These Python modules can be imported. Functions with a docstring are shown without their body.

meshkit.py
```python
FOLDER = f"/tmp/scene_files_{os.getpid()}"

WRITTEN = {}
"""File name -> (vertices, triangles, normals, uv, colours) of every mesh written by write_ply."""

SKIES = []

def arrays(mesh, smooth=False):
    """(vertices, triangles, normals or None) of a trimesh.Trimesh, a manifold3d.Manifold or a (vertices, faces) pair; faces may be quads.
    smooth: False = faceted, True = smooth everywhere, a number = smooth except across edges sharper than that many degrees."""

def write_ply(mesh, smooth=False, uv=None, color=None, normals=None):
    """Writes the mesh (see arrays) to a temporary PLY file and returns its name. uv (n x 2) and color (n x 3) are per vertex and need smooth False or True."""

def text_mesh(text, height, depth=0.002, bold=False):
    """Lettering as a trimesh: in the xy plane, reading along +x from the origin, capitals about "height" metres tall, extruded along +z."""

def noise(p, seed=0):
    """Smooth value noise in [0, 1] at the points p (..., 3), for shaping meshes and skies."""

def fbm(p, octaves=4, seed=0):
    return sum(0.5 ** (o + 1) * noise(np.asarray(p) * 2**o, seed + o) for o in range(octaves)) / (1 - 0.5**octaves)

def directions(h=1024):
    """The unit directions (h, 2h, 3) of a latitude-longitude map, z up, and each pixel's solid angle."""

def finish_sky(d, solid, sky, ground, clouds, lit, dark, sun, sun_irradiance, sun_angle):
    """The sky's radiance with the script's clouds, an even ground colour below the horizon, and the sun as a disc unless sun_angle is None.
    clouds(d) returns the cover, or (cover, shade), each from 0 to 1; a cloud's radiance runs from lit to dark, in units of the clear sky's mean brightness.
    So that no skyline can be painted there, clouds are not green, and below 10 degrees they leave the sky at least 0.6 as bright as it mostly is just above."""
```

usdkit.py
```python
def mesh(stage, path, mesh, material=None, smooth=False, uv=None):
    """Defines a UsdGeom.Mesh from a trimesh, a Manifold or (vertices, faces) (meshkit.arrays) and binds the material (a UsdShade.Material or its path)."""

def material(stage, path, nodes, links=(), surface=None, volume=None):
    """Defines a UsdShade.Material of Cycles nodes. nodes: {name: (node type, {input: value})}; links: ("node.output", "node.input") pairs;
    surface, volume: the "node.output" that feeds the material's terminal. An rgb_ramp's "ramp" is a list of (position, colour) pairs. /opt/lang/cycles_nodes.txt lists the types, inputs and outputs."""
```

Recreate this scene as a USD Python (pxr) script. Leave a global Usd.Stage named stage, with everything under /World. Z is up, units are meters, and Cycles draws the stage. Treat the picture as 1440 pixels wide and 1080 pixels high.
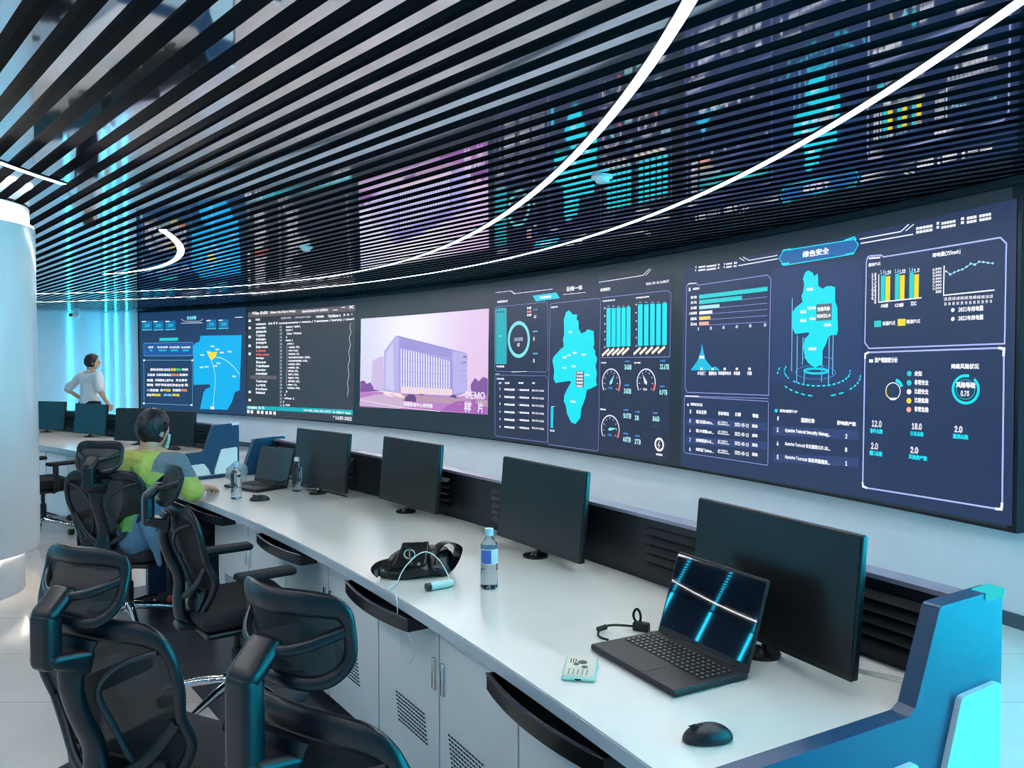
import math, glob, random
import numpy as np, trimesh, usdkit, meshkit
from manifold3d import Manifold, Mesh as MMesh
from shapely.geometry import Polygon, LineString
from PIL import Image, ImageDraw, ImageFont
from pxr import Usd, UsdGeom, UsdLux, UsdShade, Gf, Sdf, Vt

random.seed(7); RNG = np.random.default_rng(7)
stage = Usd.Stage.CreateInMemory()
UsdGeom.SetStageUpAxis(stage, 'Z'); UsdGeom.SetStageMetersPerUnit(stage, 1.0)
UsdGeom.Xform.Define(stage, '/World'); UsdGeom.Scope.Define(stage, '/World/Looks')

# ------------------------------------------------------------------ camera, light levels, exposure
cam = UsdGeom.Camera.Define(stage, '/World/camera')
cam.CreateHorizontalApertureAttr(36.0); cam.CreateFocalLengthAttr(27.5)
cam.CreateFStopAttr(0.0); cam.CreateClippingRangeAttr((0.05, 200.0))
cam.AddTranslateOp().Set((0, 0, 1.58)); cam.AddRotateXOp().Set(90 - 1.562)
cam.CreateExposureAttr(0.0)
STRIP = 46.0            # white ceiling strip lights, radiance
CYAN = 20.0             # cyan wall strip lights
SCREEN = 1.0            # video wall
GLOW = 90.0              # hidden lights in the column's two coves
DISPLAY_BASE = 1.0

# ------------------------------------------------------------------ materials
def lin(c):
    c = np.asarray(c, float) / 255.0
    return tuple(np.where(c < 0.04045, c / 12.92, ((c + 0.055) / 1.055) ** 2.4))
LOOK = {}
def look(name, nodes, links=(), surface='p.BSDF'):
    LOOK[name] = usdkit.material(stage, '/World/Looks/' + name, nodes, links, surface=surface); return LOOK[name]
def plain(name, srgb, rough=.5, metal=0., grain=0., gscale=40., bump=0., **kw):
    p = dict(base_color=lin(srgb), roughness=rough, metallic=metal, **kw)
    nodes = {'p': ('principled_bsdf', p)}; links = []
    if grain or bump:
        nodes['tc'] = ('texture_coordinate', {}); nodes['n'] = ('noise_texture', dict(scale=gscale, detail=3.))
        links.append(('tc.object', 'n.vector'))
        if grain:
            c = np.array(lin(srgb)); nodes['r'] = ('rgb_ramp', {'ramp': [(.3, tuple(c * (1 - grain))), (.7, tuple(np.minimum(1, c * (1 + grain))))]})
            links += [('n.fac', 'r.fac'), ('r.color', 'p.base_color')]
        if bump:
            nodes['b'] = ('bump', dict(strength=bump, distance=.004)); links += [('n.fac', 'b.height'), ('b.normal', 'p.normal')]
    return look(name, nodes, links)
def glow(name, srgb, strength):
    return look(name, {'e': ('emission', dict(color=lin(srgb), strength=strength))}, (), 'e.emission')
def glassy(name, tint, rough=.02, ior=1.33):
    return look(name, {'p': ('principled_bsdf', dict(base_color=lin(tint), roughness=rough, ior=ior, transmission_weight=1.0))})
def pane(name, tint, fac, rough=.1):
    return look(name, {'t': ('transparent_bsdf', dict(color=lin(tint))), 'g': ('principled_bsdf', dict(base_color=lin(tint), roughness=rough)), 'm': ('mix_closure', dict(fac=fac))},
                [('t.BSDF', 'm.closure1'), ('g.BSDF', 'm.closure2')], 'm.closure')

plain('wall_paint', (206, 216, 224), .55, grain=.03, gscale=3, bump=.03)
plain('dark_wall', (58, 74, 104), .5, grain=.05, gscale=2)
plain('plenum_black', (26, 29, 40), .8)
plain('slat_metal', (222, 222, 230), .04, 1., grain=.04, gscale=6)
plain('baseboard_grey', (70, 88, 104), .3, .3)
plain('worktop_white', (216, 215, 208), .24, grain=.02, gscale=5)
plain('worktop_edge', (188, 204, 216), .3)
plain('cabinet_white', (226, 234, 238), .38, grain=.015, gscale=8)
plain('vent_dark', (46, 56, 66), .7)
plain('console_blue', (27, 66, 98), .32, grain=.04, gscale=12)
plain('inset_white', (226, 232, 232), .3)
plain('riser_black', (22, 25, 33), .42, grain=.08, gscale=20)
plain('riser_trim', (168, 164, 182), .3, .5)
plain('pull_black', (14, 13, 17), .28)
plain('pull_rim', (92, 78, 90), .25, .7)
plain('chrome', (214, 220, 226), .08, 1.)
plain('screen_glass', (26, 26, 28), .3, 0.)
plain('monitor_shell', (20, 21, 25), .35)
plain('laptop_shell', (38, 38, 43), .45, .2, grain=.08, gscale=90)
plain('laptop_key', (24, 24, 28), .45)
plain('laptop_glass', (13, 22, 34), .03, 0., coat_weight=.6, coat_roughness=.01)
plain('key_print', (170, 166, 160), .6)
plain('chair_plastic', (15, 20, 29), .34, grain=.05, gscale=30)
plain('chair_grey', (34, 41, 50), .36)
plain('chair_fabric', (18, 21, 28), .8, grain=.15, gscale=160, bump=.25)
plain('rubber', (14, 14, 16), .6)
plain('bag_leather', (17, 16, 17), .34, grain=.2, gscale=30, bump=.5)
plain('brass_pale', (186, 180, 164), .25, .9)
plain('white_plastic', (226, 232, 232), .3)
plain('mint_plastic', (190, 228, 220), .3)
plain('cap_blue', (176, 214, 236), .3)
plain('paper_white', (232, 230, 222), .8)
plain('tissue', (240, 240, 236), .9, bump=.3)
plain('card_cream', (224, 216, 194), .7)
plain('column_white', (226, 228, 232), .22, grain=.01, gscale=2)
plain('skin', (204, 160, 134), .5, grain=.04, gscale=30, subsurface_weight=.1)
plain('hair_black', (14, 14, 17), .45, grain=.5, gscale=120, bump=.6)
plain('eye_dark', (20, 16, 15), .2)
plain('lip', (170, 108, 98), .5)
plain('mask_teal', (170, 206, 208), .8)
plain('shirt_white', (214, 218, 222), .8, grain=.04, gscale=14, bump=.3)
plain('jersey_lime', (182, 190, 92), .75, grain=.08, gscale=14, bump=.35)
plain('jersey_green', (96, 158, 74), .75, grain=.08, gscale=14, bump=.35)
plain('jersey_blue', (74, 110, 136), .75, grain=.12, gscale=14, bump=.35)
plain('jersey_grey', (108, 122, 134), .75, grain=.06, gscale=14, bump=.3)
plain('trouser_navy', (24, 25, 40), .8, grain=.15, gscale=20, bump=.3)
plain('shoe_red', (206, 54, 58), .5)
plain('shoe_teal', (70, 110, 108), .5)
plain('sensor_white', (220, 226, 232), .4)
plain('camera_white', (210, 222, 230), .4)
plain('bezel_dark', (20, 27, 36), .3, .2)
plain('phone_print', (206, 204, 188), .4)
plain('label_blue', (70, 112, 196), .5)
plain('label_white', (220, 230, 240), .5)
glassy('water_clear', (226, 240, 246)); pane('plastic_film', (214, 226, 234), .35, .12)
look('chair_mesh', {'t': ('transparent_bsdf', dict(color=(1, 1, 1))), 'g': ('principled_bsdf', dict(base_color=lin((15, 18, 24)), roughness=.7)), 'm': ('mix_closure', dict(fac=.93))},
     [('t.BSDF', 'm.closure1'), ('g.BSDF', 'm.closure2')], 'm.closure')
glow('strip_white', (250, 252, 255), STRIP); glow('strip_cyan', (30, 204, 250), CYAN); glow('strip_cyan_bright', (4, 206, 240), CYAN * 3.2); glow('cove_white', (255, 246, 226), GLOW)
glow('clip_cyan_glow', (60, 232, 240), .8)  # corner plate of the near end panel given its own cyan glow
# floor: pale polished tile with a dark band painting tile and shade by the near console, faint joints, faint clouding
def floor_look(name, srgb, rough):
    c = np.array(lin(srgb))
    look(name, {'g': ('geometry', {}), 'n': ('noise_texture', dict(scale=.9, detail=4.)), 'r': ('rgb_ramp', {'ramp': [(.3, tuple(c * .86)), (.72, tuple(np.minimum(1, c * 1.08)))]}),
                'b': ('brick_texture', dict(offset=.5, scale=1., brick_width=1.2, row_height=.6, mortar_size=.002, mortar_smooth=.2, color1=(1, 1, 1), color2=(.95, .95, .95), mortar=(.45, .45, .45))),
                'm': ('mix', dict(mix_type='multiply', fac=1.)), 'rt': ('map_range', dict(from_min=.3, from_max=.7, to_min=rough * .7, to_max=rough * 1.4)), 'p': ('principled_bsdf', {})},
         [('g.position', 'n.vector'), ('n.fac', 'r.fac'), ('g.position', 'b.vector'), ('r.color', 'm.color1'), ('b.color', 'm.color2'), ('m.color', 'p.base_color'), ('n.fac', 'rt.value'), ('rt.result', 'p.roughness')])
floor_look('floor_tile', (212, 204, 198), .16); floor_look('floor_dark_shade', (70, 72, 80), .2)

# ------------------------------------------------------------------ scene helpers
USED = {}
def numbered(parent, name):
    k = (str(parent), name); n = USED.get(k, 0); USED[k] = n + 1
    return name if n == 0 else '%s_%03d' % (name, n)
def keys(prim, **kw):
    for k, v in kw.items():
        if v: prim.SetCustomDataByKey(k, v)
    return prim
def path_of(parent): return '/World' if parent is None else str(parent.GetPath())
def obj(name, mesh, mat, parent=None, smooth=35, **data):
    pp = path_of(parent)
    m = usdkit.mesh(stage, pp + '/' + numbered(pp, name), mesh, LOOK[mat], smooth=smooth)
    return keys(m.GetPrim(), **data)
def thing(name, label=None, cat=None, loc=(0, 0, 0), rotz=0., group=None, kind=None, rotx=0.):
    x = UsdGeom.Xform.Define(stage, '/World/' + numbered('/World', name))
    x.AddTranslateOp().Set(Gf.Vec3d(*map(float, loc))); x.AddRotateZOp().Set(float(rotz))
    return keys(x.GetPrim(), label=label, category=cat, group=group, kind=kind)
def copy(root, name, label, cat, loc, rotz, group=None):
    r = thing(name, label, cat, loc, rotz, group)
    r.GetReferences().AddInternalReference(root.GetPath()); r.SetInstanceable(True)
    return r
cat_ = trimesh.util.concatenate
def T(m, loc=(0, 0, 0), rz=0., rx=0., ry=0.):
    m = m.copy()
    if rx: m.apply_transform(trimesh.transformations.rotation_matrix(math.radians(rx), (1, 0, 0)))
    if ry: m.apply_transform(trimesh.transformations.rotation_matrix(math.radians(ry), (0, 1, 0)))
    if rz: m.apply_transform(trimesh.transformations.rotation_matrix(math.radians(rz), (0, 0, 1)))
    m.apply_translation(loc); return m
def tm(man):
    m = man.to_mesh(); return trimesh.Trimesh(m.vert_properties[:, :3], m.tri_verts, process=False)
def box(x0, x1, y0, y1, z0, z1): return T(trimesh.creation.box((x1 - x0, y1 - y0, z1 - z0)), ((x0 + x1) / 2, (y0 + y1) / 2, (z0 + z1) / 2))
def rbox(sx, sy, sz, r, seg=12, loc=(0, 0, 0)):
    r = min(r, sx / 2.001, sy / 2.001, sz / 2.001); s = Manifold.sphere(r, seg)
    pts = [s.translate((a * (sx / 2 - r), b * (sy / 2 - r), c * (sz / 2 - r))) for a in (-1, 1) for b in (-1, 1) for c in (-1, 1)]
    return T(tm(Manifold.batch_hull(pts)), loc)
def cyl(r, z0, z1, n=24, r2=None, loc=(0, 0)):
    return T(tm(Manifold.cylinder(z1 - z0, r, r if r2 is None else r2, n)), (loc[0], loc[1], z0))
def lathe(prof, n=32):
    return trimesh.creation.revolve(np.asarray(prof, float), sections=n)
def prism(poly, z0, z1):
    return T(trimesh.creation.extrude_polygon(poly if isinstance(poly, Polygon) else Polygon(poly), z1 - z0, engine='earcut'), (0, 0, z0))
def sweep(pts, rx, ry=None, nrm=None, closed=False, sides=10, caps=True):
    """Tube along pts; the section is an ellipse, ry along nrm (given or carried along), rx across it."""
    p = np.asarray(pts, float); n = len(p); ry = rx if ry is None else ry
    rx = np.broadcast_to(np.asarray(rx, float), (n,)); ry = np.broadcast_to(np.asarray(ry, float), (n,))
    t = (np.roll(p, -1, 0) - np.roll(p, 1, 0)) if closed else np.gradient(p, axis=0)
    t /= np.linalg.norm(t, axis=1, keepdims=True) + 1e-12
    if nrm is None:
        a = np.array([0, 0, 1.]) if abs(t[0][2]) < .9 else np.array([1., 0, 0]); N = []
        for k in range(n):
            a = a - t[k] * (a @ t[k]); a /= np.linalg.norm(a) + 1e-12; N.append(a)
        N = np.array(N)
    else:
        N = np.broadcast_to(np.asarray(nrm, float), p.shape); N = N - t * (N * t).sum(1, keepdims=True); N /= np.linalg.norm(N, axis=1, keepdims=True) + 1e-12
    B = np.cross(t, N); ang = np.arange(sides) * 2 * np.pi / sides
    v = p[:, None] + np.cos(ang)[None, :, None] * (rx[:, None] * B)[:, None] + np.sin(ang)[None, :, None] * (ry[:, None] * N)[:, None]
    f = []
    for i in range(n if closed else n - 1):
        j = (i + 1) % n
        for k in range(sides):
            l = (k + 1) % sides; f += [(i * sides + k, j * sides + k, j * sides + l), (i * sides + k, j * sides + l, i * sides + l)]
    v = v.reshape(-1, 3)
    if not closed and caps:
        c0, c1 = len(v), len(v) + 1; v = np.vstack([v, p[0], p[-1]])
        for k in range(sides):
            l = (k + 1) % sides; f += [(c0, k, l), (c1, (n - 1) * sides + l, (n - 1) * sides + k)]
    m = trimesh.Trimesh(v, f[:], process=False)
    if m.volume < 0: m.invert()
    return m
def spline(pts, n, closed=False):
    from scipy.interpolate import CubicSpline
    p = np.asarray(pts, float)
    if closed: p = np.vstack([p, p[:1]])
    d = np.r_[0, np.cumsum(np.linalg.norm(np.diff(p, axis=0), axis=1))]
    cs = CubicSpline(d, p, bc_type='periodic' if closed else 'natural')
    return cs(np.linspace(0, d[-1], n, endpoint=not closed))
def grid_sheet(P, thick=0.):
    """P: rows x cols x 3 points -> sheet (two sided when thick > 0, offset along its normals)."""
    P = np.asarray(P, float); r, c = P.shape[:2]
    idx = np.arange(r * c).reshape(r, c)
    q = np.stack([idx[:-1, :-1], idx[:-1, 1:], idx[1:, 1:], idx[1:, :-1]], -1).reshape(-1, 4)
    f = np.vstack([q[:, [0, 1, 2]], q[:, [0, 2, 3]]]); v = P.reshape(-1, 3)
    if not thick: return trimesh.Trimesh(v, f, process=False)
    n = trimesh.Trimesh(v, f, process=False).vertex_normals; k = len(v)
    b = np.r_[idx[0], idx[1:, -1], idx[-1, ::-1][1:], idx[::-1, 0][1:-1]]; b2 = np.roll(b, -1)
    side = np.vstack([np.stack([b, b + k, b2 + k], 1), np.stack([b, b2 + k, b2], 1)])
    m = trimesh.Trimesh(np.vstack([v + n * thick / 2, v - n * thick / 2]), np.vstack([f, f[:, ::-1] + k, side]), process=False)
    return m
def arc_box(C, r0, r1, a0, a1, z0, z1, n=None):
    """A box bent along an arc about C: radii r0..r1, angles a0..a1 in degrees, heights z0..z1."""
    n = n or max(2, int(abs(a1 - a0) / .5) + 2)
    a = np.radians(np.linspace(a0, a1, n)); ring = []
    for t in a:
        c, s = math.cos(t), math.sin(t)
        ring.append([(C[0] + r * c, C[1] + r * s, z) for r, z in ((r0, z0), (r1, z0), (r1, z1), (r0, z1))])
    v = np.array(ring).reshape(-1, 3); f = []
    for i in range(n - 1):
        for k in range(4):
            l = (k + 1) % 4; A, B, D, E = i * 4 + k, i * 4 + l, (i + 1) * 4 + l, (i + 1) * 4 + k; f += [(A, B, D), (A, D, E)]
    f += [(0, 2, 1), (0, 3, 2)]; e = (n - 1) * 4; f += [(e, e + 1, e + 2), (e, e + 2, e + 3)]
    m = trimesh.Trimesh(v, f, process=False)
    if m.volume < 0: m.invert()
    return m
def pol(C, r, a): return np.array([C[0] + r * math.cos(math.radians(a)), C[1] + r * math.sin(math.radians(a))])

# ------------------------------------------------------------------ the room
CEIL = 2.66
CW, RW, TL = np.array([-18.273, -4.098]), 22.896, math.radians(62.61)      # arc of the video wall's face
TLD = 62.61; SLEN = 16.16
def warc(r, a): return tuple(pol(CW, r, a))
wall_r = RW + .10
END = [warc(wall_r, TLD), (-8.88, 16.92), (-11.6, 15.7)]
ROOM = Polygon([warc(wall_r, a) for a in np.linspace(-3, TLD, 60)] + END[1:] + [(-11.6, -5.2), (4.6, -5.2)])
hull = ROOM.buffer(.3)
obj('floor', prism(hull, -.12, 0.), 'floor_tile', smooth=False, kind='structure')
CD, RF, RB = np.array([-14.214, -6.190]), 16.4525, 17.34                   # near console
C2, RF2, RB2 = np.array([-22.89, -14.97]), 29.16, 30.05                    # far console
obj('floor_shade_inlay', arc_box(CD, 16.10, 17.95, 22, 45.2, -.03, .002), 'floor_dark_shade', kind='structure', label='dark tile band in the floor under the near console')  # dark tone also stands in for the shade beside the cabinets
ceil = thing('ceiling', kind='structure')
obj('plenum', prism(hull, 3.05, 3.15), 'plenum_black', ceil, smooth=False)
u = np.array([-1020., 1100.]); u /= np.linalg.norm(u); nv = np.array([u[1], -u[0]])
inner = ROOM.buffer(-.02)
for k in range(-70, 70):
    o = nv * (k * .12 + .03); seg = LineString([o - u * 40, o + u * 40]).intersection(inner)
    for g in getattr(seg, 'geoms', [seg]):
        if g.is_empty or g.length < .1: continue
        a, b = np.array(g.coords[0]), np.array(g.coords[-1]); c = (a + b) / 2
        m = T(trimesh.creation.box((g.length, .05, .07)), (c[0], c[1], CEIL + .035), rz=math.degrees(math.atan2(u[1], u[0])))
        obj('slat', m, 'slat_metal', ceil, smooth=False)
obj('wall_front', cat_([arc_box(CW, wall_r, wall_r + .12, 21.2, TLD, 0, 3.1, 90)]), 'wall_paint', kind='structure')
obj('wall_right', arc_box(CW, wall_r, wall_r + .12, -3, 21.2, 0, 3.1, 50), 'wall_paint', kind='structure')
def wall_seg(name, a, b, mat, **kw):
    a, b = np.array(a), np.array(b); d = b - a; L = np.linalg.norm(d)
    m = T(box(0, L, 0, .12, 0, 3.1), (a[0], a[1], 0), rz=math.degrees(math.atan2(d[1], d[0])))
    return obj(name, m, mat, smooth=False, kind='structure', **kw)
wall_seg('wall_far', END[1], END[0], 'wall_paint'); wall_seg('wall_far', END[2], END[1], 'wall_paint')
wall_seg('wall_left', (-11.6, -5.2), END[2], 'dark_wall')
wall_seg('wall_back', (4.6, -5.2), (-11.6, -5.2), 'dark_wall')
obj('baseboard_front', arc_box(CW, wall_r - .015, wall_r, 3, TLD, 0, .085, 90), 'baseboard_grey', kind='structure')
obj('trim_1', arc_box(CW, RW - .03, wall_r, 21.9, TLD, 2.612, 2.655, 90), 'bezel_dark', kind='structure', label='dark header strip above the video wall')

# ------------------------------------------------------------------ white strip lights in the ceiling
def smooth_path(pts, n, deg=4):
    p = np.asarray(pts, float); d = np.r_[0, np.cumsum(np.linalg.norm(np.diff(p, axis=0), axis=1))]; d /= d[-1]
    t = np.linspace(0, 1, n); return np.stack([np.polyval(np.polyfit(d, p[:, k], deg), t) for k in (0, 1)], 1)
def ribbon(path, w, z0, z1):
    p = np.asarray(path); t = np.gradient(p, axis=0); t /= np.linalg.norm(t, axis=1, keepdims=True); m = np.stack([-t[:, 1], t[:, 0]], 1) * w / 2
    v = np.concatenate([np.c_[p + m, np.full(len(p), z0)], np.c_[p - m, np.full(len(p), z0)], np.c_[p - m, np.full(len(p), z1)], np.c_[p + m, np.full(len(p), z1)]]); n = len(p); f = []
    for i in range(n - 1):
        for k in range(4):
            a, b = k * n, ((k + 1) % 4) * n; f += [(a + i, a + i + 1, b + i + 1), (a + i, b + i + 1, b + i)]
    f += [(0, n, 2 * n), (0, 2 * n, 3 * n), (n - 1, 3 * n - 1, 2 * n - 1), (n - 1, 4 * n - 1, 3 * n - 1)]
    q = trimesh.Trimesh(v, f, process=False)
    if q.volume < 0: q.invert()
    return q
def strip_light(path, label, w=.042):
    t = thing('strip_light', label, 'light', group=None)
    p = np.asarray(path); tt = np.gradient(p, axis=0); tt /= np.linalg.norm(tt, axis=1, keepdims=True); nn = np.stack([-tt[:, 1], tt[:, 0]], 1)
    obj('diffuser', ribbon(path, w, CEIL - .006, CEIL + .004), 'strip_white', t)
    obj('housing', cat_([ribbon(path, w + .008, CEIL + .005, CEIL + .02)] + [ribbon(p + nn * s * (w / 2 + .0025), .003, CEIL - .0065, CEIL + .005) for s in (-1, 1)]), 'bezel_dark', t)
S1 = [(.50, 1.2), (.52, 1.8), (.52, 2.34), (.51, 2.62), (.48, 2.94), (.43, 3.44), (.39, 3.89), (.28, 4.42), (.09, 5.15), (-.23, 6.23), (-.66, 7.3), (-1.22, 8.44), (-1.85, 9.3), (-2.79, 10.27), (-3.77, 10.94), (-5.46, 11.7), (-7.21, 12.2), (-10.8, 13.0)]
S2 = [(1.46, .8), (1.5, 1.6), (1.52, 2.35), (1.5, 2.54), (1.5, 2.87), (1.46, 3.38), (1.39, 4.06), (1.24, 4.9), (.97, 5.98), (.67, 6.76), (.27, 7.48), (-.15, 8.21), (-1.02, 9.38), (-2.14, 10.74), (-3.15, 11.58), (-4.35, 12.3), (-6.18, 13.12), (-8.31, 13.89), (-11.2, 14.8)]
strip_light(smooth_path(S1, 90, 6), 'long curved white strip light, the inner one nearer the middle of the ceiling')
strip_light(smooth_path(S2, 90, 6), 'long curved white strip light, the outer one running close along the video wall')
strip_light(smooth_path([(-2.84, 6.4), (-2.92, 6.76), (-3.15, 7.48), (-3.46, 8.1), (-3.92, 8.75), (-4.43, 9.23), (-4.96, 9.53)], 30), 'short hooked white strip light in the far left of the ceiling', .06)
strip_light(smooth_path([(-2.71, 4.74), (-2.73, 4.44), (-2.75, 4.24), (-2.74, 3.6), (-2.62, 2.9), (-2.45, 2.3), (-2.1, 1.4), (-1.6, .6), (-.9, 0), (-.1, -.4)], 40, 5), 'white strip light ending over the white column')  # out-of-view stretch added to light the cabinet doors
# the same strips go on behind the camera (the laptop screen mirrors them)
strip_light(smooth_path([(-3.6, 2.2), (-3.4, .8), (-2.9, -.6), (-2.9, -2.0), (-4.0, -3.0)], 30, 3), 'white strip light curving away behind the viewer')
strip_light(smooth_path([(-3.2, -4.3), (-4.4, -4.6), (-5.8, -4.6), (-7.2, -4.3), (-8.4, -3.6)], 30, 3), 'outer white strip light curving along the back wall')
strip_light(smooth_path([(-5.2, 1.2), (-5.4, -.2), (-6.4, -1.2), (-7.8, -1.5), (-8.8, -.7), (-8.9, .8), (-8.2, 2.2)], 34, 4), 'hooked white strip light in the back left of the ceiling')
strip_light(smooth_path([(-6.0, 5.2), (-6.8, 6.6), (-8.2, 7.8), (-10.0, 8.4)], 24, 3), 'white strip light over the far left of the room behind the column')
strip_light(smooth_path([(-7.0, 2.6), (-8.2, 3.2), (-9.6, 4.2), (-10.6, 5.6), (-10.4, 6.8), (-9.2, 6.6), (-7.9, 5.4), (-7.2, 4.4)], 34, 5), 'looped white strip light near the dark left wall')

# ------------------------------------------------------------------ cyan wall strips
def wall_strip(x, y, face, label, group=None, w=.045, mat='strip_cyan'):
    t = thing('light_strip', label, 'light', (x, y, 0), face, group)
    obj('light_tube', rbox(w, .022, CEIL - .04, .008, 8, (0, -.014, CEIL / 2)), mat, t)
    obj('back_channel', box(-w / 2 - .006, w / 2 + .006, -.006, 0, .01, CEIL - .01), 'sensor_white', t)
def on_seg(a, b, x):
    a, b = np.array(a), np.array(b); k = (x - a[0]) / (b[0] - a[0]); p = a + k * (b - a); d = b - a
    return p, math.degrees(math.atan2(d[1], d[0]))
for x, lab in ((-9.42, 'vertical cyan light strip left of the standing person, alone on the far wall panel'), ):
    p, r = on_seg(END[2], END[1], x); wall_strip(p[0], p[1], r, lab)
for x, lab in ((-8.71, 'vertical cyan light strip right beside the corner, behind the standing person\'s head'), (-8.43, 'vertical cyan light strip between the standing person and the video wall, middle of the three'), (-8.12, 'vertical cyan light strip nearest to the left end of the video wall')):
    p, r = on_seg(END[1], END[0], x); wall_strip(p[0], p[1], r, lab)
for a in np.arange(19.2, .5, -1.3):
    p = warc(wall_r - .002, a); wall_strip(p[0], p[1], a - 90, 'vertical cyan light strip on the curved wall right of the video wall', 'cyan strips on the right wall', .06, 'strip_cyan_bright')
for x in (3.2, .9, -1.4, -3.7, -6.0, -8.3, -10.6):
    wall_strip(x, -5.198, 180, 'vertical cyan light strip on the dark back wall', 'cyan strips on the back wall')
for y in (-3.4, -1.0, 1.4, 3.6, 4.4, 5.2, 6.0, 6.8, 7.6, 8.4, 9.2, 11.4, 13.6):
    wall_strip(-11.598, y, 90, 'vertical cyan light strip on the dark left wall', 'cyan strips on the left wall')

# ------------------------------------------------------------------ white column
CC = (-3.855, 5.27)
col = thing('column', 'round white column with lit coves at its top and foot', 'column', (CC[0], CC[1], 0))
def ring_prof(r0, r1, z0, z1, n=64, e=.006):
    return lathe([(r0, z0), (r1 - e, z0), (r1, z0 + e), (r1, z1 - e), (r1 - e, z1), (r0, z1), (r0, z0)], n)
obj('cladding', ring_prof(.48, .565, .29, 2.52, 96, .012), 'column_white', col)
obj('plinth', lathe([(0, 0), (.47, 0), (.47, .33), (0, .33)], 96), 'column_white', col)
obj('capital', lathe([(0, 2.42), (.53, 2.42), (.53, 2.65), (0, 2.65)], 96), 'column_white', col)
obj('foot_light', lathe([(.475, .30), (.545, .30), (.545, .292), (.475, .292), (.475, .30)], 96), 'cove_white', col)
obj('top_light', lathe([(.532, 2.521), (.556, 2.521), (.556, 2.528), (.532, 2.528), (.532, 2.521)], 96), 'cove_white', col)

# ------------------------------------------------------------------ ceiling fittings
def disc(x, y, lab):
    t = thing('smoke_detector', lab, 'smoke detector', (x, y, CEIL))
    obj('base_plate', cyl(.062, -.014, 0, 32), 'sensor_white', t); obj('sensor_head', cyl(.034, -.04, -.014, 28, .05), 'sensor_white', t)
disc(-1.92, 7.32, 'small white ceiling disc between the hooked and the inner strip light'); disc(.52, 4.55, 'small white ceiling disc between the two long strip lights')
t = thing('security_camera', 'small white bullet camera under the ceiling by the left cyan strips', 'camera', (-8.65, 15.6, CEIL))
obj('mount', cat_([cyl(.05, -.02, 0, 20), cyl(.018, -.11, -.02, 14)]), 'camera_white', t)
obj('camera_body', T(rbox(.12, .22, .10, .03, 10), (.0, -.05, -.14), rz=20), 'camera_white', t); obj('lens', T(cyl(.035, 0, .02, 20), (-.045, -.165, -.14), rx=90, rz=20), 'pull_black', t)
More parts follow.
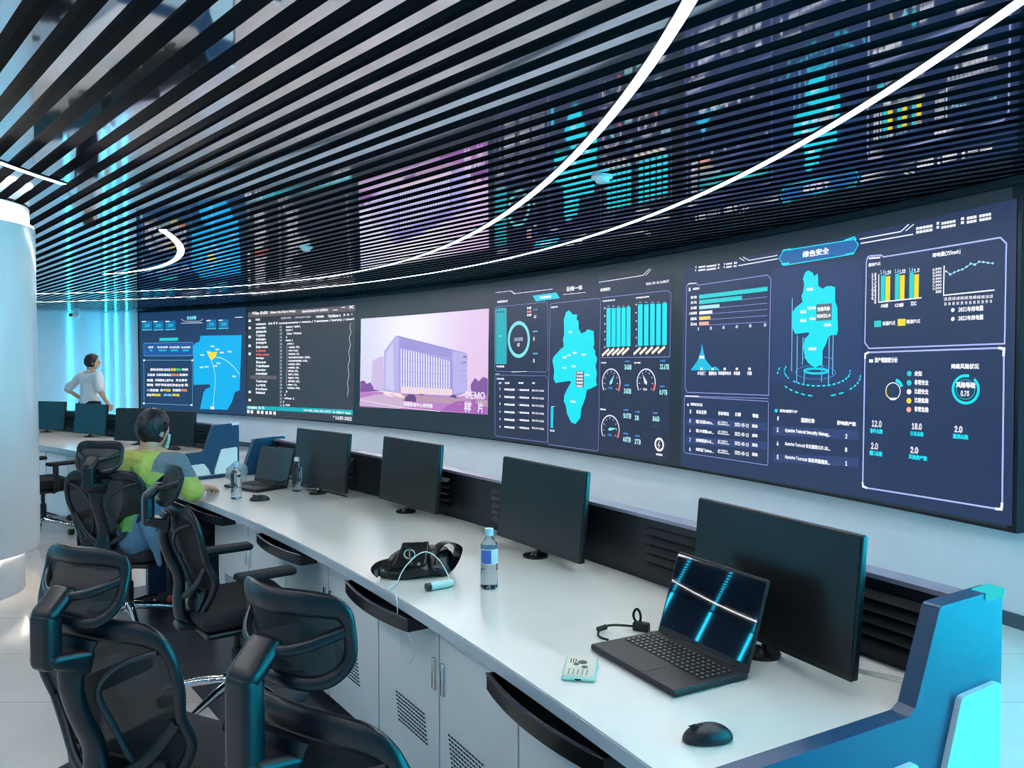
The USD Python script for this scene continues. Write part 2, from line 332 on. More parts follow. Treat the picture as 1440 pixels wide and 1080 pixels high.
DISPLAY = [
(0,'panel_background','d1bg',0,'r',[0.051,0.601,3.297,2.609]),
(0,'value_box','blue',1,'r',[0.121,2.254,0.43,2.436]),
(0,'box_edge','ltcyan',2,'r',[0.117,2.246,0.43,2.258]),
(0,'box_caption','white',2,'r',[0.121,2.414,0.249,2.436]),
(0, 'lettering', 'teal', 2, 't', ['128', 0.193, 2.313, 0.358, 2.376]),
(0,'value_box','blue',1,'r',[0.481,2.247,0.786,2.427]),
(0,'box_edge','ltcyan',2,'r',[0.477,2.239,0.786,2.251]),
(0,'box_caption','white',2,'r',[0.481,2.405,0.609,2.427]),
(0, 'lettering', 'teal', 2, 't', ['128', 0.553, 2.305, 0.714, 2.368]),
(0,'value_box','blue',1,'r',[0.848,2.244,1.156,2.422]),
(0,'box_edge','ltcyan',2,'r',[0.845,2.236,1.156,2.248]),
(0,'box_caption','white',2,'r',[0.848,2.4,0.976,2.422]),
(0, 'lettering', 'teal', 2, 't', ['128', 0.92, 2.302, 1.085, 2.363]),
(0,'value_box','blue',1,'r',[2.116,2.234,2.415,2.406]),
(0,'box_edge','ltcyan',2,'r',[2.113,2.227,2.415,2.238]),
(0,'box_caption','white',2,'r',[2.116,2.384,2.243,2.405]),
(0, 'lettering', 'teal', 2, 't', ['128', 2.188, 2.29, 2.343, 2.349]),
(0,'value_box','blue',1,'r',[2.49,2.229,2.79,2.399]),
(0,'box_edge','ltcyan',2,'r',[2.487,2.223,2.79,2.234]),
(0,'box_caption','white',2,'r',[2.49,2.378,2.616,2.398]),
(0, 'lettering', 'teal', 2, 't', ['128', 2.561, 2.284, 2.72, 2.343]),
(0, 'lettering', 'ltcyan', 2, 't', ['安全防御', 1.509, 2.424, 1.807, 2.498]),
(0,'title_line','grey',1,'l',[(1.332,2.447),(1.441,2.397),(1.916,2.389),(2.008,2.437),0.02]),
(0,'title_line','white',1,'l',[(1.331,2.365),(1.988,2.357),0.016]),
(0,'title_line','white',1,'r',[2.984,2.42,3.217,2.433]),
(0,'heading_bar','teal',1,'r',[0.657,2.019,1.233,2.081]),
(0,'heading_panel','blue2',1,'r',[0.185,1.725,1.685,1.971]),
(0,'panel_frame','ltblue',2,'l',[(0.197,1.983),(1.662,1.983),(1.692,1.953),(1.692,1.75),(1.662,1.72),(0.197,1.72),(0.167,1.75),(0.167,1.953),(0.197,1.983),0.012]),
(0, 'lettering', 'cream', 2, 't', ['事件', 0.302, 1.874, 0.485, 1.918]),
(0, 'lettering', 'cyan', 2, 't', ['18', 0.345, 1.813, 0.44, 1.852]),
(0, 'lettering', 'cream', 2, 't', ['攻击来源', 0.581, 1.871, 0.919, 1.914]),
(0, 'lettering', 'cyan', 2, 't', ['2022', 0.624, 1.811, 0.874, 1.849]),
(0, 'lettering', 'cream', 2, 't', ['攻击来源', 0.956, 1.867, 1.285, 1.91]),
(0, 'lettering', 'cyan', 2, 't', ['2022', 0.999, 1.808, 1.24, 1.846]),
(0, 'lettering', 'cream', 2, 't', ['攻击来源', 1.323, 1.864, 1.615, 1.906]),
(0, 'lettering', 'cyan', 2, 't', ['2022', 1.365, 1.805, 1.57, 1.843]),
(0,'panel_frame','ltblue',2,'l',[(0.19,1.629),(1.631,1.629),(1.661,1.599),(1.661,0.769),(1.631,0.739),(0.19,0.739),(0.16,0.769),(0.16,1.599),(0.19,1.629),0.012]),
(0,'corner_mark','white',3,'r',[0.149,1.612,0.208,1.646]),
(0,'corner_mark','white',3,'r',[1.647,1.61,1.705,1.643]),
(0,'corner_mark','white',3,'r',[0.121,0.722,0.18,0.757]),
(0,'corner_mark','white',3,'r',[1.602,0.728,1.661,0.761]),
(0, 'lettering', 'white', 2, 't', ['源地址目的端口协议名', 0.36, 1.411, 0.991, 1.469]),
(0, 'lettering', 'yellow', 2, 't', ['告警', 0.992, 1.413, 1.167, 1.471]),
(0, 'lettering', 'green', 2, 't', ['通过', 1.168, 1.414, 1.322, 1.471]),
(0, 'lettering', 'white', 2, 't', ['时间', 1.333, 1.415, 1.541, 1.472]),
(0, 'lettering', 'white', 2, 't', ['日志类', 0.266, 1.3, 0.511, 1.359]),
(0, 'lettering', 'white', 2, 't', ['记录来源地址', 0.541, 1.304, 1.019, 1.361]),
(0, 'lettering', 'orange', 2, 't', ['高危级', 1.019, 1.307, 1.257, 1.364]),
(0, 'lettering', 'white', 2, 't', ['处理中', 1.258, 1.309, 1.539, 1.366]),
(0, 'lettering', 'white', 2, 't', ['流量', 0.245, 1.191, 0.458, 1.249]),
(0, 'lettering', 'white', 2, 't', ['检测结果上报平台', 0.51, 1.196, 1.083, 1.253]),
(0, 'lettering', 'white', 2, 't', ['安全事件', 1.146, 1.202, 1.512, 1.259]),
(0, 'lettering', 'white', 2, 't', ['策略', 0.243, 1.093, 0.456, 1.152]),
(0, 'lettering', 'white', 2, 't', ['防护设备运行状态正常', 0.508, 1.102, 1.4, 1.159]),
(0, 'lettering', 'white', 2, 't', ['是', 1.419, 1.11, 1.536, 1.166]),
(0, 'lettering', 'white', 2, 't', ['入侵防御', 0.241, 0.987, 0.616, 1.046]),
(0, 'lettering', 'white', 2, 't', ['的', 0.664, 0.992, 0.756, 1.05]),
(0, 'lettering', 'yellow', 2, 't', ['中危级', 0.756, 0.995, 0.995, 1.053]),
(0, 'lettering', 'white', 2, 't', ['扫描类', 1.043, 1.001, 1.307, 1.058]),
(0, 'lettering', 'orange', 2, 't', ['高危', 1.307, 1.005, 1.508, 1.062]),
(0, 'lettering', 'white', 2, 't', ['其他', 0.239, 0.888, 0.386, 0.946]),
(0, 'lettering', 'yellow', 2, 't', ['漏洞类', 0.386, 0.892, 0.68, 0.95]),
(0, 'lettering', 'ltblue', 2, 't', ['未知', 0.747, 0.899, 1.03, 0.957]),
(0, 'lettering', 'yellow', 2, 't', ['低危', 1.03, 0.905, 1.268, 0.962]),
(0,'map_area','mapblue',1,'p',[(1.929,2.107),(3.183,2.091),(3.152,1.668),(3.129,1.359),(3.107,1.07),(2.962,1.023),(2.869,0.842),(2.723,0.684),(1.886,0.675),(1.944,0.839),(2.001,1.003),(2.075,1.073),(2.203,1.099),(2.186,1.163),(1.693,1.141),(1.699,1.906),(1.781,1.97),(1.891,1.992)]),
(0,'route_line','white',3,'l',[(2.359,1.694),(2.557,1.67),(2.701,1.625),(2.845,1.558),(2.969,1.48),(3.111,1.359),0.016]),
(0,'route_line','white',3,'l',[(2.248,1.626),(2.319,1.512),(2.364,1.352),(2.368,1.193),(2.336,0.987),(2.296,0.746),0.016]),
(0,'city_marker','yellow',2,'p',[(2.131,1.775),(2.44,1.789),(2.384,1.689),(2.267,1.621),(2.195,1.672)]),
(0,'map_label','white',3,'r',[2.215,0.679,2.331,0.734]),
(0, 'map_label', 'white', 3, 't', ['节点', 2.228, 1.877, 2.358, 1.913]),
(0, 'map_label', 'white', 3, 't', ['节点', 2.376, 1.816, 2.506, 1.852]),
(0, 'map_label', 'white', 3, 't', ['节点', 2.512, 1.754, 2.642, 1.79]),
(0, 'map_label', 'white', 3, 't', ['节点', 2.748, 1.77, 2.877, 1.806]),
(0, 'map_label', 'white', 3, 't', ['节点', 1.912, 1.712, 2.043, 1.748]),
(0, 'map_label', 'white', 3, 't', ['节点', 1.89, 1.469, 2.021, 1.506]),
(0, 'map_label', 'white', 3, 't', ['节点', 2.047, 1.481, 2.177, 1.518]),
(0, 'map_label', 'white', 3, 't', ['节点', 2.309, 1.498, 2.439, 1.534]),
(0, 'map_label', 'white', 3, 't', ['节点', 2.4, 1.551, 2.531, 1.587]),
(0, 'map_label', 'white', 3, 't', ['节点', 2.877, 1.306, 3.007, 1.342]),
(0, 'map_label', 'white', 3, 't', ['节点', 2.106, 1.768, 2.237, 1.805]),
(1,'editor_window','code',0,'p',[(3.386,2.504),(6.475,2.5),(6.39,0.621),(3.298,0.583)]),
(1,'title_bar','codebar',1,'p',[(3.386,2.504),(6.475,2.5),(6.469,2.401),(3.385,2.413)]),
(1,'side_bar','codeside',1,'p',[(3.385,2.413),(4.295,2.406),(4.248,0.806),(3.312,0.775)]),
(1,'scroll_strip','codeside',1,'p',[(4.215,2.308),(4.451,2.313),(4.41,0.812),(4.195,0.805)]),
(1, 'lettering', 'white', 2, 't', ['File Edit', 3.504, 2.455, 3.981, 2.513]),
(1, 'lettering', 'white', 2, 't', ['View Go Run Help', 4.034, 2.446, 4.79, 2.502]),
(1, 'lettering', 'white', 2, 't', ['dashboard editor', 4.97, 2.438, 5.729, 2.486]),
(1, 'lettering', 'white', 2, 't', ['_ - x', 5.854, 2.438, 6.441, 2.496]),
(1, 'lettering', 'white', 2, 't', ['index', 3.609, 2.345, 3.741, 2.396]),
(1, 'lettering', 'grey', 2, 't', ['main.vue', 4.358, 2.349, 4.659, 2.392]),
(1, 'lettering', 'grey', 2, 't', ['chart.js', 4.763, 2.34, 5.234, 2.383]),
(1, 'lettering', 'white', 2, 't', ['TabMain', 5.366, 2.333, 5.603, 2.378]),
(1, 'lettering', 'white', 2, 't', ['TabBase x', 5.703, 2.326, 6.074, 2.376]),
(1, 'lettering', 'white', 2, 't', ['> = -', 6.134, 2.327, 6.416, 2.378]),
(1, 'lettering', 'white', 2, 't', ['components / views / TabBase / Safety / chart', 4.294, 2.253, 6.439, 2.298]),
(1, 'lettering', 'white', 2, 't', ['src 8 0', 3.979, 2.262, 4.267, 2.309]),
(1, 'lettering', 'white', 2, 't', ['views', 3.607, 2.261, 3.923, 2.306]),
(1, 'lettering', 'white', 2, 't', ['node', 3.606, 2.192, 3.917, 2.237]),
(1, 'lettering', 'white', 2, 't', ['list', 3.605, 2.122, 3.938, 2.167]),
(1, 'lettering', 'white', 2, 't', ['Tabs', 3.604, 2.053, 3.894, 2.099]),
(1, 'lettering', 'white', 2, 't', ['Main', 3.603, 1.984, 3.915, 2.029]),
(1, 'lettering', 'white', 2, 't', ['page', 3.602, 1.914, 3.935, 1.959]),
(1, 'lettering', 'white', 2, 't', ['Bar.vue', 3.601, 1.845, 3.97, 1.89]),
(1, 'lettering', 'red', 2, 't', ['Line', 3.6, 1.776, 3.912, 1.821]),
(1, 'lettering', 'red', 2, 't', ['Pie.vue', 3.599, 1.706, 4.01, 1.751]),
(1, 'lettering', 'white', 2, 't', ['Map', 3.598, 1.637, 3.862, 1.682]),
(1, 'lettering', 'white', 2, 't', ['Base', 3.597, 1.567, 3.909, 1.612]),
(1, 'lettering', 'white', 2, 't', ['TabBase', 3.596, 1.498, 4.007, 1.543]),
(1, 'lettering', 'white', 2, 't', ['Radar', 3.595, 1.428, 3.912, 1.473]),
(1, 'lettering', 'white', 2, 't', ['router', 3.594, 1.359, 3.958, 1.404]),
(1, 'lettering', 'white', 2, 't', ['store', 3.593, 1.289, 3.952, 1.334]),
(1, 'lettering', 'white', 2, 't', ['Tabnet', 3.592, 1.219, 3.935, 1.265]),
(1, 'lettering', 'white', 2, 't', ['util', 3.591, 1.149, 3.903, 1.195]),
(1, 'lettering', 'white', 2, 't', ['index', 3.59, 1.08, 3.949, 1.126]),
(1, 'lettering', 'white', 2, 't', ['html', 3.589, 1.01, 3.88, 1.055]),
(1,'selected_row','codebar',2,'r',[3.433,1.283,4.218,1.348]),
(1, 'lettering', 'white', 2, 't', ["name: 'safe',", 4.502, 2.183, 4.941, 2.227]),
(1, 'line_number', 'grey', 2, 't', ['41', 4.319, 2.195, 4.397, 2.236]),
(1, 'lettering', 'white', 2, 't', ['type: {', 4.501, 2.127, 4.708, 2.171]),
(1, 'line_number', 'grey', 2, 't', ['42', 4.318, 2.135, 4.396, 2.176]),
(1, 'lettering', 'white', 2, 't', ['top: 20px;', 4.526, 2.064, 4.965, 2.107]),
(1, 'line_number', 'grey', 2, 't', ['43', 4.318, 2.074, 4.396, 2.115]),
(1, 'lettering', 'white', 2, 't', ['},', 4.499, 2.009, 4.551, 2.053]),
(1, 'line_number', 'grey', 2, 't', ['44', 4.317, 2.014, 4.395, 2.055]),
(1, 'lettering', 'white', 2, 't', ['data: [', 4.488, 1.948, 4.706, 1.992]),
(1, 'line_number', 'grey', 2, 't', ['45', 4.316, 1.954, 4.394, 1.995]),
(1, 'lettering', 'white', 2, 't', ['series: {', 4.54, 1.888, 4.731, 1.931]),
(1, 'line_number', 'grey', 2, 't', ['46', 4.315, 1.893, 4.393, 1.934]),
(1, 'lettering', 'white', 2, 't', ['value: 30,', 4.575, 1.827, 4.911, 1.87]),
(1, 'line_number', 'grey', 2, 't', ['47', 4.314, 1.833, 4.392, 1.874]),
(1, 'lettering', 'white', 2, 't', ['size: 14px,', 4.574, 1.768, 4.869, 1.811]),
(1, 'line_number', 'grey', 2, 't', ['48', 4.314, 1.772, 4.392, 1.813]),
(1, 'lettering', 'white', 2, 't', ['bottom: 10,', 4.574, 1.708, 4.899, 1.751]),
(1, 'line_number', 'grey', 2, 't', ['49', 4.313, 1.712, 4.391, 1.753]),
(1, 'lettering', 'white', 2, 't', ['borderColor: 200,', 4.573, 1.648, 5.216, 1.691]),
(1, 'line_number', 'grey', 2, 't', ['50', 4.312, 1.652, 4.39, 1.692]),
(1, 'lettering', 'white', 2, 't', ['borderWidth: 100,', 4.572, 1.589, 5.139, 1.632]),
(1, 'line_number', 'grey', 2, 't', ['51', 4.311, 1.591, 4.389, 1.632]),
(1, 'lettering', 'white', 2, 't', ['color: 80,', 4.561, 1.53, 4.933, 1.573]),
(1, 'line_number', 'grey', 2, 't', ['52', 4.31, 1.531, 4.388, 1.571]),
(1, 'lettering', 'white', 2, 't', ['width: 24,', 4.56, 1.47, 4.896, 1.514]),
(1, 'line_number', 'grey', 2, 't', ['53', 4.309, 1.47, 4.388, 1.511]),
(1, 'lettering', 'white', 2, 't', ['label: 20,', 4.559, 1.411, 4.865, 1.454]),
(1, 'line_number', 'grey', 2, 't', ['54', 4.309, 1.409, 4.387, 1.45]),
(1, 'lettering', 'white', 2, 't', ['left: 100,', 4.559, 1.351, 4.879, 1.395]),
(1, 'line_number', 'grey', 2, 't', ['55', 4.308, 1.349, 4.386, 1.39]),
(1, 'lettering', 'white', 2, 't', ['right: 50,', 4.547, 1.292, 4.894, 1.335]),
(1, 'line_number', 'grey', 2, 't', ['56', 4.307, 1.288, 4.385, 1.329]),
(1, 'lettering', 'white', 2, 't', ['offset: 60,', 4.547, 1.232, 4.904, 1.276]),
(1, 'line_number', 'grey', 2, 't', ['57', 4.306, 1.228, 4.384, 1.269]),
(1, 'lettering', 'white', 2, 't', ['align: 12,', 4.535, 1.172, 4.826, 1.215]),
(1, 'line_number', 'grey', 2, 't', ['58', 4.305, 1.167, 4.384, 1.208]),
(1, 'lettering', 'white', 2, 't', ['bottom: 300,', 4.535, 1.113, 4.912, 1.156]),
(1, 'line_number', 'grey', 2, 't', ['59', 4.305, 1.106, 4.383, 1.147]),
(1, 'lettering', 'white', 2, 't', ['}', 4.476, 1.048, 4.539, 1.092]),
(1, 'line_number', 'grey', 2, 't', ['60', 4.304, 1.046, 4.382, 1.087]),
(1, 'lettering', 'white', 2, 't', ['}', 4.444, 0.987, 4.486, 1.031]),
(1, 'line_number', 'grey', 2, 't', ['61', 4.303, 0.985, 4.381, 1.026]),
(1, 'lettering', 'white', 2, 't', ['other: [', 4.433, 0.93, 4.735, 0.974]),
(1, 'line_number', 'grey', 2, 't', ['62', 4.302, 0.924, 4.38, 0.965]),
(1, 'lettering', 'white', 2, 't', [']', 4.401, 0.865, 4.442, 0.909]),
(1, 'line_number', 'grey', 2, 't', ['63', 4.301, 0.864, 4.38, 0.905]),
(1, 'lettering', 'white', 2, 't', ['}, 100', 4.4, 0.807, 4.614, 0.851]),
(1, 'line_number', 'grey', 2, 't', ['64', 4.3, 0.803, 4.379, 0.844]),
(1,'indent_guide','white',2,'l',[(4.539,1.908),(4.503,1.157),0.008]),
(1,'code_overview','white',2,'l',[(6.356,2.221),(6.317,2.151),(6.355,2.065),(6.296,1.981),(6.334,1.866),(6.284,1.752),(6.312,1.637),(6.262,1.523),(6.29,1.379),(6.24,1.264),(6.268,1.149),(6.238,1.034),0.014]),
(1,'side_icon','white',2,'r',[3.395,2.326,3.469,2.372]),
(1,'side_icon','white',2,'r',[3.393,2.195,3.467,2.241]),
(1,'side_icon','white',2,'r',[3.39,2.032,3.465,2.078]),
(1,'side_icon','white',2,'r',[3.388,1.868,3.463,1.914]),
(1,'side_icon','white',2,'r',[3.386,1.721,3.46,1.767]),
(1,'side_icon','white',2,'r',[3.375,1.015,3.45,1.061]),
(1,'side_icon','white',2,'r',[3.373,0.867,3.448,0.913]),
(1,'status_bar','teal2',1,'p',[(3.307,0.782),(6.382,0.821),(6.381,0.738),(3.306,0.716)]),
(1, 'lettering', 'white', 2, 't', ['main 0 0', 3.344, 0.732, 3.851, 0.785]),
(1, 'lettering', 'white', 2, 't', ['Ln 48, Col 20 UTF-8 CRLF Vue', 5.0, 0.741, 6.328, 0.783]),
(1,'task_icon','white',2,'r',[3.327,0.645,3.402,0.704]),
(1,'task_icon','white',2,'r',[3.434,0.645,3.509,0.704]),
(1,'task_icon','white',2,'r',[3.626,0.646,3.701,0.704]),
(1,'task_icon','white',2,'r',[3.743,0.646,3.818,0.704]),
(1,'task_icon','white',2,'r',[3.876,0.646,3.95,0.704]),
(1,'task_icon','white',2,'r',[3.993,0.647,4.067,0.704]),
(1,'task_icon','white',2,'r',[4.114,0.647,4.188,0.705]),
(1, 'lettering', 'white', 2, 't', ['^ 14:30 2022', 5.835, 0.646, 6.361, 0.705]),
(2,'picture','sky',0,'g',[(6.617,2.274),(9.734,2.277),(9.706,0.907),(6.571,0.88)]),
(2,'picture_ground','violet',1,'p',[(6.583,1.129),(7.626,1.124),(8.968,1.114),(9.717,1.167),(9.706,0.907),(6.571,0.88)]),
(2,'picture_lawn','lilac',2,'p',[(7.716,1.1),(8.968,1.109),(9.717,1.098),(9.717,1.006),(8.634,1.014),(7.671,1.011)]),
(2,'picture_road','road',2,'p',[(6.582,1.016),(7.025,1.09),(7.626,1.118),(8.029,1.037),(7.624,0.89),(6.571,0.902)]),
(2,'picture_road','vivid',2,'p',[(8.634,0.921),(8.968,1.046),(9.71,1.121),(9.706,0.907)]),
(2,'picture_glow','glowpink',2,'p',[(7.213,1.145),(7.627,1.262),(7.626,1.124),(7.851,1.057),(7.212,1.077)]),
(2,'picture_tree','mauve',2,'p',[(6.588,1.115),(6.599,1.284),(6.695,1.3),(6.766,1.245),(6.861,1.275),(6.979,1.166),(7.143,1.143)]),
(2,'picture_tree','mauve',2,'p',[(9.353,1.155),(9.334,1.285),(9.433,1.381),(9.512,1.335),(9.61,1.395),(9.714,1.374),(9.71,1.155)]),
(2,'distant_block','haze',2,'p',[(6.884,1.15),(6.926,1.608),(7.1,1.668),(7.217,1.675),(7.213,1.145)]),
(2,'building_side','bldside',3,'p',[(7.213,1.145),(7.236,1.756),(7.532,1.98),(7.622,1.951),(7.626,1.124)]),
(2,'side_light','lavender',4,'p',[(7.269,1.187),(7.291,1.715),(7.476,1.887),(7.489,1.152)]),
(2,'building_front','bldfront',3,'p',[(7.622,1.951),(7.532,1.98),(7.609,1.98),(9.263,1.703),(9.261,1.188),(8.968,1.114),(7.626,1.124)]),
(2,'facade_fin','white2',4,'p',[(7.667,1.796),(7.696,1.791),(7.692,1.124),(7.662,1.124)]),
(2,'facade_fin','white2',4,'p',[(7.731,1.785),(7.76,1.781),(7.756,1.124),(7.726,1.124)]),
(2,'facade_fin','white2',4,'p',[(7.794,1.775),(7.823,1.771),(7.819,1.124),(7.79,1.124)]),
(2,'facade_fin','white2',4,'p',[(7.858,1.765),(7.887,1.761),(7.883,1.124),(7.854,1.124)]),
(2,'facade_fin','white2',4,'p',[(7.921,1.755),(7.95,1.75),(7.946,1.124),(7.917,1.124)]),
(2,'facade_fin','white2',4,'p',[(7.984,1.744),(8.013,1.74),(8.009,1.124),(7.98,1.124)]),
(2,'facade_fin','white2',4,'p',[(8.047,1.734),(8.075,1.73),(8.072,1.124),(8.043,1.124)]),
(2,'facade_fin','white2',4,'p',[(8.109,1.724),(8.138,1.72),(8.134,1.124),(8.106,1.124)]),
(2,'facade_fin','white2',4,'p',[(8.171,1.715),(8.2,1.71),(8.196,1.124),(8.168,1.124)]),
(2,'facade_fin','white2',4,'p',[(8.233,1.705),(8.261,1.701),(8.258,1.124),(8.23,1.124)]),
(2,'facade_fin','white2',4,'p',[(8.295,1.695),(8.323,1.691),(8.32,1.125),(8.292,1.124)]),
(2,'facade_fin','white2',4,'p',[(8.356,1.685),(8.384,1.681),(8.381,1.125),(8.353,1.124)]),
(2,'facade_fin','white2',4,'p',[(8.417,1.676),(8.445,1.672),(8.442,1.125),(8.415,1.124)]),
(2,'facade_fin','white2',4,'p',[(8.478,1.666),(8.506,1.662),(8.503,1.125),(8.475,1.124)]),
(2,'facade_fin','white2',4,'p',[(8.538,1.657),(8.566,1.653),(8.564,1.125),(8.536,1.124)]),
(2,'facade_fin','white2',4,'p',[(8.599,1.647),(8.626,1.644),(8.624,1.125),(8.596,1.124)]),
(2,'facade_fin','white2',4,'p',[(8.659,1.638),(8.686,1.634),(8.684,1.125),(8.657,1.124)]),
(2,'facade_fin','white2',4,'p',[(8.718,1.629),(8.746,1.625),(8.744,1.125),(8.716,1.124)]),
(2,'facade_fin','white2',4,'p',[(8.778,1.62),(8.805,1.616),(8.803,1.125),(8.776,1.125)]),
(2,'facade_fin','white2',4,'p',[(8.837,1.611),(8.864,1.607),(8.862,1.126),(8.835,1.125)]),
(2,'base_glow','glowpink',5,'p',[(7.663,1.223),(8.919,1.215),(8.919,1.132),(7.662,1.125)]),
(2,'fin_foot','bldside',6,'l',[(7.69,1.221),(7.689,1.125),0.02]),
(2,'fin_foot','bldside',6,'l',[(7.754,1.22),(7.753,1.126),0.02]),
(2,'fin_foot','bldside',6,'l',[(7.818,1.219),(7.817,1.126),0.02]),
(2,'fin_foot','bldside',6,'l',[(7.881,1.219),(7.881,1.126),0.02]),
(2,'fin_foot','bldside',6,'l',[(7.945,1.218),(7.944,1.126),0.02]),
(2,'fin_foot','bldside',6,'l',[(8.007,1.218),(8.007,1.127),0.02]),
(2,'fin_foot','bldside',6,'l',[(8.07,1.217),(8.07,1.127),0.02]),
(2,'fin_foot','bldside',6,'l',[(8.133,1.216),(8.132,1.127),0.02]),
(2,'fin_foot','bldside',6,'l',[(8.195,1.216),(8.194,1.128),0.02]),
(2,'fin_foot','bldside',6,'l',[(8.257,1.215),(8.256,1.128),0.02]),
(2,'fin_foot','bldside',6,'l',[(8.318,1.215),(8.318,1.128),0.02]),
(2,'fin_foot','bldside',6,'l',[(8.38,1.214),(8.379,1.129),0.02]),
(2,'fin_foot','bldside',6,'l',[(8.441,1.214),(8.44,1.129),0.02]),
(2,'fin_foot','bldside',6,'l',[(8.501,1.213),(8.501,1.129),0.02]),
(2,'fin_foot','bldside',6,'l',[(8.562,1.213),(8.562,1.13),0.02]),
(2,'fin_foot','bldside',6,'l',[(8.622,1.212),(8.622,1.13),0.02]),
(2,'fin_foot','bldside',6,'l',[(8.682,1.212),(8.682,1.13),0.02]),
(2,'fin_foot','bldside',6,'l',[(8.742,1.211),(8.742,1.131),0.02]),
(2,'fin_foot','bldside',6,'l',[(8.801,1.211),(8.801,1.131),0.02]),
(2,'fin_foot','bldside',6,'l',[(8.86,1.21),(8.86,1.132),0.02]),
(2,'floor_band','bldside',5,'l',[(7.639,1.792),(8.908,1.629),0.02]),
(2,'floor_band','bldside',5,'l',[(7.638,1.633),(8.908,1.526),0.02]),
(2,'floor_band','bldside',5,'l',[(7.637,1.448),(8.908,1.414),0.02]),
(2,'floor_band','bldside',5,'l',[(7.636,1.294),(8.907,1.283),0.02]),
(2,'building_end','bldside',4,'p',[(8.921,1.745),(9.263,1.699),(9.261,1.191),(8.936,1.147)]),
(2,'floor_band','bldfront',5,'l',[(9.113,1.556),(9.254,1.544),0.012]),
(2,'floor_band','bldfront',5,'l',[(9.113,1.484),(9.254,1.473),0.012]),
(2,'floor_band','bldfront',5,'l',[(9.113,1.412),(9.254,1.402),0.012]),
(2,'floor_band','bldfront',5,'l',[(9.112,1.34),(9.254,1.331),0.012]),
(2, 'lettering', 'mauve', 5, 't', ['科技', 9.174, 1.639, 9.263, 1.673]),
(2, 'lettering', 'mauve', 5, 't', ['大厦', 9.133, 1.575, 9.246, 1.594]),
(2,'picture_car','mauve2',4,'p',[(7.761,1.014),(7.784,1.076),(7.874,1.115),(8.007,1.114),(8.051,1.063),(8.046,1.011)]),
(2,'picture_car','mauve2',4,'p',[(8.117,1.112),(8.161,1.144),(8.24,1.141),(8.248,1.111)]),
(2,'picture_car','mauve2',4,'p',[(8.865,1.111),(8.907,1.146),(9.01,1.133),(9.03,1.097)]),
(2,'lane_line','white2',3,'l',[(6.596,0.988),(7.625,0.916),(8.634,0.897),0.014]),
(2, 'lettering', 'white3', 5, 't', ['智慧数据中心效果图', 7.738, 0.934, 8.464, 1.001]),
(2, 'lettering', 'white3', 5, 't', ['DEMO', 9.213, 1.104, 9.667, 1.198]),
(2, 'lettering', 'white3', 5, 't', ['样', 9.189, 0.913, 9.365, 1.07]),
(2, 'lettering', 'white3', 5, 't', ['片', 9.492, 0.918, 9.64, 1.072]),
(3,'panel_background','d2bg',0,'p',[(9.844,2.534),(12.95,2.419),(12.926,0.642),(9.842,0.628)]),
(3,'title_line','white',2,'l',[(9.875,2.468),(10.199,2.468),(10.26,2.428),(11.023,2.428),0.012]),
(3,'title_line','white',2,'l',[(10.21,2.467),(10.286,2.43),0.01]),
(3,'title_line','white',2,'l',[(11.838,2.436),(12.538,2.444),(12.633,2.5),0.012]),
(3,'title_line','white',2,'l',[(12.579,2.44),(12.661,2.494),0.01]),
(3,'title_button','cyan2',2,'p',[(10.643,2.379),(11.092,2.385),(11.153,2.314),(10.7,2.305)]),
(3, 'lettering', 'white', 3, 't', ['网络概览', 10.779, 2.329, 11.006, 2.359]),
(3, 'lettering', 'white', 2, 't', ['云网一体', 11.267, 2.378, 11.562, 2.435]),
(3,'title_line','white',2,'l',[(11.221,2.351),(11.62,2.346),0.01]),
(3, 'lettering', 'white', 2, 't', ['资源利用', 9.914, 2.331, 10.138, 2.363]),
(3, 'lettering', 'white', 2, 't', ['业务统计', 11.86, 2.333, 12.033, 2.372]),
(3, 'lettering', 'white', 2, 't', ['2022-05-12 14:28:37', 12.58, 2.342, 12.918, 2.367]),
(3,'panel_frame','violetline',2,'l',[(9.897,2.287),(10.898,2.287),(10.928,2.257),(10.928,1.501),(10.898,1.471),(9.897,1.471),(9.867,1.501),(9.867,2.257),(9.897,2.287),0.008]),
(3,'frame_accent','white',3,'l',[(10.222,1.465),(10.527,1.474),0.012]),
(3,'frame_accent','white',3,'l',[(9.875,1.431),(9.968,1.439),0.012]),
(3,'gauge_column','teal2',2,'r',[9.891,1.565,10.107,2.257]),
(3,'column_edge','ltblue',3,'l',[(9.903,2.262),(10.095,2.262),(10.115,2.242),(10.115,1.585),(10.095,1.565),(9.903,1.565),(9.883,1.585),(9.883,2.242),(9.903,2.262),0.008]),
(3,'column_tick','d2bg',3,'r',[9.918,2.209,9.942,2.236]),
(3,'column_tick','d2bg',3,'r',[9.977,2.206,10.0,2.233]),
(3,'column_tick','d2bg',3,'r',[10.042,2.202,10.065,2.23]),
(3, 'lettering', 'ltcyan', 3, 't', ['运行', 9.953, 1.904, 10.031, 1.927]),
(3, 'lettering', 'white', 3, 't', ['可用资源', 9.894, 1.517, 10.069, 1.547]),
(3,'ring_gauge','ltcyan2',2,'o',[10.361,1.863,0.225,0.045,0,360]),
(3, 'lettering', 'grey', 3, 't', ['主机总数', 10.267, 1.842, 10.454, 1.892]),
(3, 'lettering', 'white', 3, 't', ['43', 10.327, 1.777, 10.387, 1.822]),
(3, 'lettering', 'white', 3, 't', ['告警', 10.523, 2.221, 10.621, 2.25]),
(3, 'lettering', 'pink', 3, 't', ['告警', 10.523, 2.177, 10.621, 2.206]),
(3, 'lettering', 'white', 3, 't', ['告警', 10.523, 2.137, 10.621, 2.166]),
(3, 'lettering', 'blue3', 2, 't', ['正常数', 10.65, 2.199, 10.736, 2.219]),
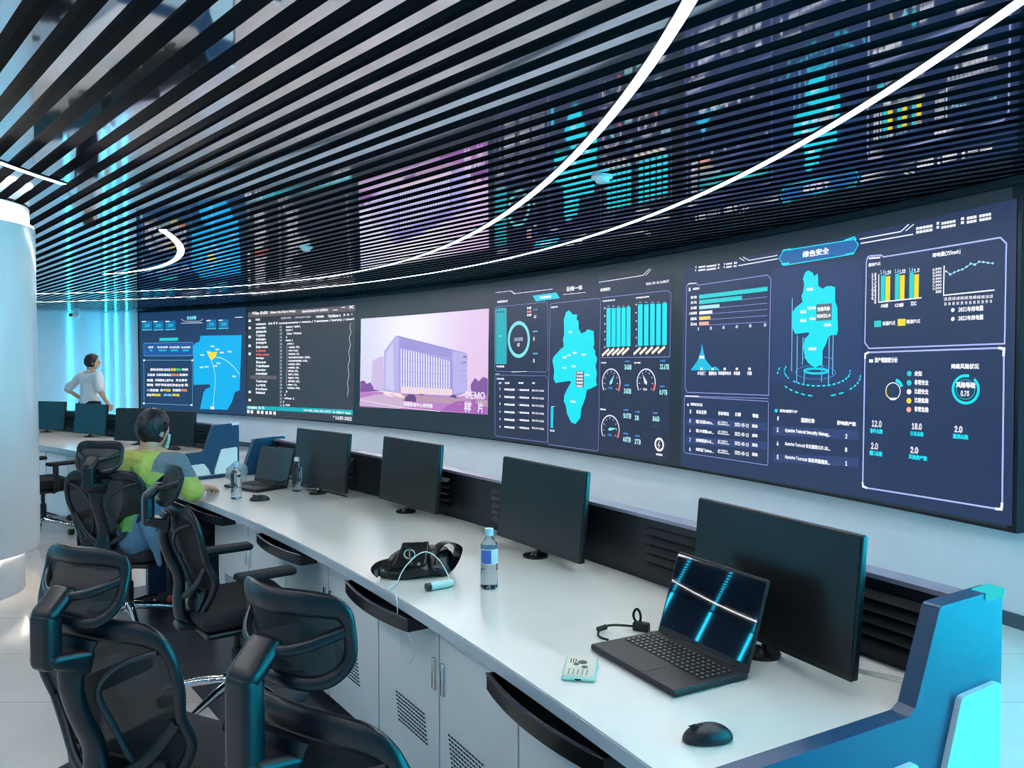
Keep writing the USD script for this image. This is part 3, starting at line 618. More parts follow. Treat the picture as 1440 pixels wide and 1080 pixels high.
(3, 'lettering', 'white', 2, 't', ['43', 10.658, 2.107, 10.715, 2.146]),
(3, 'lettering', 'ltblue', 2, 't', ['离线数', 10.64, 1.941, 10.737, 1.961]),
(3, 'lettering', 'white', 2, 't', ['0', 10.643, 1.84, 10.683, 1.888]),
(3, 'lettering', 'ltblue', 2, 't', ['异常数', 10.64, 1.679, 10.737, 1.698]),
(3, 'lettering', 'white', 2, 't', ['0', 10.644, 1.579, 10.683, 1.627]),
(3,'panel_frame','violetline',2,'l',[(9.897,1.424),(10.9,1.424),(10.93,1.394),(10.93,0.676),(10.9,0.646),(9.897,0.646),(9.867,0.676),(9.867,1.394),(9.897,1.424),0.008]),
(3, 'lettering', 'white', 2, 't', ['实时告警', 9.902, 1.364, 10.061, 1.388]),
(3, 'lettering', 'white', 2, 't', ['序号', 9.945, 1.308, 10.007, 1.336]),
(3, 'lettering', 'white', 2, 't', ['名称', 10.069, 1.312, 10.176, 1.339]),
(3, 'lettering', 'white', 2, 't', ['级别', 10.35, 1.318, 10.461, 1.345]),
(3, 'lettering', 'white', 2, 't', ['时间', 10.63, 1.323, 10.687, 1.35]),
(3, 'lettering', 'white', 2, 't', ['1', 9.957, 1.236, 9.988, 1.264]),
(3, 'lettering', 'white', 2, 't', ['网络设备告警', 10.061, 1.231, 10.282, 1.261]),
(3, 'lettering', 'white', 2, 't', ['一般级别处理', 10.342, 1.234, 10.572, 1.261]),
(3, 'lettering', 'white', 2, 't', ['2022-05-12 13:06', 10.622, 1.237, 10.862, 1.261]),
(3, 'lettering', 'white', 2, 't', ['2', 9.956, 1.14, 9.988, 1.168]),
(3, 'lettering', 'white', 2, 't', ['网络设备告警', 10.061, 1.137, 10.282, 1.167]),
(3, 'lettering', 'white', 2, 't', ['一般级别处理', 10.342, 1.142, 10.572, 1.169]),
(3, 'lettering', 'white', 2, 't', ['2022-05-12 13:06', 10.623, 1.147, 10.862, 1.171]),
(3, 'lettering', 'white', 2, 't', ['3', 9.956, 1.045, 9.988, 1.073]),
(3, 'lettering', 'white', 2, 't', ['网络设备告警', 10.061, 1.043, 10.282, 1.073]),
(3, 'lettering', 'white', 2, 't', ['一般级别处理', 10.342, 1.05, 10.572, 1.077]),
(3, 'lettering', 'white', 2, 't', ['2022-05-12 13:06', 10.623, 1.057, 10.862, 1.081]),
(3, 'lettering', 'white', 2, 't', ['4', 9.956, 0.949, 9.987, 0.977]),
(3, 'lettering', 'white', 2, 't', ['网络设备告警', 10.061, 0.949, 10.282, 0.978]),
(3, 'lettering', 'white', 2, 't', ['一般级别处理', 10.343, 0.958, 10.572, 0.985]),
(3, 'lettering', 'white', 2, 't', ['2022-05-12 13:06', 10.623, 0.967, 10.863, 0.991]),
(3, 'lettering', 'white', 2, 't', ['5', 9.956, 0.853, 9.987, 0.881]),
(3, 'lettering', 'white', 2, 't', ['网络设备告警', 10.061, 0.854, 10.282, 0.884]),
(3, 'lettering', 'white', 2, 't', ['一般级别处理', 10.343, 0.866, 10.572, 0.893]),
(3, 'lettering', 'white', 2, 't', ['2022-05-12 13:06', 10.623, 0.878, 10.863, 0.902]),
(3, 'lettering', 'white', 2, 't', ['6', 9.956, 0.757, 9.987, 0.785]),
(3, 'lettering', 'white', 2, 't', ['网络设备告警', 10.061, 0.76, 10.282, 0.79]),
(3, 'lettering', 'white', 2, 't', ['一般级别处理', 10.343, 0.773, 10.572, 0.8]),
(3, 'lettering', 'white', 2, 't', ['2022-05-12 13:06', 10.623, 0.788, 10.863, 0.812]),
(3,'map_panel','d2bg2',1,'p',[(10.972,2.262),(11.87,2.265),(11.841,0.634),(10.93,0.631)]),
(3,'panel_frame','violetline',2,'l',[(10.996,2.263),(11.845,2.267),(11.87,2.239),(11.841,0.644),(11.8,0.63),(10.951,0.626),(10.933,0.657),(10.975,2.245),(10.996,2.263),0.01]),
(3, 'lettering', 'white', 2, 't', ['区域分布', 10.989, 2.207, 11.12, 2.231]),
(3,'map_area','cyan',2,'p',[(11.268,2.148),(11.328,2.168),(11.388,2.117),(11.469,2.113),(11.46,2.057),(11.492,2.041),(11.499,1.949),(11.541,1.903),(11.605,1.915),(11.653,1.944),(11.754,1.92),(11.767,1.781),(11.748,1.742),(11.786,1.702),(11.78,1.672),(11.817,1.622),(11.787,1.543),(11.812,1.464),(11.797,1.385),(11.813,1.336),(11.719,1.303),(11.64,1.281),(11.618,1.2),(11.545,1.075),(11.529,0.972),(11.49,0.939),(11.438,0.895),(11.365,0.911),(11.292,1.0),(11.265,1.103),(11.231,1.139),(11.238,1.207),(11.298,1.292),(11.364,1.36),(11.337,1.376),(11.078,1.346),(11.043,1.392),(11.053,1.498),(11.018,1.604),(11.042,1.647),(11.179,1.74),(11.229,1.761),(11.212,1.844),(11.236,1.896),(11.228,2.063)]),
(3, 'map_label', 'white', 3, 't', ['城区', 11.316, 1.912, 11.388, 1.935]),
(3, 'map_label', 'white', 3, 't', ['城区', 11.209, 1.628, 11.297, 1.651]),
(3, 'map_label', 'white', 3, 't', ['城区', 11.296, 1.654, 11.363, 1.677]),
(3, 'map_label', 'white', 3, 't', ['城区', 11.389, 1.678, 11.468, 1.701]),
(3, 'map_label', 'white', 3, 't', ['城区', 11.545, 1.657, 11.635, 1.679]),
(3, 'map_label', 'white', 3, 't', ['城区', 11.203, 1.511, 11.284, 1.534]),
(3, 'map_label', 'white', 3, 't', ['城区', 11.366, 1.528, 11.452, 1.551]),
(3, 'map_label', 'white', 3, 't', ['城区', 11.604, 1.435, 11.693, 1.457]),
(3, 'map_label', 'white', 3, 't', ['城区', 11.348, 1.133, 11.447, 1.156]),
(3,'map_tooltip','tip',3,'r',[11.449,1.308,11.592,1.485]),
(3, 'lettering', 'white', 4, 't', ['名称', 11.459, 1.457, 11.578, 1.481]),
(3, 'lettering', 'white', 4, 't', ['主机数', 11.459, 1.42, 11.579, 1.445]),
(3, 'lettering', 'white', 4, 't', ['离线数', 11.459, 1.384, 11.579, 1.408]),
(3, 'lettering', 'white', 4, 't', ['告警数', 11.459, 1.347, 11.579, 1.371]),
(3, 'lettering', 'white', 4, 't', ['正常运行', 11.459, 1.31, 11.579, 1.335]),
(3,'scale_bar','cyan2',2,'l',[(11.016,1.067),(11.01,0.824),0.05]),
(3,'scale_mark','white',2,'l',[(10.999,1.07),(11.068,1.077),0.012]),
(3, 'lettering', 'white', 2, 't', ['低 高', 10.972, 0.78, 11.062, 0.806]),
(3,'panel_frame','violetline',2,'l',[(11.888,2.268),(12.9,2.266),(12.944,2.237),(12.934,1.635),(11.879,1.634),0.009]),
(3, 'lettering', 'white', 2, 't', ['资源使用率', 11.901, 2.221, 12.111, 2.24]),
(3, 'lettering', 'white', 2, 't', ['存储使用率', 12.428, 2.219, 12.635, 2.237]),
(3,'bar','cyan',2,'r',[11.968,1.743,12.036,2.154]),
(3, 'lettering', 'grey', 2, 't', ['95%', 11.98, 2.166, 12.019, 2.18]),
(3,'tick_label','cream',2,'l',[(11.897,1.655),(12.012,1.724),0.028]),
(3,'bar','cyan',2,'r',[12.049,1.744,12.117,2.148]),
(3, 'lettering', 'grey', 2, 't', ['95%', 12.061, 2.161, 12.1, 2.175]),
(3,'tick_label','cream',2,'l',[(11.98,1.658),(12.093,1.726),0.028]),
(3,'bar','cyan',2,'r',[12.129,1.745,12.196,2.15]),
(3, 'lettering', 'grey', 2, 't', ['95%', 12.141, 2.156, 12.179, 2.17]),
(3,'tick_label','cream',2,'l',[(12.061,1.66),(12.173,1.727),0.028]),
(3,'bar','cyan',2,'r',[12.208,1.746,12.275,2.144]),
(3, 'lettering', 'grey', 2, 't', ['95%', 12.22, 2.152, 12.258, 2.165]),
(3,'tick_label','cream',2,'l',[(12.141,1.662),(12.252,1.729),0.028]),
(3,'bar','cyan',2,'r',[12.287,1.747,12.352,2.146]),
(3, 'lettering', 'grey', 2, 't', ['95%', 12.298, 2.147, 12.335, 2.16]),
(3,'tick_label','cream',2,'l',[(12.22,1.664),(12.329,1.731),0.028]),
(3, 'lettering', 'white', 2, 't', ['100', 11.925, 2.146, 11.953, 2.164]),
(3, 'lettering', 'white', 2, 't', ['80', 11.926, 2.064, 11.953, 2.082]),
(3, 'lettering', 'white', 2, 't', ['60', 11.926, 1.982, 11.954, 2.0]),
(3, 'lettering', 'white', 2, 't', ['40', 11.927, 1.9, 11.954, 1.918]),
(3, 'lettering', 'white', 2, 't', ['20', 11.927, 1.818, 11.954, 1.836]),
(3, 'lettering', 'white', 2, 't', ['0', 11.927, 1.736, 11.955, 1.753]),
(3,'bar','cyan',2,'r',[12.465,1.747,12.535,2.161]),
(3, 'lettering', 'grey', 2, 't', ['95%', 12.476, 2.173, 12.518, 2.186]),
(3,'tick_label','cream',2,'l',[(12.401,1.664),(12.507,1.73),0.028]),
(3,'bar','cyan',2,'r',[12.557,1.748,12.625,2.154]),
(3, 'lettering', 'grey', 2, 't', ['95%', 12.568, 2.167, 12.609, 2.18]),
(3,'tick_label','cream',2,'l',[(12.494,1.666),(12.598,1.731),0.028]),
(3,'bar','cyan',2,'r',[12.647,1.748,12.714,2.155]),
(3, 'lettering', 'grey', 2, 't', ['95%', 12.657, 2.161, 12.698, 2.174]),
(3,'tick_label','cream',2,'l',[(12.585,1.668),(12.688,1.732),0.028]),
(3,'bar','cyan',2,'r',[12.736,1.749,12.802,2.148]),
(3, 'lettering', 'grey', 2, 't', ['95%', 12.746, 2.155, 12.786, 2.168]),
(3,'tick_label','cream',2,'l',[(12.675,1.67),(12.776,1.733),0.028]),
(3,'bar','cyan',2,'r',[12.823,1.749,12.889,2.149]),
(3, 'lettering', 'grey', 2, 't', ['95%', 12.833, 2.15, 12.873, 2.162]),
(3,'tick_label','cream',2,'l',[(12.763,1.672),(12.863,1.734),0.028]),
(3, 'lettering', 'white', 2, 't', ['100', 12.426, 2.154, 12.451, 2.171]),
(3, 'lettering', 'white', 2, 't', ['80', 12.426, 2.072, 12.452, 2.088]),
(3, 'lettering', 'white', 2, 't', ['60', 12.427, 1.989, 12.452, 2.006]),
(3, 'lettering', 'white', 2, 't', ['40', 12.427, 1.906, 12.453, 1.923]),
(3, 'lettering', 'white', 2, 't', ['20', 12.428, 1.824, 12.453, 1.84]),
(3, 'lettering', 'white', 2, 't', ['0', 12.429, 1.741, 12.454, 1.757]),
(3,'dial','white3',2,'o',[12.047,1.37,0.151,0.014,-35,215]),
(3,'dial_limit','red',3,'o',[12.047,1.37,0.151,0.022,-35,-5]),
(3,'dial_tick','white3',3,'l',[(11.952,1.295),(11.968,1.308),0.012]),
(3,'dial_tick','white3',3,'l',[(11.931,1.36),(11.95,1.361),0.012]),
(3,'dial_tick','white3',3,'l',[(11.943,1.427),(11.961,1.418),0.012]),
(3,'dial_tick','white3',3,'l',[(11.986,1.478),(11.997,1.46),0.012]),
(3,'dial_tick','white3',3,'l',[(12.047,1.497),(12.047,1.476),0.012]),
(3,'dial_tick','white3',3,'l',[(12.106,1.479),(12.097,1.461),0.012]),
(3,'dial_tick','white3',3,'l',[(12.149,1.43),(12.132,1.421),0.012]),
(3,'dial_tick','white3',3,'l',[(12.162,1.365),(12.143,1.366),0.012]),
(3,'dial_tick','white3',3,'l',[(12.142,1.301),(12.126,1.312),0.012]),
(3,'dial_needle','ltcyan2',4,'p',[(12.026,1.379),(12.106,1.455),(12.068,1.362),(12.029,1.347)]),
(3,'dial','white3',2,'o',[12.592,1.382,0.142,0.014,-35,215]),
(3,'dial_limit','red',3,'o',[12.592,1.382,0.142,0.022,-35,-5]),
(3,'dial_tick','white3',3,'l',[(12.505,1.311),(12.52,1.323),0.012]),
(3,'dial_tick','white3',3,'l',[(12.486,1.372),(12.504,1.374),0.012]),
(3,'dial_tick','white3',3,'l',[(12.497,1.436),(12.513,1.427),0.012]),
(3,'dial_tick','white3',3,'l',[(12.536,1.484),(12.546,1.467),0.012]),
(3,'dial_tick','white3',3,'l',[(12.592,1.502),(12.592,1.482),0.012]),
(3,'dial_tick','white3',3,'l',[(12.646,1.485),(12.637,1.468),0.012]),
(3,'dial_tick','white3',3,'l',[(12.685,1.439),(12.67,1.43),0.012]),
(3,'dial_tick','white3',3,'l',[(12.697,1.377),(12.68,1.378),0.012]),
(3,'dial_tick','white3',3,'l',[(12.679,1.316),(12.665,1.327),0.012]),
(3,'dial_needle','white3',4,'p',[(12.572,1.375),(12.545,1.464),(12.612,1.39),(12.606,1.359)]),
(3,'dial','white3',2,'o',[12.035,0.882,0.151,0.014,-35,215]),
(3,'dial_limit','red',3,'o',[12.035,0.882,0.151,0.022,-35,-5]),
(3,'dial_tick','white3',3,'l',[(11.939,0.801),(11.955,0.815),0.012]),
(3,'dial_tick','white3',3,'l',[(11.918,0.865),(11.938,0.868),0.012]),
(3,'dial_tick','white3',3,'l',[(11.931,0.934),(11.948,0.925),0.012]),
(3,'dial_tick','white3',3,'l',[(11.974,0.987),(11.984,0.969),0.012]),
(3,'dial_tick','white3',3,'l',[(12.034,1.009),(12.034,0.988),0.012]),
(3,'dial_tick','white3',3,'l',[(12.094,0.994),(12.084,0.976),0.012]),
(3,'dial_tick','white3',3,'l',[(12.137,0.947),(12.12,0.936),0.012]),
(3,'dial_tick','white3',3,'l',[(12.15,0.882),(12.131,0.882),0.012]),
(3,'dial_tick','white3',3,'l',[(12.13,0.816),(12.114,0.827),0.012]),
(3,'dial_needle','ltcyan2',4,'p',[(12.033,0.899),(12.154,0.899),(12.037,0.865),(11.999,0.877)]),
(3, 'lettering', 'blue3', 4, 't', ['15%', 12.002, 1.304, 12.08, 1.329]),
(3, 'lettering', 'white', 4, 't', ['30%', 12.551, 1.304, 12.615, 1.328]),
(3, 'lettering', 'blue3', 4, 't', ['43%', 11.999, 0.809, 12.071, 0.834]),
(3, 'lettering', 'palecyan', 2, 't', ['34GB', 12.256, 1.508, 12.371, 1.56]),
(3, 'lettering', 'blue3', 2, 't', ['总容量', 12.261, 1.586, 12.342, 1.602]),
(3, 'lettering', 'palecyan', 2, 't', ['345B', 12.248, 1.263, 12.366, 1.316]),
(3, 'lettering', 'blue3', 2, 't', ['总容量', 12.254, 1.341, 12.335, 1.358]),
(3, 'lettering', 'palecyan', 2, 't', ['33.6TB', 12.79, 1.515, 12.924, 1.565]),
(3, 'lettering', 'blue3', 2, 't', ['总容量', 12.795, 1.589, 12.869, 1.605]),
(3, 'lettering', 'palecyan', 2, 't', ['8.9TB', 12.784, 1.271, 12.9, 1.32]),
(3, 'lettering', 'blue3', 2, 't', ['总容量', 12.789, 1.344, 12.863, 1.36]),
(3, 'lettering', 'palecyan', 2, 't', ['50TB', 12.241, 1.011, 12.368, 1.063]),
(3, 'lettering', 'blue3', 2, 't', ['总容量', 12.247, 1.088, 12.328, 1.105]),
(3, 'lettering', 'palecyan', 2, 't', ['28', 12.419, 1.001, 12.487, 1.053]),
(3, 'lettering', 'blue3', 2, 't', ['总容量', 12.424, 1.079, 12.503, 1.095]),
(3, 'lettering', 'palecyan', 2, 't', ['84G', 12.685, 1.008, 12.792, 1.059]),
(3, 'lettering', 'blue3', 2, 't', ['总容量', 12.69, 1.082, 12.765, 1.099]),
(3, 'lettering', 'palecyan', 2, 't', ['40TB', 12.237, 0.769, 12.364, 0.822]),
(3, 'lettering', 'blue3', 2, 't', ['总容量', 12.242, 0.846, 12.323, 0.863]),
(3, 'lettering', 'palecyan', 2, 't', ['2TB', 12.418, 0.761, 12.516, 0.813]),
(3, 'lettering', 'blue3', 2, 't', ['总容量', 12.423, 0.838, 12.502, 0.854]),
(3, 'lettering', 'white', 2, 't', ['内存', 11.873, 1.569, 11.971, 1.589]),
(3, 'lettering', 'white', 2, 't', ['存储', 12.404, 1.57, 12.511, 1.588]),
(3, 'lettering', 'white', 2, 't', ['磁盘', 11.863, 1.074, 11.967, 1.093]),
(3,'round_badge','white',2,'o',[12.789,0.788,0.068,0.022,0,360]),
(3,'badge_mark','white',3,'l',[(12.799,0.825),(12.773,0.781),(12.799,0.784),(12.781,0.746),0.014]),
(3, 'lettering', 'white', 2, 't', ['智慧能源', 12.741, 0.678, 12.837, 0.701]),
(4,'panel_background','d3bg',0,'p',[(13.104,2.443),(16.148,2.531),(16.152,0.625),(13.085,0.613)]),
(4, 'dot_code', 'white', 2, 't', ['■', 13.27, 2.438, 13.289, 2.455]),
(4, 'dot_code', 'white', 2, 't', ['■■■■■', 13.313, 2.433, 13.404, 2.45]),
(4, 'dot_code', 'white', 2, 't', ['■■■■■■■', 13.415, 2.428, 13.542, 2.445]),
(4, 'dot_code', 'white', 2, 't', ['■', 13.556, 2.429, 13.582, 2.446]),
(4, 'dot_code', 'white', 2, 't', ['■', 13.631, 2.427, 13.649, 2.444]),
(4, 'dot_code', 'white', 2, 't', ['■■■■', 13.659, 2.424, 13.732, 2.44]),
(4, 'dot_code', 'white', 2, 't', ['■■', 13.749, 2.422, 13.79, 2.439]),
(4, 'dot_code', 'white', 2, 't', ['■', 13.266, 2.41, 13.285, 2.427]),
(4, 'dot_code', 'white', 2, 't', ['■■■■■', 13.309, 2.405, 13.401, 2.422]),
(4, 'dot_code', 'white', 2, 't', ['■■■■■■■', 13.412, 2.4, 13.539, 2.417]),
(4, 'dot_code', 'white', 2, 't', ['■', 13.553, 2.402, 13.578, 2.418]),
(4, 'dot_code', 'white', 2, 't', ['■', 13.628, 2.4, 13.645, 2.417]),
(4, 'dot_code', 'white', 2, 't', ['■■■■', 13.656, 2.397, 13.729, 2.413]),
(4, 'dot_code', 'white', 2, 't', ['■■', 13.746, 2.396, 13.787, 2.412]),
(4,'title_line','white',2,'l',[(13.804,2.404),(14.242,2.411),0.014]),
(4,'title_line','white',2,'l',[(13.857,2.472),(13.927,2.435),(14.242,2.438),0.012]),
(4,'title_line','white',2,'l',[(13.812,2.471),(13.874,2.437),0.012]),
(4,'title_plate','plate',2,'p',[(14.258,2.413),(14.307,2.468),(14.98,2.461),(15.017,2.419),(14.974,2.358),(14.309,2.35)]),
(4,'plate_edge','cyan',3,'l',[(14.258,2.413),(14.307,2.468),(14.98,2.461),(15.017,2.419),(14.974,2.358),(14.309,2.35),(14.258,2.413),0.012]),
(4,'plate_edge','cyan',3,'l',[(14.293,2.469),(14.373,2.47),(14.382,2.462),0.022]),
(4,'plate_edge','cyan',3,'l',[(14.286,2.362),(14.365,2.362),0.022]),
(4,'plate_edge','cyan',3,'l',[(14.896,2.466),(14.979,2.477),(14.997,2.456),0.02]),
(4,'plate_edge','cyan',3,'l',[(14.898,2.361),(14.981,2.365),0.02]),
(4, 'lettering', 'white', 3, 't', ['绿色安全', 14.497, 2.385, 14.757, 2.439]),
(4,'title_line','white',2,'l',[(15.024,2.457),(15.361,2.459),(15.423,2.498),0.014]),
(4,'title_line','white',2,'l',[(15.399,2.458),(15.461,2.492),0.012]),
(4,'title_line','white',2,'l',[(15.033,2.425),(15.457,2.427),0.014]),
(4, 'dot_code', 'white', 2, 't', ['■■■■■', 15.476, 2.45, 15.602, 2.469]),
(4, 'dot_code', 'white', 2, 't', ['■', 15.625, 2.46, 15.649, 2.479]),
(4, 'dot_code', 'white', 2, 't', ['■■■■■', 15.66, 2.454, 15.763, 2.472]),
(4, 'dot_code', 'white', 2, 't', ['■', 15.794, 2.461, 15.821, 2.479]),
(4, 'dot_code', 'white', 2, 't', ['■■■', 15.834, 2.457, 15.903, 2.476]),
(4, 'dot_code', 'white', 2, 't', ['■■■■', 15.915, 2.457, 15.995, 2.475]),
(4, 'dot_code', 'white', 2, 't', ['■■■■■', 15.476, 2.425, 15.602, 2.444]),
(4, 'dot_code', 'white', 2, 't', ['■', 15.625, 2.435, 15.649, 2.453]),
(4, 'dot_code', 'white', 2, 't', ['■■■■■', 15.66, 2.429, 15.764, 2.447]),
(4, 'dot_code', 'white', 2, 't', ['■', 15.794, 2.436, 15.821, 2.455]),
(4, 'dot_code', 'white', 2, 't', ['■■■', 15.834, 2.433, 15.903, 2.451]),
(4, 'dot_code', 'white', 2, 't', ['■■■■', 15.916, 2.433, 15.996, 2.451]),
(4,'panel_frame','violetline',2,'l',[(13.179,2.303),(13.29,2.299),(13.305,2.282),(14.135,2.292),(14.171,2.259),(14.158,1.315),(13.175,1.306),(13.145,1.345),(13.16,2.288),(13.179,2.303),0.012]),
(4,'frame_accent','white',3,'l',[(13.172,2.296),(13.195,2.307),(13.29,2.301),0.014]),
(4, 'lettering', 'white', 2, 't', ['流量统计', 13.237, 2.24, 13.332, 2.264]),
(4,'list_icon','white',2,'r',[13.187,2.234,13.21,2.268]),
(4,'bar','teal',3,'l',[(13.325,2.174),(14.139,2.18),0.036]),
(4, 'lettering', 'white', 3, 't', ['攻击', 13.211, 2.162, 13.299, 2.191]),
(4,'bar_track','violetline',2,'l',[(13.325,2.159),(14.133,2.166),0.008]),
(4,'bar','teal',3,'l',[(13.325,2.126),(13.851,2.128),0.036]),
(4, 'lettering', 'white', 3, 't', ['木马', 13.211, 2.114, 13.299, 2.143]),
(4,'bar_track','violetline',2,'l',[(13.325,2.11),(14.134,2.115),0.008]),
(4,'bar','palecyan',3,'l',[(13.326,2.078),(13.585,2.078),0.03]),
(4, 'lettering', 'white', 3, 't', ['扫描', 13.212, 2.065, 13.299, 2.094]),
(4,'bar_track','violetline',2,'l',[(13.326,2.062),(14.134,2.064),0.008]),
(4,'bar','white',3,'l',[(13.326,2.029),(13.496,2.029),0.03]),
(4, 'lettering', 'white', 3, 't', ['入侵/病毒', 13.189, 2.017, 13.3, 2.046]),
(4,'bar_track','violetline',2,'l',[(13.326,2.014),(14.135,2.014),0.008]),
(4,'bar','yellow2',3,'l',[(13.327,1.981),(13.473,1.98),0.03]),
(4, 'lettering', 'white', 3, 't', ['蠕虫', 13.213, 1.967, 13.3, 1.996]),
(4,'bar_track','violetline',2,'l',[(13.327,1.965),(14.136,1.963),0.008]),
(4,'bar','salmon',3,'l',[(13.327,1.932),(13.453,1.932),0.03]),
(4, 'lettering', 'white', 3, 't', ['Dos', 13.213, 1.918, 13.301, 1.947]),
(4,'bar_track','violetline',2,'l',[(13.327,1.917),(14.136,1.912),0.008]),
(4, 'lettering', 'white', 2, 't', ['0', 13.305, 1.871, 13.326, 1.9]),
(4, 'lettering', 'white', 2, 't', ['20', 13.459, 1.872, 13.492, 1.9]),
(4, 'lettering', 'white', 2, 't', ['40', 13.617, 1.873, 13.649, 1.901]),
(4, 'lettering', 'white', 2, 't', ['60', 13.775, 1.874, 13.806, 1.901]),
(4, 'lettering', 'white', 2, 't', ['80', 13.933, 1.874, 13.963, 1.901]),
(4, 'lettering', 'white', 2, 't', ['100', 14.098, 1.875, 14.127, 1.901]),
(4,'peak','cyan3',2,'p',[(13.217,1.51),(13.306,1.597),(13.348,1.678),(13.366,1.756),(13.386,1.678),(13.412,1.606),(13.492,1.538),(13.609,1.513)]),
(4,'peak','cyan3',2,'p',[(13.483,1.512),(13.522,1.548),(13.564,1.533),(13.591,1.513)]),
(4,'peak_label','white',3,'r',[13.334,1.617,13.397,1.643]),
(4, 'lettering', 'white', 3, 't', ['木马后门', 13.307, 1.466, 13.413, 1.503]),
(4,'peak_mark','white',3,'r',[13.345,1.512,13.375,1.536]),
(4, 'lettering', 'white', 3, 't', ['漏洞攻击', 13.454, 1.468, 13.559, 1.504]),
(4,'peak_mark','white',3,'r',[13.492,1.513,13.521,1.536]),
(4, 'lettering', 'white', 3, 't', ['拒绝服务攻击', 13.573, 1.47, 13.732, 1.506]),
(4,'peak_mark','white',3,'r',[13.639,1.515,13.667,1.537]),
(4, 'lettering', 'white', 3, 't', ['其他类', 13.759, 1.473, 13.838, 1.507]),
(4,'peak_mark','white',3,'r',[13.785,1.516,13.812,1.538]),
(4, 'lettering', 'white', 3, 't', ['扫描', 13.918, 1.475, 13.974, 1.509]),
(4,'peak_mark','white',3,'r',[13.932,1.517,13.959,1.539]),
(4,'panel_frame','violetline',2,'l',[(13.145,1.265),(14.147,1.265),(14.157,1.255),(14.157,0.753),(14.147,0.743),(13.145,0.743),(13.135,0.753),(13.135,1.255),(13.145,1.265),0.01]),
(4,'frame_accent','white',3,'l',[(13.147,1.273),(13.333,1.275),0.016]),
(4,'panel_frame','violetline',2,'l',[(13.147,1.271),(14.158,1.288),0.01]),
(4,'list_icon','white',2,'r',[13.171,1.181,13.198,1.202]),
(4, 'lettering', 'white', 2, 't', ['网络攻击日志', 13.22, 1.184, 13.376, 1.215]),
(4, 'lettering', 'white', 2, 't', ['#', 13.206, 1.111, 13.232, 1.151]),
(4, 'lettering', 'white', 2, 't', ['攻击名称', 13.293, 1.114, 13.43, 1.153]),
(4, 'lettering', 'white', 2, 't', ['目标地址', 13.57, 1.118, 13.71, 1.155]),
(4, 'lettering', 'white', 2, 't', ['日期', 13.775, 1.121, 13.849, 1.157]),
(4, 'lettering', 'white', 2, 't', ['等级', 13.98, 1.121, 14.051, 1.157]),
(4,'row_band','rowband',1,'p',[(13.16,1.077),(14.137,1.09),(14.138,1.022),(13.161,1.003)]),
(4, 'lettering', 'white', 2, 't', ['5', 13.203, 1.026, 13.226, 1.061]),
(4, 'lettering', 'white', 2, 't', ['端口扫描bsites...', 13.29, 1.028, 13.521, 1.063]),
(4, 'lettering', 'white', 2, 't', ['61.132.1...', 13.567, 1.034, 13.714, 1.068]),
(4, 'lettering', 'white', 2, 't', ['2022-05-12', 13.772, 1.035, 13.942, 1.068]),
(4, 'lettering', 'white', 2, 't', ['高危', 13.975, 1.037, 14.043, 1.069]),
(4, 'lettering', 'white', 2, 't', ['6', 13.203, 0.939, 13.226, 0.974]),
(4, 'lettering', 'white', 2, 't', ['弱口令探测bash...', 13.291, 0.943, 13.522, 0.978]),
(4, 'lettering', 'white', 2, 't', ['61.132.1...', 13.568, 0.952, 13.715, 0.986]),
(4, 'lettering', 'white', 2, 't', ['2022-05-12', 13.773, 0.955, 13.943, 0.988]),
(4, 'lettering', 'white', 2, 't', ['高危', 13.976, 0.958, 14.044, 0.99]),
(4,'row_band','rowband',1,'p',[(13.162,0.902),(14.139,0.935),(14.14,0.867),(13.162,0.827)]),
(4, 'lettering', 'white', 2, 't', ['7', 13.204, 0.851, 13.227, 0.887]),
(4, 'lettering', 'white', 2, 't', ['远程登录Evil...', 13.291, 0.858, 13.523, 0.893]),
(4, 'lettering', 'white', 2, 't', ['61.132.1...', 13.569, 0.869, 13.716, 0.903]),
(4, 'lettering', 'white', 2, 't', ['2022-05-12', 13.774, 0.875, 13.944, 0.907]),
(4, 'lettering', 'white', 2, 't', ['高危', 13.977, 0.879, 14.045, 0.911]),
(4, 'lettering', 'white', 2, 't', ['8', 13.205, 0.764, 13.228, 0.8]),
(4, 'lettering', 'white', 2, 't', ['网页后门bsites...', 13.292, 0.773, 13.524, 0.808]),
(4, 'lettering', 'white', 2, 't', ['61.132.1...', 13.57, 0.786, 13.717, 0.82]),
(4, 'lettering', 'white', 2, 't', ['2022-05-12', 13.775, 0.794, 13.945, 0.827]),
(4, 'lettering', 'white', 2, 't', ['高危', 13.978, 0.8, 14.046, 0.833]),
(4,'round_icon','cyan',2,'r',[14.226,1.181,14.256,1.207]),
(4, 'lettering', 'white', 2, 't', ['高危漏洞TOP', 14.277, 1.183, 14.464, 1.21]),
(4, 'lettering', 'white', 2, 't', ['#', 14.251, 1.114, 14.272, 1.153]),
(4, 'lettering', 'white', 2, 't', ['漏洞名称', 14.496, 1.117, 14.634, 1.155]),
(4, 'lettering', 'white', 2, 't', ['影响资产数', 14.841, 1.121, 15.015, 1.156]),
(4,'row_band','rowband',1,'p',[(14.207,1.069),(15.037,1.097),(15.038,1.027),(14.208,0.995)]),
(4, 'lettering', 'white', 2, 't', ['3', 14.246, 1.021, 14.27, 1.06]),
(4, 'lettering', 'white', 2, 't', ['Apache Tomcat Security Manag...', 14.334, 1.024, 14.784, 1.061]),
(4, 'lettering', 'white', 2, 't', ['2', 14.915, 1.029, 14.941, 1.064]),
(4, 'lettering', 'white', 2, 't', ['4', 14.247, 0.912, 14.272, 0.951]),
(4, 'lettering', 'white', 2, 't', ['Apache Tomcat 安全漏洞(CVE-20...', 14.335, 0.919, 14.786, 0.956]),
(4, 'lettering', 'white', 2, 't', ['8', 14.916, 0.93, 14.942, 0.965]),
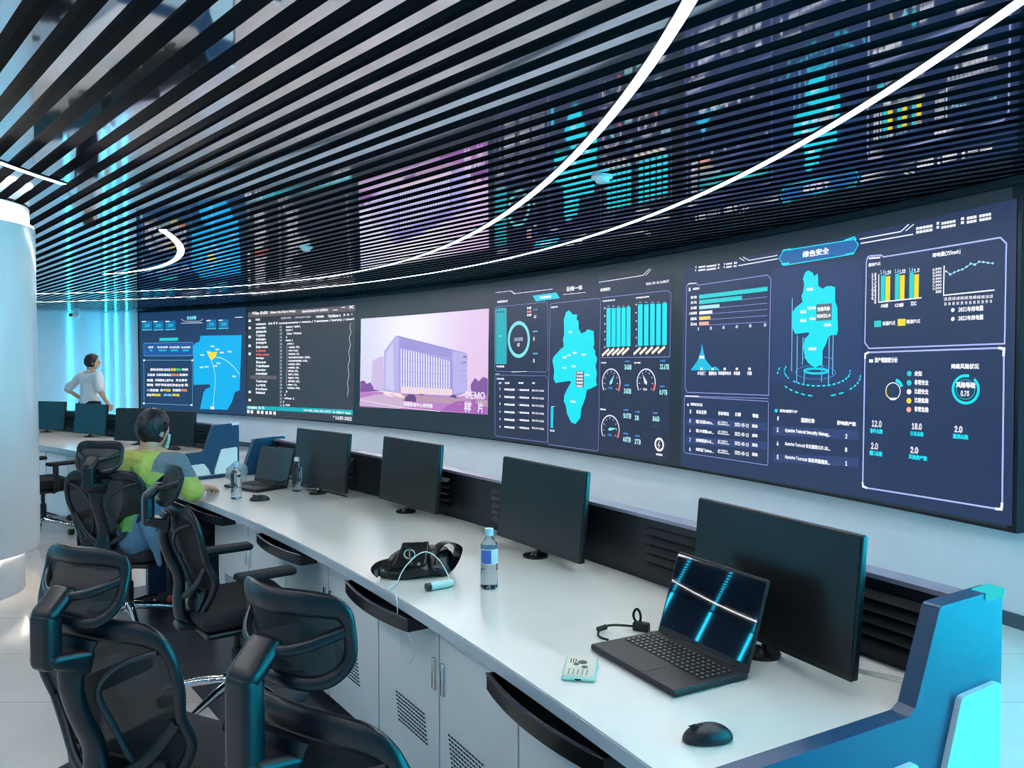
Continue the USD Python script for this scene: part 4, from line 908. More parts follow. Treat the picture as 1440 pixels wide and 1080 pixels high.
(4,'row_band','rowband',1,'p',[(14.21,0.849),(15.04,0.902),(15.041,0.833),(14.211,0.775)]),
(4, 'lettering', 'white', 2, 't', ['5', 14.249, 0.802, 14.273, 0.841]),
(4, 'lettering', 'white', 2, 't', ['Apache Tomcat 信息泄露漏洞...', 14.336, 0.814, 14.787, 0.852]),
(4, 'lettering', 'white', 2, 't', ['1', 14.918, 0.831, 14.944, 0.866]),
(4,'map_backdrop','d3bg2',1,'p',[(14.177,2.339),(15.056,2.305),(15.058,1.372),(14.179,1.426)]),
(4,'glow_ring','cyan',2,'l',[(14.343,1.552),(14.342,1.551),(14.342,1.551),(14.341,1.55),(14.341,1.549),(14.34,1.549),(14.34,1.548),(14.339,1.548),(14.339,1.547),(14.338,1.547),(14.338,1.546),(14.337,1.545),(14.337,1.545),(14.336,1.544),(14.336,1.544),(14.335,1.543),(14.335,1.543),(14.334,1.542),(14.334,1.542),0.018]),
(4,'glow_ring','cyan',2,'l',[(14.33,1.535),(14.329,1.534),(14.329,1.534),(14.329,1.533),(14.328,1.532),(14.328,1.532),(14.328,1.531),(14.328,1.531),(14.327,1.53),(14.327,1.529),(14.327,1.529),(14.327,1.528),(14.326,1.528),(14.326,1.527),(14.326,1.527),(14.326,1.526),(14.326,1.525),(14.326,1.525),(14.325,1.524),0.018]),
(4,'glow_ring','cyan',2,'l',[(14.324,1.517),(14.324,1.517),(14.324,1.516),(14.324,1.515),(14.324,1.515),(14.324,1.514),(14.324,1.514),(14.324,1.513),(14.324,1.513),(14.324,1.512),(14.324,1.511),(14.324,1.511),(14.324,1.51),(14.324,1.51),(14.324,1.509),(14.324,1.508),(14.324,1.508),(14.325,1.507),(14.325,1.507),0.018]),
(4,'glow_ring','cyan',2,'l',[(14.327,1.5),(14.327,1.499),(14.327,1.498),(14.327,1.498),(14.328,1.497),(14.328,1.497),(14.328,1.496),(14.328,1.496),(14.329,1.495),(14.329,1.494),(14.329,1.494),(14.33,1.493),(14.33,1.493),(14.33,1.492),(14.331,1.492),(14.331,1.491),(14.331,1.49),(14.332,1.49),(14.332,1.489),0.018]),
(4,'glow_ring','cyan',2,'l',[(14.337,1.482),(14.338,1.482),(14.338,1.481),(14.339,1.481),(14.339,1.48),(14.34,1.48),(14.34,1.479),(14.341,1.479),(14.341,1.478),(14.342,1.477),(14.343,1.477),(14.343,1.476),(14.344,1.476),(14.344,1.475),(14.345,1.475),(14.345,1.474),(14.346,1.474),(14.347,1.473),(14.347,1.472),0.018]),
(4,'glow_ring','cyan',2,'l',[(14.356,1.466),(14.356,1.466),(14.357,1.465),(14.358,1.464),(14.359,1.464),(14.359,1.463),(14.36,1.463),(14.361,1.462),(14.362,1.462),(14.363,1.461),(14.363,1.461),(14.364,1.46),(14.365,1.46),(14.366,1.459),(14.367,1.459),(14.367,1.458),(14.368,1.458),(14.369,1.457),(14.37,1.457),0.018]),
(4,'glow_ring','cyan',2,'l',[(14.417,1.436),(14.418,1.436),(14.419,1.435),(14.42,1.435),(14.421,1.435),(14.423,1.434),(14.424,1.434),(14.425,1.433),(14.427,1.433),(14.428,1.432),(14.429,1.432),(14.43,1.432),(14.432,1.431),(14.433,1.431),(14.434,1.431),(14.436,1.43),(14.437,1.43),(14.438,1.429),(14.44,1.429),0.018]),
(4,'glow_ring','cyan',2,'l',[(14.456,1.425),(14.457,1.424),(14.459,1.424),(14.46,1.424),(14.462,1.423),(14.463,1.423),(14.464,1.423),(14.466,1.422),(14.467,1.422),(14.469,1.422),(14.47,1.421),(14.472,1.421),(14.473,1.421),(14.475,1.42),(14.476,1.42),(14.478,1.42),(14.479,1.419),(14.481,1.419),(14.482,1.419),0.018]),
(4,'glow_ring','cyan',2,'l',[(14.5,1.415),(14.502,1.415),(14.503,1.415),(14.505,1.415),(14.506,1.414),(14.508,1.414),(14.51,1.414),(14.511,1.414),(14.513,1.413),(14.514,1.413),(14.516,1.413),(14.517,1.413),(14.519,1.412),(14.521,1.412),(14.522,1.412),(14.524,1.412),(14.525,1.411),(14.527,1.411),(14.529,1.411),0.018]),
(4,'glow_ring','cyan',2,'l',[(14.548,1.409),(14.55,1.409),(14.552,1.408),(14.553,1.408),(14.555,1.408),(14.557,1.408),(14.558,1.408),(14.56,1.408),(14.562,1.407),(14.563,1.407),(14.565,1.407),(14.567,1.407),(14.568,1.407),(14.57,1.407),(14.572,1.407),(14.573,1.406),(14.575,1.406),(14.577,1.406),(14.578,1.406),0.018]),
(4,'glow_ring','cyan',2,'l',[(14.599,1.405),(14.6,1.405),(14.602,1.405),(14.604,1.405),(14.606,1.405),(14.607,1.405),(14.609,1.405),(14.611,1.404),(14.612,1.404),(14.614,1.404),(14.616,1.404),(14.618,1.404),(14.619,1.404),(14.621,1.404),(14.623,1.404),(14.624,1.404),(14.626,1.404),(14.628,1.404),(14.63,1.404),0.018]),
(4,'glow_ring','cyan',2,'l',[(14.65,1.404),(14.652,1.404),(14.654,1.404),(14.656,1.404),(14.657,1.404),(14.659,1.404),(14.661,1.404),(14.662,1.404),(14.664,1.404),(14.666,1.404),(14.668,1.404),(14.669,1.404),(14.671,1.405),(14.673,1.405),(14.674,1.405),(14.676,1.405),(14.678,1.405),(14.68,1.405),(14.681,1.405),0.018]),
(4,'glow_ring','cyan',2,'l',[(14.702,1.406),(14.703,1.406),(14.705,1.406),(14.707,1.406),(14.708,1.407),(14.71,1.407),(14.712,1.407),(14.713,1.407),(14.715,1.407),(14.717,1.407),(14.718,1.407),(14.72,1.408),(14.722,1.408),(14.723,1.408),(14.725,1.408),(14.727,1.408),(14.728,1.408),(14.73,1.409),(14.732,1.409),0.018]),
(4,'glow_ring','cyan',2,'l',[(14.751,1.411),(14.753,1.411),(14.755,1.411),(14.756,1.412),(14.758,1.412),(14.759,1.412),(14.761,1.412),(14.763,1.413),(14.764,1.413),(14.766,1.413),(14.767,1.413),(14.769,1.414),(14.77,1.414),(14.772,1.414),(14.774,1.414),(14.775,1.415),(14.777,1.415),(14.778,1.415),(14.78,1.415),0.018]),
(4,'glow_ring','cyan',2,'l',[(14.798,1.419),(14.8,1.419),(14.801,1.419),(14.803,1.42),(14.804,1.42),(14.806,1.42),(14.807,1.421),(14.809,1.421),(14.811,1.421),(14.812,1.422),(14.814,1.422),(14.815,1.422),(14.817,1.423),(14.818,1.423),(14.82,1.424),(14.821,1.424),(14.823,1.424),(14.824,1.425),(14.826,1.425),0.018]),
(4,'glow_ring','cyan',2,'l',[(14.843,1.43),(14.845,1.43),(14.846,1.431),(14.847,1.431),(14.849,1.431),(14.85,1.432),(14.851,1.432),(14.853,1.433),(14.854,1.433),(14.856,1.434),(14.857,1.434),(14.858,1.434),(14.86,1.435),(14.861,1.435),(14.862,1.436),(14.863,1.436),(14.865,1.437),(14.866,1.437),(14.867,1.438),0.018]),
(4,'glow_ring','cyan',2,'l',[(14.882,1.443),(14.883,1.444),(14.884,1.444),(14.886,1.445),(14.887,1.445),(14.888,1.446),(14.889,1.446),(14.89,1.447),(14.891,1.447),(14.892,1.448),(14.893,1.448),(14.895,1.449),(14.896,1.449),(14.897,1.45),(14.898,1.45),(14.899,1.451),(14.9,1.451),(14.901,1.452),(14.902,1.452),0.018]),
(4,'glow_ring','cyan',2,'l',[(14.914,1.459),(14.915,1.46),(14.915,1.46),(14.916,1.461),(14.917,1.461),(14.918,1.462),(14.919,1.462),(14.92,1.463),(14.921,1.463),(14.922,1.464),(14.922,1.465),(14.923,1.465),(14.924,1.466),(14.925,1.466),(14.926,1.467),(14.926,1.468),(14.927,1.468),(14.928,1.469),(14.929,1.469),0.018]),
(4,'glow_ring','cyan',2,'l',[(14.937,1.476),(14.938,1.477),(14.938,1.478),(14.939,1.478),(14.939,1.479),(14.94,1.479),(14.941,1.48),(14.941,1.481),(14.942,1.481),(14.942,1.482),(14.943,1.482),(14.943,1.483),(14.944,1.484),(14.944,1.484),(14.945,1.485),(14.945,1.486),(14.946,1.486),(14.946,1.487),(14.947,1.487),0.018]),
(4,'glow_ring','cyan',2,'l',[(14.951,1.495),(14.952,1.496),(14.952,1.496),(14.952,1.497),(14.952,1.497),(14.953,1.498),(14.953,1.499),(14.953,1.499),(14.953,1.5),(14.954,1.501),(14.954,1.501),(14.954,1.502),(14.954,1.503),(14.954,1.503),(14.955,1.504),(14.955,1.504),(14.955,1.505),(14.955,1.506),(14.955,1.506),0.018]),
(4,'glow_ring','cyan',2,'l',[(14.956,1.514),(14.956,1.515),(14.956,1.515),(14.956,1.516),(14.956,1.517),(14.956,1.517),(14.956,1.518),(14.956,1.518),(14.956,1.519),(14.956,1.52),(14.955,1.52),(14.955,1.521),(14.955,1.522),(14.955,1.522),(14.955,1.523),(14.955,1.524),(14.955,1.524),(14.954,1.525),(14.954,1.525),0.018]),
(4,'glow_ring','blue3',2,'l',[(14.798,1.609),(14.796,1.61),(14.795,1.61),(14.793,1.61),(14.792,1.611),(14.79,1.611),(14.788,1.611),(14.787,1.611),(14.785,1.612),(14.783,1.612),(14.782,1.612),(14.78,1.613),(14.779,1.613),(14.777,1.613),(14.775,1.613),(14.774,1.614),(14.772,1.614),(14.77,1.614),(14.769,1.614),0.01]),
(4,'glow_ring','blue3',2,'l',[(14.748,1.617),(14.746,1.618),(14.745,1.618),(14.743,1.618),(14.741,1.618),(14.739,1.618),(14.738,1.619),(14.736,1.619),(14.734,1.619),(14.732,1.619),(14.731,1.619),(14.729,1.62),(14.727,1.62),(14.725,1.62),(14.724,1.62),(14.722,1.62),(14.72,1.62),(14.718,1.621),(14.716,1.621),0.01]),
(4,'glow_ring','blue3',2,'l',[(14.695,1.622),(14.693,1.622),(14.691,1.623),(14.689,1.623),(14.688,1.623),(14.686,1.623),(14.684,1.623),(14.682,1.623),(14.68,1.623),(14.679,1.623),(14.677,1.623),(14.675,1.623),(14.673,1.623),(14.671,1.623),(14.669,1.624),(14.668,1.624),(14.666,1.624),(14.664,1.624),(14.662,1.624),0.01]),
(4,'glow_ring','blue3',2,'l',[(14.64,1.624),(14.638,1.624),(14.636,1.624),(14.634,1.624),(14.633,1.624),(14.631,1.624),(14.629,1.624),(14.627,1.624),(14.625,1.624),(14.623,1.624),(14.622,1.624),(14.62,1.624),(14.618,1.624),(14.616,1.624),(14.614,1.624),(14.612,1.624),(14.611,1.624),(14.609,1.623),(14.607,1.623),0.01]),
(4,'glow_ring','blue3',2,'l',[(14.585,1.622),(14.583,1.622),(14.582,1.622),(14.58,1.622),(14.578,1.622),(14.576,1.622),(14.574,1.622),(14.573,1.621),(14.571,1.621),(14.569,1.621),(14.567,1.621),(14.565,1.621),(14.564,1.621),(14.562,1.621),(14.56,1.62),(14.558,1.62),(14.556,1.62),(14.555,1.62),(14.553,1.62),0.01]),
(4,'glow_ring','blue3',2,'l',[(14.532,1.617),(14.53,1.617),(14.528,1.617),(14.527,1.617),(14.525,1.616),(14.523,1.616),(14.522,1.616),(14.52,1.616),(14.518,1.616),(14.517,1.615),(14.515,1.615),(14.513,1.615),(14.511,1.614),(14.51,1.614),(14.508,1.614),(14.506,1.614),(14.505,1.613),(14.503,1.613),(14.501,1.613),0.01]),
(4,'glow_ring','cyan',2,'l',[(14.276,1.541),(14.275,1.54),(14.274,1.539),(14.273,1.538),(14.272,1.537),(14.271,1.536),(14.27,1.535),(14.27,1.534),(14.269,1.533),(14.268,1.532),(14.267,1.531),(14.266,1.529),(14.266,1.528),(14.265,1.527),(14.264,1.526),(14.263,1.525),(14.263,1.524),(14.262,1.523),(14.261,1.522),0.018]),
(4,'glow_ring','cyan',2,'l',[(14.255,1.508),(14.255,1.507),(14.255,1.506),(14.254,1.505),(14.254,1.504),(14.254,1.503),(14.254,1.502),(14.253,1.5),(14.253,1.499),(14.253,1.498),(14.253,1.497),(14.253,1.496),(14.252,1.495),(14.252,1.494),(14.252,1.493),(14.252,1.491),(14.252,1.49),(14.252,1.489),(14.252,1.488),0.018]),
(4,'glow_ring','cyan',2,'l',[(14.953,1.388),(14.954,1.388),(14.956,1.389),(14.957,1.39),(14.958,1.39),(14.96,1.391),(14.961,1.392),(14.962,1.392),(14.964,1.393),(14.965,1.393),(14.966,1.394),(14.967,1.395),(14.969,1.395),(14.97,1.396),(14.971,1.397),(14.972,1.397),(14.973,1.398),(14.975,1.399),(14.976,1.399),0.018]),
(4,'glow_ring','cyan',2,'l',[(14.989,1.408),(14.99,1.408),(14.991,1.409),(14.992,1.41),(14.994,1.41),(14.995,1.411),(14.996,1.412),(14.997,1.413),(14.998,1.413),(14.999,1.414),(15.0,1.415),(15.001,1.415),(15.001,1.416),(15.002,1.417),(15.003,1.418),(15.004,1.418),(15.005,1.419),(15.006,1.42),(15.007,1.421),0.018]),
(4,'glow_ring','cyan',2,'l',[(15.017,1.43),(15.018,1.43),(15.019,1.431),(15.019,1.432),(15.02,1.433),(15.021,1.433),(15.022,1.434),(15.022,1.435),(15.023,1.436),(15.024,1.436),(15.024,1.437),(15.025,1.438),(15.026,1.439),(15.026,1.44),(15.027,1.44),(15.028,1.441),(15.028,1.442),(15.029,1.443),(15.029,1.443),0.018]),
(4,'glow_ring','cyan',2,'l',[(15.036,1.453),(15.036,1.454),(15.037,1.455),(15.037,1.455),(15.038,1.456),(15.038,1.457),(15.038,1.458),(15.039,1.459),(15.039,1.459),(15.04,1.46),(15.04,1.461),(15.04,1.462),(15.041,1.463),(15.041,1.463),(15.041,1.464),(15.042,1.465),(15.042,1.466),(15.042,1.467),(15.043,1.467),0.018]),
(4,'glow_ring','cyan',2,'l',[(15.045,1.477),(15.045,1.478),(15.045,1.479),(15.045,1.48),(15.046,1.48),(15.046,1.481),(15.046,1.482),(15.046,1.483),(15.046,1.484),(15.046,1.484),(15.046,1.485),(15.046,1.486),(15.046,1.487),(15.046,1.488),(15.046,1.489),(15.046,1.489),(15.046,1.49),(15.046,1.491),(15.046,1.492),0.018]),
(4,'glow_ring','cyan',2,'l',[(14.33,1.395),(14.332,1.394),(14.333,1.393),(14.335,1.393),(14.336,1.392),(14.337,1.391),(14.339,1.39),(14.34,1.389),(14.342,1.389),(14.343,1.388),(14.345,1.387),(14.346,1.386),(14.348,1.386),(14.349,1.385),(14.351,1.384),(14.352,1.383),(14.354,1.382),(14.355,1.382),(14.357,1.381),0.018]),
(4,'glow_ring','cyan',2,'l',[(14.377,1.372),(14.379,1.372),(14.38,1.371),(14.382,1.37),(14.384,1.369),(14.386,1.369),(14.387,1.368),(14.389,1.367),(14.391,1.367),(14.393,1.366),(14.394,1.365),(14.396,1.365),(14.398,1.364),(14.4,1.364),(14.402,1.363),(14.404,1.362),(14.406,1.362),(14.407,1.361),(14.409,1.36),0.018]),
(4,'glow_ring','cyan',2,'l',[(14.433,1.353),(14.435,1.353),(14.437,1.352),(14.439,1.352),(14.441,1.351),(14.443,1.351),(14.445,1.35),(14.447,1.35),(14.449,1.349),(14.451,1.349),(14.453,1.348),(14.455,1.348),(14.457,1.347),(14.459,1.347),(14.461,1.346),(14.463,1.346),(14.465,1.345),(14.468,1.345),(14.47,1.344),0.018]),
(4,'glow_ring','cyan',2,'l',[(14.496,1.339),(14.498,1.339),(14.5,1.338),(14.502,1.338),(14.505,1.338),(14.507,1.337),(14.509,1.337),(14.511,1.336),(14.514,1.336),(14.516,1.336),(14.518,1.335),(14.52,1.335),(14.523,1.335),(14.525,1.334),(14.527,1.334),(14.529,1.334),(14.532,1.334),(14.534,1.333),(14.536,1.333),0.018]),
(4,'glow_ring','cyan',2,'l',[(14.564,1.33),(14.566,1.33),(14.569,1.329),(14.571,1.329),(14.574,1.329),(14.576,1.329),(14.578,1.329),(14.581,1.329),(14.583,1.328),(14.585,1.328),(14.588,1.328),(14.59,1.328),(14.592,1.328),(14.595,1.328),(14.597,1.327),(14.6,1.327),(14.602,1.327),(14.604,1.327),(14.607,1.327),0.018]),
(4,'glow_ring','cyan',2,'l',[(14.782,1.336),(14.785,1.336),(14.787,1.337),(14.79,1.337),(14.793,1.337),(14.795,1.338),(14.798,1.338),(14.8,1.339),(14.803,1.339),(14.806,1.34),(14.808,1.34),(14.811,1.341),(14.813,1.341),(14.816,1.342),(14.819,1.342),(14.821,1.343),(14.824,1.343),(14.826,1.344),(14.829,1.344),0.018]),
(4,'glow_ring','cyan',2,'l',[(14.858,1.351),(14.86,1.352),(14.863,1.353),(14.865,1.353),(14.867,1.354),(14.87,1.355),(14.872,1.355),(14.874,1.356),(14.877,1.357),(14.879,1.357),(14.881,1.358),(14.884,1.359),(14.886,1.359),(14.888,1.36),(14.89,1.361),(14.892,1.362),(14.895,1.362),(14.897,1.363),(14.899,1.364),0.018]),
(4,'glow_ring','blue3',2,'l',[(14.825,1.507),(14.825,1.507),(14.825,1.508),(14.825,1.508),(14.825,1.508),(14.825,1.508),(14.825,1.509),(14.825,1.509),(14.825,1.509),(14.825,1.509),(14.825,1.51),(14.825,1.51),(14.825,1.51),(14.825,1.511),(14.824,1.511),(14.824,1.511),(14.824,1.511),(14.824,1.512),(14.824,1.512),0.01]),
(4,'glow_ring','blue3',2,'l',[(14.823,1.515),(14.822,1.515),(14.822,1.516),(14.822,1.516),(14.822,1.516),(14.822,1.516),(14.822,1.517),(14.821,1.517),(14.821,1.517),(14.821,1.518),(14.821,1.518),(14.821,1.518),(14.82,1.518),(14.82,1.519),(14.82,1.519),(14.82,1.519),(14.819,1.519),(14.819,1.52),(14.819,1.52),0.01]),
(4,'glow_ring','blue3',2,'l',[(14.816,1.523),(14.815,1.523),(14.815,1.524),(14.815,1.524),(14.814,1.524),(14.814,1.524),(14.814,1.525),(14.813,1.525),(14.813,1.525),(14.813,1.525),(14.812,1.526),(14.812,1.526),(14.811,1.526),(14.811,1.526),(14.811,1.527),(14.81,1.527),(14.81,1.527),(14.81,1.527),(14.809,1.528),0.01]),
(4,'glow_ring','blue3',2,'l',[(14.804,1.531),(14.804,1.531),(14.803,1.531),(14.803,1.531),(14.802,1.532),(14.802,1.532),(14.801,1.532),(14.801,1.532),(14.8,1.533),(14.8,1.533),(14.799,1.533),(14.799,1.533),(14.798,1.533),(14.798,1.534),(14.797,1.534),(14.797,1.534),(14.796,1.534),(14.795,1.535),(14.795,1.535),0.01]),
(4,'glow_ring','blue3',2,'l',[(14.788,1.538),(14.788,1.538),(14.787,1.538),(14.786,1.538),(14.786,1.538),(14.785,1.539),(14.784,1.539),(14.784,1.539),(14.783,1.539),(14.783,1.54),(14.782,1.54),(14.781,1.54),(14.781,1.54),(14.78,1.54),(14.779,1.541),(14.779,1.541),(14.778,1.541),(14.777,1.541),(14.777,1.541),0.01]),
(4,'glow_ring','blue3',2,'l',[(14.768,1.544),(14.768,1.544),(14.767,1.544),(14.766,1.544),(14.766,1.545),(14.765,1.545),(14.764,1.545),(14.763,1.545),(14.763,1.545),(14.762,1.545),(14.761,1.546),(14.76,1.546),(14.76,1.546),(14.759,1.546),(14.758,1.546),(14.757,1.547),(14.757,1.547),(14.756,1.547),(14.755,1.547),0.01]),
(4,'glow_ring','blue3',2,'l',[(14.745,1.549),(14.745,1.549),(14.744,1.549),(14.743,1.55),(14.742,1.55),(14.741,1.55),(14.74,1.55),(14.74,1.55),(14.739,1.55),(14.738,1.55),(14.737,1.551),(14.736,1.551),(14.735,1.551),(14.735,1.551),(14.734,1.551),(14.733,1.551),(14.732,1.551),(14.731,1.552),(14.73,1.552),0.01]),
(4,'glow_ring','blue3',2,'l',[(14.72,1.553),(14.719,1.553),(14.718,1.554),(14.717,1.554),(14.716,1.554),(14.715,1.554),(14.714,1.554),(14.713,1.554),(14.712,1.554),(14.711,1.554),(14.711,1.555),(14.71,1.555),(14.709,1.555),(14.708,1.555),(14.707,1.555),(14.706,1.555),(14.705,1.555),(14.704,1.555),(14.703,1.555),0.01]),
(4,'glow_ring','blue3',2,'l',[(14.692,1.556),(14.691,1.557),(14.69,1.557),(14.689,1.557),(14.688,1.557),(14.687,1.557),(14.686,1.557),(14.685,1.557),(14.684,1.557),(14.683,1.557),(14.682,1.557),(14.681,1.557),(14.68,1.557),(14.679,1.557),(14.678,1.557),(14.677,1.558),(14.676,1.558),(14.675,1.558),(14.674,1.558),0.01]),
(4,'glow_ring','blue3',2,'l',[(14.662,1.558),(14.661,1.558),(14.66,1.558),(14.659,1.558),(14.658,1.559),(14.657,1.559),(14.656,1.559),(14.655,1.559),(14.654,1.559),(14.653,1.559),(14.652,1.559),(14.651,1.559),(14.65,1.559),(14.649,1.559),(14.648,1.559),(14.647,1.559),(14.646,1.559),(14.645,1.559),(14.644,1.559),0.01]),
(4,'glow_ring','blue3',2,'l',[(14.632,1.559),(14.631,1.559),(14.63,1.559),(14.629,1.559),(14.628,1.559),(14.627,1.559),(14.626,1.559),(14.625,1.559),(14.624,1.559),(14.623,1.559),(14.622,1.559),(14.621,1.559),(14.62,1.559),(14.619,1.559),(14.618,1.559),(14.617,1.559),(14.616,1.559),(14.615,1.559),(14.614,1.559),0.01]),
(4,'glow_ring','blue3',2,'l',[(14.602,1.558),(14.601,1.558),(14.6,1.558),(14.599,1.558),(14.598,1.558),(14.597,1.558),(14.596,1.558),(14.595,1.558),(14.594,1.558),(14.593,1.558),(14.592,1.558),(14.591,1.558),(14.59,1.558),(14.589,1.558),(14.588,1.558),(14.587,1.558),(14.586,1.557),(14.585,1.557),(14.584,1.557),0.01]),
(4,'glow_ring','blue3',2,'l',[(14.572,1.556),(14.571,1.556),(14.57,1.556),(14.569,1.556),(14.569,1.556),(14.568,1.556),(14.567,1.556),(14.566,1.556),(14.565,1.556),(14.564,1.556),(14.563,1.556),(14.562,1.555),(14.561,1.555),(14.56,1.555),(14.559,1.555),(14.558,1.555),(14.557,1.555),(14.556,1.555),(14.555,1.555),0.01]),
(4,'glow_ring','blue3',2,'l',[(14.544,1.553),(14.543,1.553),(14.543,1.553),(14.542,1.553),(14.541,1.553),(14.54,1.553),(14.539,1.553),(14.538,1.552),(14.537,1.552),(14.536,1.552),(14.536,1.552),(14.535,1.552),(14.534,1.552),(14.533,1.552),(14.532,1.551),(14.531,1.551),(14.53,1.551),(14.529,1.551),(14.529,1.551),0.01]),
(4,'glow_ring','blue3',2,'l',[(14.519,1.549),(14.518,1.549),(14.517,1.549),(14.516,1.549),(14.515,1.548),(14.515,1.548),(14.514,1.548),(14.513,1.548),(14.512,1.548),(14.511,1.548),(14.511,1.547),(14.51,1.547),(14.509,1.547),(14.508,1.547),(14.507,1.547),(14.507,1.547),(14.506,1.546),(14.505,1.546),(14.504,1.546),0.01]),
(4,'glow_ring','blue3',2,'l',[(14.496,1.544),(14.495,1.544),(14.494,1.543),(14.493,1.543),(14.493,1.543),(14.492,1.543),(14.491,1.543),(14.491,1.542),(14.49,1.542),(14.489,1.542),(14.489,1.542),(14.488,1.542),(14.487,1.541),(14.487,1.541),(14.486,1.541),(14.485,1.541),(14.485,1.541),(14.484,1.54),(14.483,1.54),0.01]),
(4,'glow_ring','blue3',2,'l',[(14.476,1.538),(14.475,1.537),(14.475,1.537),(14.474,1.537),(14.474,1.537),(14.473,1.536),(14.472,1.536),(14.472,1.536),(14.471,1.536),(14.471,1.536),(14.47,1.535),(14.47,1.535),(14.469,1.535),(14.469,1.535),(14.468,1.534),(14.467,1.534),(14.467,1.534),(14.466,1.534),(14.466,1.533),0.01]),
(4,'glow_ring','blue3',2,'l',[(14.46,1.531),(14.46,1.53),(14.459,1.53),(14.459,1.53),(14.458,1.53),(14.458,1.529),(14.457,1.529),(14.457,1.529),(14.457,1.529),(14.456,1.528),(14.456,1.528),(14.455,1.528),(14.455,1.528),(14.454,1.527),(14.454,1.527),(14.454,1.527),(14.453,1.527),(14.453,1.526),(14.453,1.526),0.01]),
(4,'glow_ring','blue3',2,'l',[(14.448,1.523),(14.448,1.523),(14.448,1.523),(14.448,1.522),(14.447,1.522),(14.447,1.522),(14.447,1.522),(14.446,1.521),(14.446,1.521),(14.446,1.521),(14.446,1.52),(14.445,1.52),(14.445,1.52),(14.445,1.52),(14.445,1.519),(14.444,1.519),(14.444,1.519),(14.444,1.519),(14.444,1.518),0.01]),
(4,'glow_ring','blue3',2,'l',[(14.441,1.515),(14.441,1.515),(14.441,1.515),(14.441,1.514),(14.441,1.514),(14.441,1.514),(14.441,1.514),(14.44,1.513),(14.44,1.513),(14.44,1.513),(14.44,1.512),(14.44,1.512),(14.44,1.512),(14.44,1.512),(14.44,1.511),(14.44,1.511),(14.44,1.511),(14.439,1.511),(14.439,1.51),0.01]),
(4,'glow_ring','blue3',2,'l',[(14.439,1.507),(14.439,1.507),(14.439,1.506),(14.439,1.506),(14.439,1.506),(14.439,1.506),(14.439,1.505),(14.439,1.505),(14.439,1.505),(14.439,1.505),(14.439,1.504),(14.439,1.504),(14.439,1.504),(14.439,1.503),(14.44,1.503),(14.44,1.503),(14.44,1.503),(14.44,1.502),(14.44,1.502),0.01]),
(4,'glow_ring','blue3',2,'l',[(14.441,1.499),(14.442,1.499),(14.442,1.498),(14.442,1.498),(14.442,1.498),(14.442,1.498),(14.442,1.497),(14.443,1.497),(14.443,1.497),(14.443,1.496),(14.443,1.496),(14.443,1.496),(14.444,1.496),(14.444,1.495),(14.444,1.495),(14.444,1.495),(14.445,1.495),(14.445,1.494),(14.445,1.494),0.01]),
(4,'glow_ring','blue3',2,'l',[(14.448,1.491),(14.449,1.491),(14.449,1.49),(14.449,1.49),(14.45,1.49),(14.45,1.49),(14.45,1.489),(14.451,1.489),(14.451,1.489),(14.451,1.489),(14.452,1.488),(14.452,1.488),(14.453,1.488),(14.453,1.488),(14.453,1.487),(14.454,1.487),(14.454,1.487),(14.454,1.487),(14.455,1.486),0.01]),
(4,'glow_ring','blue3',2,'l',[(14.46,1.483),(14.46,1.483),(14.461,1.483),(14.461,1.483),(14.462,1.482),(14.462,1.482),(14.463,1.482),(14.463,1.482),(14.464,1.481),(14.464,1.481),(14.465,1.481),(14.465,1.481),(14.466,1.481),(14.466,1.48),(14.467,1.48),(14.467,1.48),(14.468,1.48),(14.469,1.479),(14.469,1.479),0.01]),
(4,'glow_ring','blue3',2,'l',[(14.476,1.476),(14.476,1.476),(14.477,1.476),(14.478,1.476),(14.478,1.476),(14.479,1.475),(14.48,1.475),(14.48,1.475),(14.481,1.475),(14.481,1.474),(14.482,1.474),(14.483,1.474),(14.483,1.474),(14.484,1.474),(14.485,1.473),(14.485,1.473),(14.486,1.473),(14.487,1.473),(14.487,1.473),0.01]),
(4,'glow_ring','blue3',2,'l',[(14.496,1.47),(14.496,1.47),(14.497,1.47),(14.498,1.47),(14.498,1.469),(14.499,1.469),(14.5,1.469),(14.501,1.469),(14.501,1.469),(14.502,1.469),(14.503,1.468),(14.504,1.468),(14.504,1.468),(14.505,1.468),(14.506,1.468),(14.507,1.467),(14.507,1.467),(14.508,1.467),(14.509,1.467),0.01]),
(4,'glow_ring','blue3',2,'l',[(14.519,1.465),(14.519,1.465),(14.52,1.465),(14.521,1.464),(14.522,1.464),(14.523,1.464),(14.524,1.464),(14.524,1.464),(14.525,1.464),(14.526,1.464),(14.527,1.463),(14.528,1.463),(14.529,1.463),(14.529,1.463),(14.53,1.463),(14.531,1.463),(14.532,1.463),(14.533,1.462),(14.534,1.462),0.01]),
(4,'glow_ring','blue3',2,'l',[(14.544,1.461),(14.545,1.461),(14.546,1.46),(14.547,1.46),(14.548,1.46),(14.549,1.46),(14.55,1.46),(14.551,1.46),(14.552,1.46),(14.553,1.46),(14.553,1.459),(14.554,1.459),(14.555,1.459),(14.556,1.459),(14.557,1.459),(14.558,1.459),(14.559,1.459),(14.56,1.459),(14.561,1.459),0.01]),
(4,'glow_ring','blue3',2,'l',[(14.572,1.458),(14.573,1.457),(14.574,1.457),(14.575,1.457),(14.576,1.457),(14.577,1.457),(14.578,1.457),(14.579,1.457),(14.58,1.457),(14.581,1.457),(14.582,1.457),(14.583,1.457),(14.584,1.457),(14.585,1.457),(14.586,1.457),(14.587,1.456),(14.588,1.456),(14.589,1.456),(14.59,1.456),0.01]),
